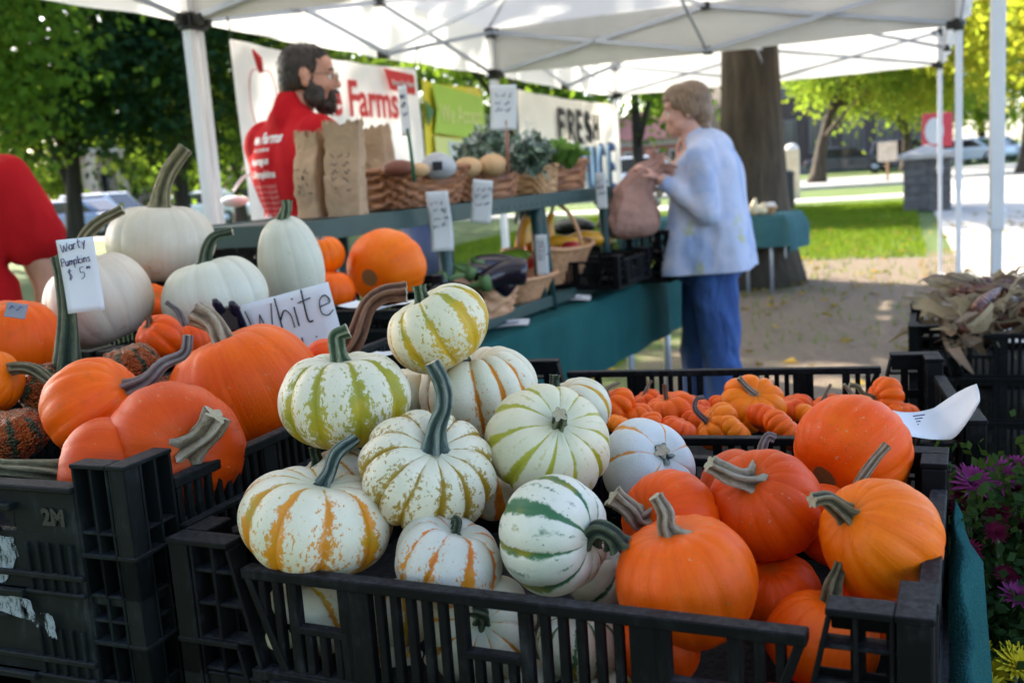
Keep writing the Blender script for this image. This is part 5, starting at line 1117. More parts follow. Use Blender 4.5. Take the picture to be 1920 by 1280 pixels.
def eyes(parent, c, R, s):
    for sx in (-1, 1):
        p = Vector(c) + R @ Vector((sx * .031 * s, .0775 * s, -.002 * s)); MB().ball(p, .0115 * s, 14).build('eye', M['eye'], parent); mb = MB(); mb.ball(p + R @ Vector((0, .0085 * s, 0)), .006 * s, 10); mb.build('iris', M['iris'], parent)
        a = Vector(c) + R @ Vector((sx * .016 * s, .092 * s, .020 * s)); b = Vector(c) + R @ Vector((sx * .034 * s, .092 * s, .026 * s)); d = Vector(c) + R @ Vector((sx * .050 * s, .080 * s, .020 * s)); MB().tube(spline([a, b, d], 8), .0038 * s, 8, flat=.7).build('eyebrow', M['hair_dark'] if s > .985 else M['hair_sandy'], parent)
M['eye'] = simple('eye_white', (.7, .68, .64), .15, .02); M['iris'] = simple('dark_iris', (.03, .02, .015), .1); M['gold'] = simple('thin_metal_frame', (.2, .16, .12), .3, .05, 10, Metallic=.9)
# ================= man with beard: seen from behind, head turned to the right
def person_root(label, pos, heading):     # local +y is the facing direction; heading = world angle of that direction from +x
    return empty('person', Matrix.Translation(pos) @ Matrix.Rotation(heading - math.pi / 2, 4, 'Z'), label, 'person')
q = at(556, 300, 3.62); man = person_root('bearded man in a red T-shirt and glasses seen from behind, looking right', (q.x, q.y, 0), RAD(48))
man.scale = (.93, .95, 1.025); hR = rz(RAD(-40)) @ rx(-.05); hc = Vector((.035, .065, 1.64))
body = head_blobs(hc, hR, .99) + [('c', (0, .005, 1.50), (.012, .04, 1.58), .062, .058), ('c', (0, -.01, 1.40), (0, 0, 1.52), .09, .065)]
body += [('e', (0, 0, 1.30), (.19, .115, .17)), ('e', (0, .005, 1.10), (.17, .115, .18)), ('e', (0, 0, .95), (.175, .12, .13)), ('c', (-.15, 0, 1.42), (.15, 0, 1.42), .07, .07)]
for sx in (-1, 1):
    sh_ = Vector((sx * .195, -.01, 1.43)); el = Vector((sx * .26, .10, 1.17)); wr = Vector((sx * .16, .33, 1.20)); body += [('c', sh_, el, .045, .041), ('c', el, wr, .043, .029)] + hand_blobs(wr, Vector((-sx * .25, .9, -.1)), (0, 0, -1), sx, .5)
    hp, kn, an = Vector((sx * .09, 0, .92)), Vector((sx * .10, .02, .50)), Vector((sx * .11, -.01, .09)); body += [('c', hp, kn, .085, .058), ('c', kn, an, .055, .038), ('e', (sx * .115, .05, .045), (.045, .12, .042))]
organic('body', body, M['skin'], man, .0075, 5)
shirt = [('e', (0, -.008, 1.34), (.228, .13, .14)), ('e', (0, -.005, 1.30), (.205, .135, .19)), ('e', (0, .0, 1.10), (.19, .135, .20)), ('e', (0, 0, .98), (.188, .132, .10)), ('c', (-.165, -.008, 1.42), (.165, -.008, 1.42), .086, .086), ('c', (-.07, -.005, 1.47), (.07, -.005, 1.47), .068, .068), ('c', (0, -.01, 1.49), (0, .0, 1.535), .082, .070)]
for sx in (-1, 1): shirt.append(('c', (sx * .182, -.008, 1.42), (sx * .235, .085, 1.22), .076, .072))
shirt += [('c', (-.10, 0, .90), (.10, 0, .90), .115, .115)]
so = organic('t_shirt', shirt, M['red'], man, .009, 18, .009)
jeans = [('c', (-.09, 0, .90), (.09, 0, .90), .105, .105)]
for sx in (-1, 1): jeans += [('c', (sx * .09, 0, .88), (sx * .10, .02, .5), .098, .075), ('c', (sx * .10, .02, .5), (sx * .11, -.01, .10), .075, .066)]
organic('jeans', jeans, M['denim_dark'], man, .011, 5)
def HP(c, R, s): return lambda x, y, z: Vector(c) + R @ Vector((x * s, y * s, z * s))
P_ = HP(hc, hR, .99); E_ = lambda x, y, z, a, b_, d: ('e', P_(x, y, z), (a * .99, b_ * .99, d * .99), hR)
mh = organic('hair', [E_(0, -.026, .034, .077, .086, .080), E_(0, .012, .068, .063, .066, .042), E_(0, -.062, -.02, .064, .05, .07), E_(.060, -.032, -.0, .018, .036, .05), E_(-.060, -.032, -.0, .018, .036, .05), E_(.066, .012, .036, .012, .024, .034), E_(-.066, .012, .036, .012, .024, .034), E_(0, -.06, -.07, .052, .03, .03)], M['hair_dark'], man, .005, 3); locks(mh, hc, hR, .99, 420, .020, .0017, 3)
mb_ = organic('beard', [E_(0, .058, -.094, .046, .042, .034), E_(0, .076, -.102, .028, .022, .026), E_(.058, .022, -.066, .018, .042, .040), E_(-.058, .022, -.066, .018, .042, .040), E_(.066, .004, -.03, .012, .018, .034), E_(-.066, .004, -.03, .012, .018, .034), E_(0, .098, -.047, .028, .010, .0075), E_(.030, .086, -.068, .013, .016, .026), E_(-.030, .086, -.068, .013, .016, .026)], M['hair_dark'], man, .005, 3)
eyes(man, hc, hR, .995)
for sx in (0,): locks(mb_, hc + Vector((0, 0, -.16)), hR, .8, 260, .014, .0015, 4)
mb = MB()
for sx in (-1, 1):
    mb.tube([P_(sx * .033 + .023 * math.cos(a), .108, -.004 + .019 * math.sin(a)) for a in np.linspace(0, 2 * math.pi, 20)], .0016, 6, caps=False); mb.tube([P_(sx * .056, .106, .004), P_(sx * .074, .06, .006), P_(sx * .080, -.008, .004), P_(sx * .080, -.022, -.012)], .0018, 6)
mb.tube([P_(-.011, .110, .0), P_(0, .115, .005), P_(.011, .110, .0)], .0016, 6); mb.build('glasses', M['gold'], man)
# print across the back of the shirt, wrapped on the back surface
def wrap_text(parent, surf, s, size, x, z, mat, bold=.0, sx=1.0, front=False, align='LEFT', rot=0.0):
    me = text_mesh(s, size, 0.0, bold, align); bm = bmesh.new(); bm.from_mesh(me); bmesh.ops.subdivide_edges(bm, edges=[e for e in bm.edges if e.calc_length() > size * .12], cuts=2)
    d = 1 if front else -1
    for v in bm.verts:
        px = v.co.x * sx * math.cos(rot) - v.co.y * math.sin(rot); pz = v.co.x * sx * math.sin(rot) + v.co.y * math.cos(rot)
        X = x + (px if not front else -px); Z = z + pz; hit, p, n, i = surf.ray_cast(Vector((X, d * 1.0, Z)), Vector((0, -d, 0))); v.co = (X, (p.y + d * .0025) if hit else d * .11, Z)
    bm.to_mesh(me); bm.free(); link('shirt_print', me, mat, parent)
bpy.context.view_layer.update()
for s_, size, x, z, m_, b_ in (('ee Farms', .050, -.125, 1.425, 'ink_white', .0016), ('Iowa  produce', .020, -.11, 1.398, 'ink_white', .0004), ('Asparagus', .034, -.125, 1.355, 'ink_white', .0011), ('U-Pumpkins', .034, -.125, 1.31, 'ink_white', .0011), ('And More!', .034, -.115, 1.16, 'ink_white', .0014)): wrap_text(man, so, s_, size, x, z, M[m_], b_)
for k in range(6): wrap_text(man, so, 'beans corn squash', .021, -.115, 1.275 - k * .0185, M['ink_pink'], .0002)
# ================= woman: back three quarters, looking left, holding the pink bag
q = at(1318, 420, 4.55); wom = person_root('woman with short sandy hair in a blue tie-dye top and jeans, clutching a pink bag', (q.x, q.y, 0), RAD(158))
k_ = .90; hR2 = rz(RAD(10)) @ rx(-.12); hc2 = Vector((0, .055, 1.52)); sh2 = Vector((0, .02, 0))
def wp(px, py, dd): return wom.matrix_world.inverted() @ at(px, py, dd)
hand1 = wp(1240, 338, 4.42); el1 = wp(1325, 398, 4.32); hand2 = wp(1272, 308, 4.62); chin = wp(1272, 262, 4.58); el2 = wp(1285, 400, 4.62); S1 = Vector((-.16, -.035, 1.325)); S2 = Vector((.16, -.025, 1.325))
if (S1 - el1).length > (S2 - el1).length: S1, S2 = S2, S1
body = head_blobs(hc2, hR2, .98, .9, .9) + [('c', (0, .02, 1.36), (0, .035, 1.46), .055, .052), ('e', (0, .02, 1.20), (.16, .12, .15)), ('e', (0, .0, 1.0), (.16, .125, .16)), ('e', (0, -.02, .85), (.175, .135, .13))]
bag_dir = (wp(1215, 318, 4.42) - hand1)
body += [('c', S1, el1, .05, .042), ('c', el1, hand1, .04, .028)] + hand_blobs(hand1, bag_dir, (0, .2, -1), 1, .9, .95) + [('c', S2, el2, .05, .042), ('c', el2, hand2, .04, .028)] + hand_blobs(hand2, chin - hand2, (0, -.3, .2), -1, .8, .95)
for sx in (-1, 1): body += [('c', (sx * .08, -.02 + .03 * sx, .80), (sx * .10, -.01 + .07 * sx, .45), .08, .05), ('c', (sx * .10, -.01 + .07 * sx, .45), (sx * .105, -.03 + .08 * sx, .08), .048, .036), ('e', (sx * .105, .035 + .08 * sx, .04), (.042, .11, .04))]
organic('body', body, M['skin_pale'], wom, .0075, 5)
top = [('e', (0, -.045, 1.33), (.155, .10, .10)), ('c', S1, S2, .062, .062), ('c', (0, -.02, 1.36), (0, .01, 1.395), .085, .068), ('e', (0, -.03, 1.0), (.17, .165, .30))]
for x_ in (-1, 0, 1):
    for y0_, y1_ in ((-.115, -.085), (-.03, -.035), (.075, .015)): top.append(('c', (x_ * .105, y0_, .76), (x_ * .082, y1_, 1.26), .112, .088))
for s_, e_, h_ in ((S1, el1, hand1), (S2, el2, hand2)): top += [('c', s_, e_, .064, .054), ('c', e_, e_.lerp(h_, .88), .054, .040)]
tt = organic('tie_dye_top', top, M['tiedye'], wom, .009, 22, .007, 4)
b_ = bmesh.new(); b_.from_mesh(tt.data); bmesh.ops.bisect_plane(b_, geom=b_.verts[:] + b_.edges[:] + b_.faces[:], plane_co=(0, 0, .815), plane_no=(.0, .03, 1), clear_inner=True); b_.to_mesh(tt.data); b_.free()
sd_ = tt.modifiers.new('thick', 'SOLIDIFY'); sd_.thickness = .004
pants = [('c', (-.07, -.02, .86), (.07, -.02, .86), .118, .118), ('c', (0, -.06, .86), (0, .04, .86), .12, .12)]
for sx in (-1, 1): pants += [('c', (sx * .085, -.02 + .035 * sx, .80), (sx * .10, -.01 + .07 * sx, .45), .108, .086), ('c', (sx * .10, -.01 + .07 * sx, .45), (sx * .105, -.03 + .08 * sx, .06), .086, .088)]
organic('jeans', pants, M['denim'], wom, .010, 4, .010, 7)
P_ = HP(hc2, hR2, .98); E_ = lambda x, y, z, a, b_, d, q=None: ('e', P_(x, y, z), (a * .98, b_ * .98, d * .98), hR2)
wh = organic('hair', [E_(0, -.030, .036, .086, .094, .090), E_(0, .020, .070, .072, .074, .052), E_(0, .062, .058, .058, .036, .030), E_(0, -.065, -.02, .072, .054, .078), E_(.068, -.020, .012, .020, .046, .058), E_(-.068, -.020, .012, .020, .046, .058), E_(.066, .030, .036, .016, .034, .036), E_(-.066, .030, .036, .016, .034, .036), E_(0, -.07, -.085, .055, .03, .03)], M['hair_sandy'], wom, .005, 3)
eyes(wom, hc2, hR2, .98)
for sx in (-1, 1): MB().ball((sx * .105, .04 + .08 * sx, .035), (.05, .125, .042), 16).build('shoe', M['banner'], wom)
bag = empty('plastic_bag', None, 'dusty pink plastic bag of shopping in the hands of the woman', 'bag'); c0 = at(1186, 392, 4.45)
axis = spline([at(1188, 446, 4.46), at(1186, 405, 4.46), at(1190, 365, 4.45), at(1206, 334, 4.43), at(1226, 316, 4.42), at(1243, 300, 4.42)], 30)
prof = [(0, .05), (.03, .092), (.10, .116), (.22, .114), (.36, .092), (.50, .072), (.64, .055), (.76, .042), (.85, .034), (.92, .046), (1, .072)]; rows = []; n = 64; rgb = random.Random(9); ph = [rgb.uniform(0, 6) for _ in range(8)]
for i, p in enumerate(axis):
    f = i / 30; d_ = (axis[min(i + 1, 30)] - axis[max(i - 1, 0)]).normalized(); u = d_.cross(FW).normalized(); w_ = d_.cross(u); r_ = float(np.interp(f, [a for a, b in prof], [b for a, b in prof])); row = []
    for k in range(n):
        a = 2 * math.pi * k / n; pl = min(1, max(0, (f - .18) / .5)); fold = 1 + .16 * pl * math.sin(9 * a + 2.2 * f + ph[0]) + .09 * pl * math.sin(17 * a + ph[1] - 3 * f) + .045 * math.sin(3 * a + 7 * f + ph[2]) + .035 * math.sin(5 * a - 9 * f + ph[3]) + .02 * math.sin(11 * a + 14 * f)
        e_ = .62 + .38 * f; ca, sa = math.copysign(abs(math.cos(a)) ** e_, math.cos(a)), math.copysign(abs(math.sin(a)) ** e_, math.sin(a)); cr = 1 - abs(mnoise.noise(Vector((2.2 * math.cos(a) + f * 2.5, 2.2 * math.sin(a), f * 5)))) * .42 * min(1, .25 + f * 1.6)
        row.append(p + u * (r_ * fold * cr * 1.08 * ca) + w_ * (r_ * .74 * fold * cr * sa) + d_ * (.014 * math.sin(6 * a + ph[4]) * (f > .9)))
    rows.append(row)
mb = MB(); mb.grid(rows, closed=True); mb.build('bag_body', M['dusty_pink'], bag)
for k, (cx, cy, col, lab) in enumerate(((1212, 368, 'pink_toy', 'coral pink bunch hanging from the hand of the woman'), (1232, 372, 'banner', 'white blossom bunch beside the coral pink one'))):
    m_ = simple('coral_pink', (.7, .12, .14), .6) if k == 0 else simple('pale_blossom', (.66, .62, .5), .6); mb = MB(); rg = random.Random(k)
    for j in range(9): mb.ball(tuple(at(cx + rg.uniform(-9, 9), cy + rg.uniform(-12, 12), 4.45 + rg.uniform(-.02, .02))), .013, 8)
    tag(mb.build('small_posy', m_), lab, 'posy')
# ================= second seller at the left edge, facing the camera, head outside the picture
q = at(-128, 420, 2.75); sel = person_root('person in a red T-shirt with small chest print at the left edge, arm hanging down', (q.x, q.y, 0), RAD(-75))
sr = Matrix.Identity(3); hc3 = Vector((0, .03, 1.63)); hz = 1.405 - (1.43 - 1.30)
body = head_blobs(hc3, sr, 1.0) + [('c', (0, 0, 1.42), (0, .01, 1.56), .06, .056), ('e', (0, 0, 1.25), (.18, .115, .17)), ('e', (0, .0, 1.05), (.17, .12, .18)), ('e', (0, 0, .90), (.17, .12, .13)), ('c', (-.14, 0, 1.37), (.14, 0, 1.37), .066, .066)]
for sx in (-1, 1):
    s_, e_, h_ = Vector((sx * .19, 0, 1.37)), Vector((sx * .265, -.01, 1.10)), Vector((sx * .27, .08, .88)); body += [('c', s_, e_, .055, .044), ('c', e_, h_, .042, .03)] + hand_blobs(h_, (0, .15, -1), (-sx, 0, 0), -sx, .5)
    body += [('c', (sx * .09, 0, .86), (sx * .10, .01, .47), .085, .06), ('c', (sx * .10, .01, .47), (sx * .11, -.02, .08), .055, .04), ('e', (sx * .115, .05, .04), (.045, .12, .04))]
organic('body', body, M['skin'], sel, .009, 5)
shirt = [('e', (0, 0, 1.25), (.20, .135, .19)), ('e', (0, .0, 1.05), (.195, .14, .20)), ('e', (0, 0, .92), (.195, .14, .12)), ('c', (-.14, 0, 1.37), (.14, 0, 1.37), .078, .078), ('c', (0, 0, 1.43), (0, 0, 1.455), .072, .068)]
for sx in (-1, 1): shirt.append(('c', (sx * .185, 0, 1.37), (sx * .238, -.008, 1.225), .080, .088))
so3 = organic('t_shirt', shirt, M['red'], sel, .009, 10, .011, 3)
jeans = [('c', (-.09, 0, .86), (.09, 0, .86), .11, .11)]
for sx in (-1, 1): jeans += [('c', (sx * .09, 0, .84), (sx * .10, .01, .47), .10, .078), ('c', (sx * .10, .01, .47), (sx * .11, -.02, .08), .075, .066)]
organic('jeans', jeans, M['denim_dark'], sel, .012, 5)
P_ = HP(hc3, sr, 1.0); E_ = lambda x, y, z, a, b_, d: ('e', P_(x, y, z), (a, b_, d), sr)
organic('hair', [E_(0, -.03, .04, .082, .088, .084), E_(0, .015, .075, .066, .068, .044), E_(0, -.06, -.02, .066, .05, .07)], M['hair_dark'], sel, .007, 3); eyes(sel, hc3, sr, 1.0)
bpy.context.view_layer.update(); wrap_text(sel, so3, 'fresh produce', .016, -.03, 1.285, M['ink_white'], .0003, front=True); wrap_text(sel, so3, 'farm', .012, -.045, 1.265, M['ink_white'], .0003, front=True)
def plane_at(px, py, d): p = at(px, py, d); return p
# ------------------------------------------------------------------ ground
t = NT('lawn_and_bare_soil'); g = t.new('ShaderNodeNewGeometry'); pos = g.outputs['Position']; n = t.noise(pos, 1.3, 6, .65); n2 = t.noise(pos, 14, 5, .7); n3 = t.noise(pos, 70, 3)
gr = t.ramp(t.m('ADD', t.m('MULTIPLY', n2, .6), t.m('MULTIPLY', n, .4)), [(.3, (.05, .088, .012)), (.55, (.08, .128, .015)), (.75, (.125, .16, .024))])
so_ = t.ramp(t.m('ADD', t.m('MULTIPLY', n2, .7), t.m('MULTIPLY', n3, .3)), [(.3, (.11, .08, .056)), (.55, (.19, .138, .096)), (.75, (.30, .235, .17))])
p = t.sep(pos); xs = t.m('SUBTRACT', t.m('MULTIPLY', p[0], .94), t.m('MULTIPLY', p[1], .342)); ys = t.m('ADD', t.m('MULTIPLY', p[0], .342), t.m('MULTIPLY', p[1], .94))
wob = t.m('MULTIPLY', t.m('SUBTRACT', n, .5), 2.2)
m1 = t.m('MULTIPLY', t.step(t.m('ADD', xs, wob), -1.7, -1.1), t.m('SUBTRACT', 1.0, t.step(t.m('ADD', ys, t.m('MULTIPLY', wob, 1.2)), 12.6, 13.8)))
m1 = t.m('MULTIPLY', m1, t.step(ys, 3.0, 4.6))
m1 = t.m('MULTIPLY', m1, t.m('SUBTRACT', 1.0, t.m('MULTIPLY', t.step(n2, .52, .62), t.step(n, .48, .62))))
t.bsdf(t.mix(m1, gr, so_), .95, t.bump(t.m('ADD', n2, t.m('MULTIPLY', n3, .5)), .8, .05)); M['ground'] = t.mat
def sheet(name, pts, z, mat, nx=1):
    o = MB().add([(x, y, z) for x, y in pts], [tuple(range(len(pts)))]).build(name, mat); return tag(o, None, None, None, 'structure')
sheet('ground', [(-300, -60), (300, -60), (300, 400), (-300, 400)], 0, M['ground'])
conc = simple('worn_concrete', (.40, .375, .34), .9, .18, 1.2, .4, 30, .004); asph = simple('pale_asphalt', (.24, .235, .235), .9, .22, .8, .4, 40, .004)
def st(s, t_): p = S * s + T * t_; return (p.x, p.y)
R0 = SI; q = onz(1800, 500, 0); rs, rt = q.dot(S), q.dot(T)
sheet('driveway', [st(rs, -10), st(rs + 6.5, -10), st(rs + 6.5, 60), st(rs, 60)], .010, conc)
q = onz(1580, 375, 0); c0t = q.dot(T) - .2
sheet('cross_street', [st(-120, c0t + 9), st(120, c0t + 9), st(120, c0t + 24), st(-120, c0t + 24)], .006, asph)
sheet('sidewalk', [st(-120, c0t), st(rs, c0t), st(rs, c0t + 2.2), st(-120, c0t + 2.2)], .008, conc)
sheet('wide_walk', [st(2.5, c0t + 2.204), st(rs, c0t + 2.204), st(rs, c0t + 9), st(2.5, c0t + 9)], .0085, conc)
q2 = at(800, 437, 25)
for (s0, s1) in ((-120, rs),):
    k = MB(); a = [st(s0, c0t + 8.85), st(s1, c0t + 8.85), st(s1, c0t + 9.0), st(s0, c0t + 9.0)]; k.add([(x, y, z) for z in (0, .12) for x, y in a], [(0, 1, 5, 4), (1, 2, 6, 5), (2, 3, 7, 6), (3, 0, 4, 7), (4, 5, 6, 7)]); tag(k.build('kerb', conc), None, None, None, 'structure')
# ------------------------------------------------------------------ grass
rgn = np.random.RandomState(4)
def grass(name, N, regions, h=(.04, .09)):
    X = []; 
    for (s0, s1, t0, t1, n) in regions: X.append(np.stack([rgn.uniform(s0, s1, n), rgn.uniform(t0, t1, n)], 1))
    X = np.concatenate(X); n = len(X); c, s = math.cos(YAW), math.sin(YAW); bx = X[:, 0] * c + X[:, 1] * s; by = -X[:, 0] * s + X[:, 1] * c
    a = rgn.uniform(0, 6.28, n); H = rgn.uniform(h[0], h[1], n); w = .004 + .010 * (X[:, 1] / 30); lx, ly = rgn.normal(0, .4, n) * H, rgn.normal(0, .4, n) * H
    V = np.zeros((n, 3, 3)); V[:, 0] = np.stack([bx - np.cos(a) * w, by - np.sin(a) * w, 0 * a], 1); V[:, 1] = np.stack([bx + np.cos(a) * w, by + np.sin(a) * w, 0 * a], 1); V[:, 2] = np.stack([bx + lx, by + ly, H], 1)
    o = link(name, np_mesh(name, V.reshape(-1, 3), np.arange(3 * n).reshape(-1, 3)), M['grass']); tag(o, 'short mown lawn grass around the tents', 'grass', None, 'stuff')
grass('grass', 0, [(-6, -1.75, 3.5, 10, 45000), (-8, rs - .3, 12.9, 26, 60000), (-1.7, 3.4, 7, 12.5, 900), (3.6, 4.4, 8, 13, 2500)])
# ------------------------------------------------------------------ fallen leaves
def fallen(name, n, seed):
    rg = np.random.RandomState(seed); s_ = rg.uniform(-5, 4.6, n); t_ = rg.uniform(5, 20, n); c, s2 = math.cos(YAW), math.sin(YAW); P = np.stack([s_ * c + t_ * s2, -s_ * s2 + t_ * c, rg.uniform(.012, .05, n)], 1); a = rg.uniform(0, 6.28, n); L = rg.uniform(.03, .07, n); h = rg.uniform(-.015, .03, (n, 2))
    u = np.stack([np.cos(a), np.sin(a), 0 * a], 1) * L[:, None]; w = np.stack([-np.sin(a), np.cos(a), 0 * a], 1) * L[:, None] * .6; z1 = np.zeros((n, 3)); z1[:, 2] = h[:, 0]; z2 = np.zeros((n, 3)); z2[:, 2] = h[:, 1]
    V = np.stack([P - u, P + w + z1, P + u, P - w + z2], 1); o = link(name, np_mesh(name, V.reshape(-1, 3), np.arange(4 * n).reshape(-1, 4)), M['dead_leaf']); tag(o, 'dry fallen leaves scattered over the soil and lawn', 'leaves', None, 'stuff')
M['dead_leaf'] = leaf('dry_fallen_leaves', (.12, .07, .02), (.24, .15, .04), (.34, .24, .05), .2)
fallen('fallen_leaves', 1500, 9)
# ------------------------------------------------------------------ trees
def tree(label, base, h, tr, crown_c, crown_r, n, size, mat, seed, barkm='bark', lean=(0, 0), nclump=60, group='trees behind the tents', hollow=.35, name='tree', limbs=8):
    r = empty(name, Matrix.Translation(base), label, 'tree', group); rg = random.Random(seed); top = Vector((lean[0], lean[1], h)); cc = Vector(crown_c)
    mb = MB(); path = spline([(0, 0, -.05), (lean[0] * .15 + .1 * tr, lean[1] * .15, h * .3), (lean[0] * .55, lean[1] * .55, h * .65), top], 14)
    rad = [tr * (1 - .75 * (i / 14)) * (1 + .55 * math.exp(-i / 1.1)) for i in range(15)]; mb.tube(path, rad, 14)
    clumps = []
    for k in range(nclump):
        while True:
            v = Vector((rg.uniform(-1, 1), rg.uniform(-1, 1), rg.uniform(-1, 1)))
            if hollow < v.length < 1: break
        clumps.append((cc.x + v.x * crown_r[0], cc.y + v.y * crown_r[1], cc.z + v.z * crown_r[2], rg.uniform(.6, 1.3)))
    for k in range(limbs):
        i = int(5 + 9 * k / limbs); p0 = path[i]; q = Vector(clumps[k % len(clumps)][:3]); md = p0.lerp(q, .5) + Vector((rg.uniform(-.2, .2), rg.uniform(-.2, .2), .25)) * (q - p0).length * .3; r0 = rad[i] * .55
        pts = spline([p0, md, q], 8); mb.tube(pts, [r0 * (1 - .8 * j / 8) for j in range(9)], 8)
        for e in range(2): q2 = Vector(clumps[(k * 3 + e * 7 + 5) % len(clumps)][:3]); p1 = pts[4 + e]; mb.tube(spline([p1, p1.lerp(q2, .5) + Vector((0, 0, .1)), q2], 5), [r0 * .35 * (1 - .8 * j / 5) for j in range(6)], 6)
    mb.build('trunk', M[barkm], r); V, Q = leaves(n, clumps, min(crown_r) * .20, size, seed); link('crown', np_mesh('crown', V, Q), M[mat], r); return r
def gb(px, py): p = onz(px, py, 0); return p
big = gb(1412, 532); tree('massive tree trunk right behind the second tent, next to the back table', big, 8.0, .37, (.3, .5, 9.2), (4.4, 4.4, 3.0), 9000, .3, 'leaf_dark', 11, hollow=.5, nclump=50)
b = at(143, 470, 25); b.z = 0; tree('dark leafy tree with a forked trunk, left of the tents', b, 4.6, .26, (0, 0, 5.6), (4.4, 4.0, 3.3), 15000, .24, 'leaf_dark', 21, 'bark_dark', lean=(.5, .2), nclump=85, limbs=10)
b = at(345, 450, 27); b.z = 0; tree('dark leafy tree seen just left of the tent leg', b, 4.8, .27, (.2, 0, 5.7), (4.2, 4, 3.4), 15000, .24, 'leaf_dark', 22, 'bark_dark', lean=(.3, 0), nclump=85, limbs=10)
b = at(-130, 450, 19); b.z = 0; tree('leafy tree at the far left edge behind the seller', b, 4.6, .24, (.4, .0, 5.4), (3.2, 3.2, 3.2), 9000, .2, 'leaf_mid', 23, 'bark_dark', nclump=55)
b = at(455, 440, 36); b.z = 0; tree('dark tree between the tent leg and the farm banner', b, 5, .25, (0, 0, 5.6), (4, 4, 3.6), 10000, .28, 'leaf_mid', 24, 'bark_dark', nclump=60)
for (px, d, lab, mt, sd, cz) in ((60, 62, 'sunlit tree far beyond the forked tree', 'leaf_yellow', 31, 5.2), (240, 66, 'green tree far behind the pale columned building', 'leaf_mid', 32, 6), (440, 58, 'bright green tree beside the head of the man', 'leaf_yellow', 33, 4.2), (640, 60, 'tree hidden mostly by the farm banner', 'leaf_mid', 34, 5.5), (860, 62, 'tree far behind the yellow banner', 'leaf_mid', 35, 5.5), (1010, 60, 'tree far behind the canvas banner', 'leaf_mid', 36, 5.5), (1330, 75, 'tree far behind the head of the woman', 'leaf_mid', 38, 6)):
    b = at(px, 330, d); b.z = 0; tree(lab, b, 4.5, .25, (0, 0, cz), (5.2, 4.5, 4.2), 7000, .42, mt, sd, 'bark_dark', nclump=50)
b = at(980, 330, 27); b.z = 0; tree('dark trunked tree on the lawn seen under the green shelf', b, 5.5, .22, (0, 0, 6.6), (4, 4, 2.6), 7000, .3, 'leaf_mid', 39, 'bark_dark', nclump=50)
b = at(1197, 330, 24); b.z = 0; tree('tree with a dark trunk between the canvas banner and the woman', b, 5, .17, (-.1, 0, 5.5), (3.4, 3.2, 3.1), 9000, .22, 'leaf_mid', 37, 'bark_dark', nclump=40)
b = gb(1530, 336); b = at(1532, 330, 44); b.z = 0; tree('leaning tree with yellow green foliage past the sunlit walk', b, 5.6, .30, (2.4, -1.0, 5.4), (4.2, 3.2, 2.5), 15000, .24, 'leaf_yellow', 41, 'bark', lean=(1.6, .0), nclump=55, group='trees along the right hand street')
b = at(1700, 330, 52); b.z = 0; tree('yellow green tree above the brick pillar', b, 5.5, .28, (-.6, 0, 5.2), (4.8, 3.5, 3.1), 16000, .25, 'leaf_yellow', 42, 'bark', nclump=65, group='trees along the right hand street')
b = at(1930, 330, 38); b.z = 0; tree('golden leaved tree with a dark trunk at the right edge', b, 6, .36, (-.6, 0, 7.4), (4.0, 3.6, 4.4), 14000, .22, 'leaf_gold', 43, 'bark_dark', nclump=85, group='trees along the right hand street')
b = at(1840, 330, 68); b.z = 0; tree('green tree far down the driveway', b, 5, .3, (0, 0, 6.2), (5, 4, 4), 8000, .36, 'leaf_yellow', 44, 'bark', nclump=55, group='trees along the right hand street')
b = at(2090, 330, 30); b.z = 0; tree('golden tree just outside the right edge', b, 6, .3, (0, 0, 6.5), (3.4, 3.4, 3.4), 7000, .24, 'leaf_gold', 45, 'bark_dark', nclump=50, group='trees along the right hand street')
# shade trees left of the tents, out of the picture: they dapple the canopies; those behind the camera are added to cut sky fill
for (s_, t_, lab, h, n, sd) in ((-13.0, 5.0, 'shade tree standing left of the tents', 8.5, 2300, 51), (-14.5, 12.5, 'shade tree left of the rear tent', 8.5, 2000, 52), (-14.5, -3.0, 'shade tree left of the front tent', 8.5, 2600, 53), (-21, 18, 'shade tree by the lawn at the left', 9, 2600, 54), (-5.5, -8.5, 'added unseen tree behind the camera at the left, blocking sky light', 4.6, 3200, 55), (3.0, -9.5, 'added unseen tree right behind the camera, blocking sky light', 4.6, 3200, 56)):
    x, y = st(s_, t_); tree(lab, Vector((x, y, 0)), 6.5, .25, (0, 0, h), (3.8, 3.8, 3.2), n, .42, 'leaf_mid', sd, 'bark', nclump=45)
# ------------------------------------------------------------------ right hand street furniture
brick = NT('brown_brick'); o = brick.co(); bt_ = brick.new('ShaderNodeTexBrick'); brick.put(bt_.inputs['Vector'], brick.map(o, (1, 1, 1), rot=(math.pi / 2, 0, 0))); bt_.inputs['Scale'].default_value = 4.5
for k, c in (('Color1', (.06, .034, .034)), ('Color2', (.09, .052, .046)), ('Mortar', (.12, .11, .105))): bt_.inputs[k].default_value = c + (1,)
brick.bsdf(bt_.outputs[0], .9, brick.bump(bt_.outputs[1], -.5, .01)); M['brick'] = brick.mat
stone = simple('rough_grey_stone', (.115, .10, .095), .9, .3, 5, .9, 16, .03); cap_st = simple('pale_cap_stone', (.42, .37, .32), .85, .15, 6)
q = gb(1738, 394); r = empty('brick_pillar', frame(q, YAW), 'squat stone pillar with a pyramid cap beside the driveway', 'pillar')
mb = MB(); rg = random.Random(2)
for j in range(6):
    for i in range(2):
        w = .46; o_ = .0 if j % 2 else .0; x0 = -.44 + i * .44; e = rg.uniform(-.012, .012); mb.box(x0 + .004, x0 + .436, -.44 - e, .44 + e, .17 * j + .006, .17 * (j + 1)); 
mb.box(-.428, .428, -.42, .42, 0, 1.02); mb.build('shaft', stone, r, bevel=.02)
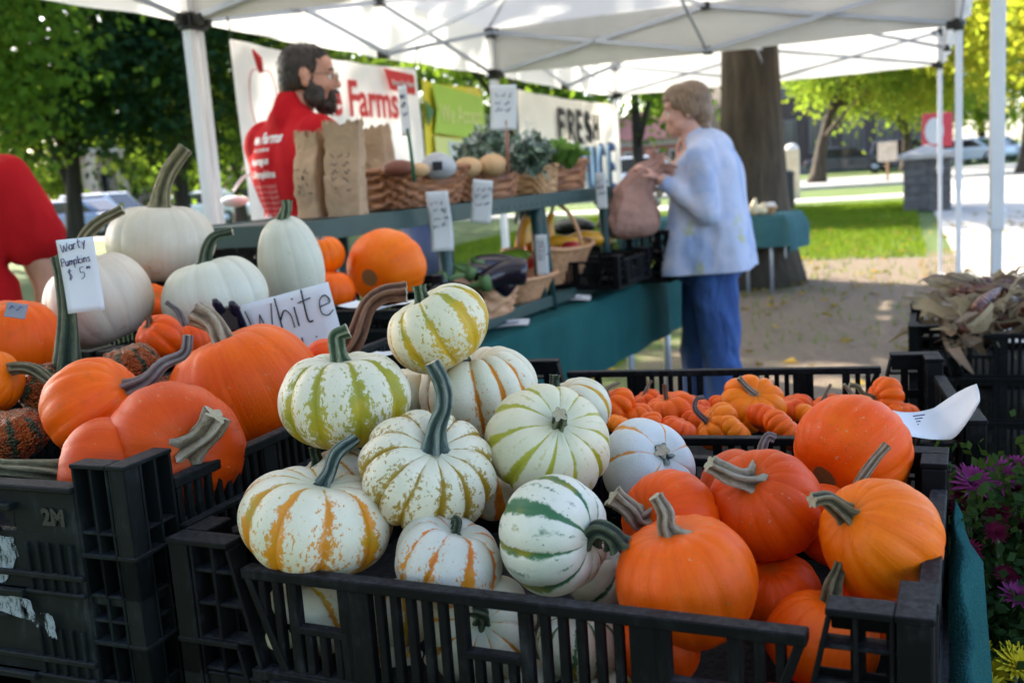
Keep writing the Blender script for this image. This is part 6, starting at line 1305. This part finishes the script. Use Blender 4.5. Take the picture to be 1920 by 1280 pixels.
mb = MB(); mb.box(-.54, .54, -.54, .54, 1.022, 1.10); mb.add([(-.54, -.54, 1.102), (.54, -.54, 1.102), (.54, .54, 1.102), (-.54, .54, 1.102), (0, 0, 1.30)], [(0, 1, 4), (1, 2, 4), (2, 3, 4), (3, 0, 4)]); mb.build('cap', cap_st, r)
q = gb(1758, 376); q = at(1758, 330, 23.5); q.z = 0; r = empty('street_sign', frame(q, .35), 'square red sign with a white oval standing behind the stone pillar', 'sign'); MB().box(-.32, .32, -.012, .012, 1.22, 1.98).build('panel', simple('red_sign_paint', (.55, .04, .06), .4), r, bevel=.01)
mb = MB(); mb.prism([(-.05 + .20 * math.cos(a) - .02, 1.58 + .30 * math.sin(a)) for a in np.linspace(0, 2 * math.pi, 24)[:-1]], -.016, -.0125); mb.build('white_oval', M['banner'], r); MB().tube([(0, .03, 0), (0, .03, 1.9)], .03, 10).build('post', M['grey_metal'], r)
q = at(1486, 345, 30); q.z = 0; r = empty('stone_post', frame(q, YAW), 'tall cream stone post with a rounded top behind the big tree trunk', 'post'); MB().box(-.2, .2, -.2, .2, 0, 1.42).build('shaft', simple('cream_limestone', (.55, .46, .33), .8, .12, 4), r, bevel=.02); mb = MB(); mb.ball((0, 0, 1.42), (.2, .2, .17), 16); mb.build('cap', M['banner'], r)
q = at(1466, 372, 24); q.z = 0; r = empty('trash_can', frame(q, YAW), 'black slatted litter bin at the foot of the cream stone post', 'litter bin'); mb = MB()
for k in range(18): a = k * math.pi / 9; mb.box(-.03, .03, .27, .29, .06, .82, Matrix.Rotation(a, 4, 'Z'))
mb.tube([(0, 0, .05), (0, 0, .8)], [.24, .26], 18); mb.build('bin_body', M['black_plastic'], r); mb = MB(); mb.tube([(0, 0, .82), (0, 0, .88), (0, 0, .93)], [.31, .3, .2], 20); mb.build('lid', M['black_plastic'], r)
q = at(1664, 300, 40); q.z = 0; r = empty('sign_post', frame(q, .3), 'small pale notice on a post in front of the dark brick building', 'sign'); MB().box(-.36, .36, -.02, .02, .75, 1.5).build('panel', simple('tan_notice', (.6, .48, .38), .6, .2, 6), r); MB().box(-.05, .05, .022, .10, 0, 1.5).build('post', M['wood'], r)
# bin seen under the shelf and white post of the market tent table
q = at(798, 425, 12); q.z = 0; r = empty('trash_can', Matrix.Translation(q), 'blue grey litter bin on the lawn seen under the green shelf', 'litter bin'); MB().tube([(0, 0, 0), (0, 0, .85)], [.24, .3], 18).build('bin_body', simple('blue_grey_plastic', (.05, .06, .12), .5), r); MB().tube([(0, 0, .851), (0, 0, .93)], [.32, .22], 18).build('lid', simple('dark_blue_plastic', (.03, .035, .08), .5), r)
# ------------------------------------------------------------------ buildings
def building(name, label, px0, px1, d, h, wallm, rot, rows_, cols, win=(.9, 1.5), z0=1.0, floor=3.3, trim=None, roofm=None, depth_=9, roofh=0, columns=0):
    a = at(px0, 300, d); c = at(px1, 300, d); a.z = c.z = 0; w = (c - a).length; r = empty(name, frame(a, math.atan2(-(c - a).y, (c - a).x) + rot), label, 'building'); tr = trim or cap_st
    MB().box(0, w, 0, depth_, 0, h).build('wall', wallm, r); mb = MB(); mb.box(-.1, w + .1, -.14, -.004, .0, .55); mb.box(-.1, w + .1, -.12, -.004, h - .35, h + .1); mb.build('trim', tr, r)
    for j in range(rows_):
        for i in range(cols):
            x = (i + .5) * w / cols; z = z0 + j * floor
            if z + win[1] > h - .3: continue
            f = MB(); hw = win[0] / 2
            f.box(x - hw - .09, x - hw, -.09, -.003, z, z + win[1]); f.box(x + hw, x + hw + .09, -.09, -.003, z, z + win[1]); f.box(x - hw - .09, x + hw + .09, -.09, -.003, z + win[1], z + win[1] + .12); f.box(x - hw - .15, x + hw + .15, -.16, -.003, z - .12, z); f.box(x - .025, x + .025, -.06, -.03, z, z + win[1])
            f = f.build('window', tr, r); MB().box(x - hw, x + hw, -.03, -.004, z, z + win[1]).build('pane', M['glass_dark'], f)
    if roofh: MB().add([(-.4, -.5, h), (w + .4, -.5, h), (w + .4, depth_ + .5, h), (-.4, depth_ + .5, h), (1.5, depth_ / 2, h + roofh), (w - 1.5, depth_ / 2, h + roofh)], [(0, 1, 5, 4), (1, 2, 5), (2, 3, 4, 5), (3, 0, 4), (3, 2, 1, 0)]).build('roof', roofm, r)
    for i in range(columns):
        x = (i + .5) * w / columns; mb = MB(); mb.box(x - .28, x + .28, -1.5, -.95, 0, h - .4); mb.box(x - .36, x + .36, -1.58, -.87, 0, .3); mb.build('column', wallm, r)
    if columns: MB().box(-.3, w + .3, -1.6, -.15, h - .4, h - .002).build('porch_roof', tr, r)
    return r
building('brick_building', 'dark brown brick building in the shade beyond the sunlit walk', 1440, 1800, 62, 9.5, M['brick'], -.25, 3, 5, (1.3, 1.9), 1.3, 3.4, trim=simple('weathered_stone_trim', (.17, .155, .15), .85))
building('columned_building', 'pale tan building with square columns behind the left trees', 150, 470, 58, 4.4, simple('tan_stucco', (.42, .34, .25), .9, .12, 2), -.2, 1, 5, (1.2, 2.2), .7, columns=6)
building('brick_house', 'low red brick house with a red roof right behind the small tree', 1165, 1300, 55, 2.6, simple('red_brick_wall', (.34, .12, .085), .9, .15, 4), -.2, 1, 3, (.9, 1.0), .9, roofm=simple('red_roof_tiles', (.40, .15, .11), .9, .2, 6), roofh=1.6, depth_=6)
building('brick_house', 'red brick house end showing between the tent leg and the man', 415, 520, 52, 2.4, simple('brown_brick_wall', (.22, .09, .06), .9, .15, 4), -.2, 1, 2, (.9, 1.0), .9, depth_=5, roofm=simple('brown_roof_tiles', (.2, .12, .09), .9, .2, 6), roofh=1.2)
# ------------------------------------------------------------------ parked cars
def car(label, P, rot, paint_c, group='cars parked along the far street', van=False):
    r = empty('parked_car', Matrix.Translation(P) @ Matrix.Rotation(rot, 4, 'Z'), label, 'car', group); m = simple('car_paint', paint_c, .25, .05, 2, Coat_Weight=.6); H = 1.0 if not van else 1.35
    def body_sec(pr, w0, w1, name, mat, par, inset=0):
        rows = []
        for (x, z, w) in pr: rows.append([(x, -w, z), (x, -w * .96, z + .02), (x, 0, z + .035), (x, w * .96, z + .02), (x, w, z)])
        return rows
    prof = [(-2.15, .38), (-2.2, .62), (-2.12, .86), (-1.2, .93), (.9, .93), (2.0, .80), (2.2, .62), (2.18, .36)]
    poly = prof + [(1.7, .22), (-1.7, .22)]; mb = MB(); mb.prism(poly, -.86, .86); mb.build('body', m, r, bevel=.09, seg=3)
    top = .93 + (.52 if not van else .72); cab = [(-1.75 if not van else -2.1, .925), (-1.25 if not van else -1.95, top), (.35, top), (1.15, .925)]
    mb = MB(); mb.prism(cab[::-1], -.74, .74); mb.build('cabin', m, r, bevel=.07, seg=3)
    g = [(cab[0][0] + .2, .96), (cab[1][0] + .12, top - .09), (.30, top - .09), (.95, .96)]; mb = MB()
    for y in (-.752, .744): mb.prism(g[::-1], y, y + .008)
    mb.build('side_window', M['glass_dark'], r); MB().add([(1.13, -.62, .96), (1.13, .62, .96), (.42, .58, top - .06), (.42, -.58, top - .06)], [(0, 1, 2, 3)], Matrix.Translation((.03, 0, .0))).build('windscreen', M['glass_dark'], r)
    for x in (-1.35, 1.35):
        for y in (-.80, .80):
            w = MB(); w.tube([(x, y - .1, .32), (x, y + .1, .32)], .32, 20); w = w.build('wheel', M['black_plastic'], r); MB().tube([(x, y - .108, .32), (x, y + .108, .32)], .19, 14).build('rim', M['grey_metal'], w)
    for y in (-.62, .62): MB().ball((2.16, y, .66), (.06, .16, .08), 10).build('headlight', M['banner'], r); MB().box(-2.21, -2.17, y - .14, y + .14, .64, .78).build('tail_light', M['ink_red'], r)
    return r
def cpos(px, d): p = at(px, 300, d); p.z = 0.01; return p
for px, d, rot, col, lab, van in ((70, 42, -.3, (.62, .64, .66), 'white parked car behind the left seller', False), (150, 40, -.35, (.10, .17, .30), 'blue parked car behind the forked tree trunk', False), (195, 43, -.35, (.55, .57, .6), 'silver parked car just right of the forked tree trunk', True), (385, 42, -.35, (.66, .67, .7), 'white parked car behind the tent leg', False), (1225, 46, -.35, (.72, .73, .75), 'white van parked behind the small tree', True), (1170, 48, -.35, (.3, .42, .55), 'pale blue car at the edge of the canvas banner', False),
                                  (1590, 54, -.35, (.04, .045, .07), 'dark blue car parked before the brick building', False), (1710, 55, -.35, (.05, .07, .12), 'dark car parked beyond the notice post', True), (1825, 60, -.9, (.5, .56, .62), 'silver car far down the driveway', False), (1868, 62, -.9, (.6, .63, .66), 'white car far down the driveway, right of the silver one', False)):
    car(lab, cpos(px, d), rot, col, van=van)
# ------------------------------------------------------------------ dried corn on the right hand stack
t = NT('dry_corn_husk'); o = t.map(t.co(), (1, 1, 1)); uv = t.sep(t.co('UV')); n = t.noise(t.comb(t.m('MULTIPLY', uv[0], 9.0), t.m('MULTIPLY', uv[1], 1.0)), 1, 4, .7)
hc = t.ramp(n, [(.3, (.42, .31, .18)), (.6, (.68, .54, .35)), (.8, (.78, .66, .48))]); t.fabric(hc, hc, .25, t.bump(n, .8, .01)); M['husk'] = t.mat
t = NT('purple_corn_husk'); uv = t.sep(t.co('UV')); n = t.noise(t.comb(t.m('MULTIPLY', uv[0], 9.0), t.m('MULTIPLY', uv[1], 1.0)), 1, 4, .7)
hc = t.ramp(n, [(.3, (.24, .15, .11)), (.6, (.46, .33, .23)), (.8, (.60, .47, .34))]); t.fabric(hc, hc, .2, t.bump(n, .8, .01)); M['husk2'] = t.mat
t = NT('corn_kernels'); v = t.noise(t.co(), 110, 1); kc = t.ramp(v, [(.35, (.05, .012, .012)), (.6, (.20, .06, .03)), (.75, (.42, .24, .09))]); t.bsdf(kc, .3, t.bump(t.vor(t.co(), 120), .8, .004)); M['kernel'] = t.mat
rg = random.Random(12); CF = frame(CO, YAW)
for k in range(26):
    row = k % 2; x = .12 + .44 * ((k * 7) % 26) / 26; y = .04 + .33 * ((k * 11) % 26) / 26; e = empty('corn_ear', CF @ Matrix.Translation((x, y, .90 + .006 + .018 * (k % 4))) @ Matrix.Rotation(rg.uniform(-2.2, 2.2) + math.pi * .5, 4, 'Z') @ Matrix.Rotation(rg.uniform(-.35, .15), 4, 'Y'),
        'ear of dried corn with papery husks heaped on the right hand crate stack', 'corn ear', 'ears of dried corn on the crate stack')
    MB().tube(spline([(-.09, 0, 0), (-.05, 0, .004), (.0, 0, .002), (.05, 0, 0)], 10), [.010, .015, .017, .017, .017, .016, .015, .013, .011, .008, .004], 14).build('cob', M['kernel'], e)
    mb = MB()
    for j in range(16):
        a = rg.uniform(0, 6.28); L = rg.uniform(.05, .16) * (-1 if j % 3 == 0 else 1); w = rg.uniform(.004, .010); cur = rg.uniform(-.3, .55); P = []; UV = []; sgn = -1
        for i in range(9):
            f = i / 8; r_ = .018 + .06 * f ** 1.6 * cur + .02 * f; ww = w * math.sin(math.pi * min(.97, .12 + f * .86)); row_ = []; uvr = []
            for m_ in range(5):
                u = (m_ / 4 - .5) * 2; aa = a + u * ww / .022 * (1 - .6 * f); row_.append((-.09 + sgn * (-.04) - L * f * 1.0 + .02 * math.sin(a * 3 + f * 5), r_ * math.cos(aa) + u * ww * f * .6 * -math.sin(a) + .02 * math.sin(f * 6 + a), r_ * math.sin(aa) + u * ww * f * .6 * math.cos(a) + .012 * math.sin(f * 8 + 2 * a))); uvr.append((u, f + a))
            P.append(row_); UV.append(uvr)
        mb.grid(P, uv=UV)
    mb.build('husk', M['husk' if k % 3 else 'husk2'], e)
for k, (pts, lab) in enumerate((([(1765, 552, 2.36), (1800, 580, 2.33), (1850, 600, 2.31), (1900, 612, 2.30)], 'long pale husk lying along the top of the corn heap'), ([(1843, 515, 2.38), (1850, 560, 2.34), (1880, 595, 2.31), (1915, 625, 2.29)], 'upright pale husk curling at the front of the corn heap'), ([(1710, 575, 2.42), (1735, 570, 2.4), (1775, 590, 2.36), (1815, 605, 2.34)], 'wide pale husk at the left end of the corn heap'))):
    C_ = spline([at(*p) for p in pts], 14); P = []; UV = []
    for i, c in enumerate(C_):
        f = i / 14; w = .022 * math.sin(math.pi * min(.96, .1 + .85 * f)); nrm = IY * .8 + FW * .6; P.append([c + nrm * (w * u) - FW * (.006 * u * u) for u in (-1, -.5, 0, .5, 1)]); UV.append([(u, f) for u in (-1, -.5, 0, .5, 1)])
    tag(MB().grid(P, uv=UV).build('corn_husk', M['husk']), lab, 'corn husk')
# ------------------------------------------------------------------ chrysanthemums at the right edge
def mum_flower(mb, c, n, R_, seed, npet=80):
    rg = random.Random(seed); n = Vector(n).normalized(); X = n.orthogonal().normalized(); Y = n.cross(X)
    for k in range(npet):
        lay = k / npet; a = k * 2.39996; L = R_ * (.35 + .65 * lay) * rg.uniform(.88, 1.1); el = .95 * (1 - lay) + .05; d = (X * math.cos(a) + Y * math.sin(a)); tip = d * (L * math.cos(el)) + n * (L * math.sin(el) * .8 + R_ * .15); s = (n.cross(d)).normalized() * (R_ * .085)
        b = Vector(c) + d * R_ * .05; m_ = Vector(c) + d * (L * .6 * math.cos(el)) + n * (L * .55 * math.sin(el) + R_ * .12); t_ = Vector(c) + tip
        mb.add([b - s * .5, b + s * .5, m_ + s, t_ + s * .25, t_ - s * .25, m_ - s], [(0, 1, 2, 5), (5, 2, 3, 4)], smooth=True)
def petal(name, a, b):
    t = NT(name); n = t.noise(t.co(), 60, 3); c = t.ramp(n, [(.3, a), (.7, b)]); t.fabric(c, c, .3); return t.mat
M['mag'] = petal('magenta_petals', (.21, .025, .12), (.40, .085, .28)); M['wine'] = petal('wine_red_petals', (.11, .008, .03), (.24, .02, .07)); M['yel'] = petal('yellow_petals', (.62, .46, .015), (.78, .66, .06))
def mums(label, base, flowers, leafbox, nleaf, seed, pot):
    r = empty('chrysanthemum', Matrix.Translation(base), label, 'flower plant'); rg = np.random.RandomState(seed); b = Vector(base)
    mb = MB(); cl = []
    for (px, py, d, R_, mt) in flowers:
        p = at(px, py, d) - b; md = p * .55 + Vector((rg.uniform(-.02, .02), rg.uniform(-.02, .02), .01)); mb.tube(spline([(0, 0, .02), md, p], 8), [.0035] * 6 + [.0026] * 3, 6); cl.append((p.x * .82, p.y * .85, p.z * .52, 1)); cl.append((p.x * .6, p.y * .6, p.z * .55, 1.2))
    for k in range(40): cl.append((rg.uniform(*leafbox[0]), rg.uniform(*leafbox[1]), rg.uniform(*leafbox[2]), 1.3))
    mb.build('stems', SM['dark'], r); V, Q = leaves(nleaf, cl, .019, .0115, seed); link('foliage', np_mesh('foliage', V, Q), M['leaf_plant'], r)
    for k, (px, py, d, R_, mt) in enumerate(flowers):
        p = at(px, py, d) - b; n = (Vector((rg.uniform(-.5, .3), rg.uniform(-.9, -.1), rg.uniform(.5, 1.0)))); mb = MB(); mum_flower(mb, p, n, R_ * .97, k + seed); mb.build('flower', M[mt], r)
    MB().tube([(0, 0, -.16), (0, 0, .0), (0, 0, .02)], [.075, .10, .104], 24).build('pot', pot, r)
potm = simple('dark_green_nursery_pot', (.012, .03, .025), .5)
b = at(1888, 1200, 1.06)
mums('magenta and wine red chrysanthemums at the right edge', b, [(1822, 908, 1.04, .026, 'mag'), (1868, 893, 1.08, .026, 'mag'), (1905, 880, 1.1, .022, 'mag'), (1805, 930, 1.06, .017, 'wine'), (1840, 935, 1.07, .018, 'wine'), (1872, 965, 1.03, .017, 'wine'), (1900, 918, 1.08, .018, 'wine'), (1800, 958, 1.09, .014, 'wine'), (1868, 1000, 1.01, .015, 'wine'), (1815, 1032, 1.0, .016, 'wine'), (1880, 940, 1.1, .016, 'wine'), (1912, 990, 1.05, .018, 'wine'), (1885, 1080, 1.0, .015, 'wine'), (1908, 1120, .98, .02, 'mag'), (1800, 1130, 1.02, .013, 'wine'), (1850, 1045, 1.05, .014, 'wine')],
     ((-.05, .09), (-.09, .06), (.0, .17)), 8000, 5, potm)
b = at(1895, 1400, .98)
mums('yellow chrysanthemums at the bottom right corner', b, [(1835, 1235, .98, .024, 'yel'), (1862, 1265, .96, .022, 'yel'), (1815, 1270, .97, .018, 'yel'), (1905, 1250, .95, .028, 'yel'), (1880, 1228, 1.0, .015, 'yel'), (1912, 1212, 1.0, .012, 'yel'), (1850, 1290, .94, .02, 'yel')], ((-.05, .06), (-.05, .05), (.0, .07)), 3000, 8, potm)
q = at(1885, 1420, 1.0); fs = empty('folding_table', frame((q.x - .06, q.y - .16, 0), YAW), 'low side table at the right edge carrying the chrysanthemum pots', 'table'); zt_ = min(at(1880, 1200, 1.06).z - .165, at(1895, 1400, .98).z - .165)
MB().box(0, .45, 0, .45, zt_ - .025, zt_).build('table_top', M['wood'], fs)
for x in (.03, .42):
    for y in (.03, .42): MB().tube([(x, y, 0), (x, y, zt_ - .026)], .014, 8).build('leg', M['grey_metal'], fs)
# ------------------------------------------------------------------ daylight
SUN_EL = 33.0; d_ = (-S * 1.0 + T * .5).normalized(); SUN_AZ = math.atan2(d_.x, d_.y)      # azimuth from +y towards +x, direction TO the sun
w = bpy.data.worlds.new('World'); sc.world = w; w.use_nodes = True; nt = w.node_tree; bg = nt.nodes['Background']
sky = nt.nodes.new('ShaderNodeTexSky'); sky.sky_type = 'NISHITA'; sky.sun_disc = False; sky.sun_elevation = RAD(SUN_EL); sky.sun_rotation = SUN_AZ; sky.altitude = 300; sky.dust_density = 2.5; sky.air_density = .75; sky.ozone_density = .4
nt.links.new(sky.outputs[0], bg.inputs[0]); bg.inputs[1].default_value = .15
l = bpy.data.lights.new('sun', 'SUN'); l.energy = 4.2; l.angle = RAD(.5); l.color = (1.0, .91, .76); lo = bpy.data.objects.new('sun', l); COL.objects.link(lo)
to = Vector((d_.x * math.cos(RAD(SUN_EL)), d_.y * math.cos(RAD(SUN_EL)), math.sin(RAD(SUN_EL)))); lo.rotation_euler = to.to_track_quat('Z', 'Y').to_euler(); lo.location = (0, 0, 30)
# ------------------------------------------------------------------ camera
cd = bpy.data.cameras.new('camera'); co = bpy.data.objects.new('camera', cd); COL.objects.link(co); sc.camera = co
cd.sensor_width = 36; cd.lens = 36; cd.clip_end = 2000; cd.clip_start = .02
co.matrix_world = Matrix.Translation(CAM) @ Matrix((IX, IY, -FW)).transposed().to_4x4()
cd.dof.use_dof = True; cd.dof.focus_distance = .96; cd.dof.aperture_fstop = 8.0; cd.dof.aperture_blades = 0
vs = sc.view_settings; vs.view_transform = 'Standard'; vs.look = 'None'; vs.gamma = 1; vs.exposure = EXPOSURE; vs.use_curve_mapping = False
cy = sc.cycles; cy.use_denoising = True; cy.max_bounces = 8; cy.diffuse_bounces = 4; cy.transparent_max_bounces = 12; cy.sample_clamp_indirect = 6; cy.caustics_reflective = False; cy.caustics_refractive = False
try: cy.denoiser = 'OPENIMAGEDENOISE'
except Exception: pass
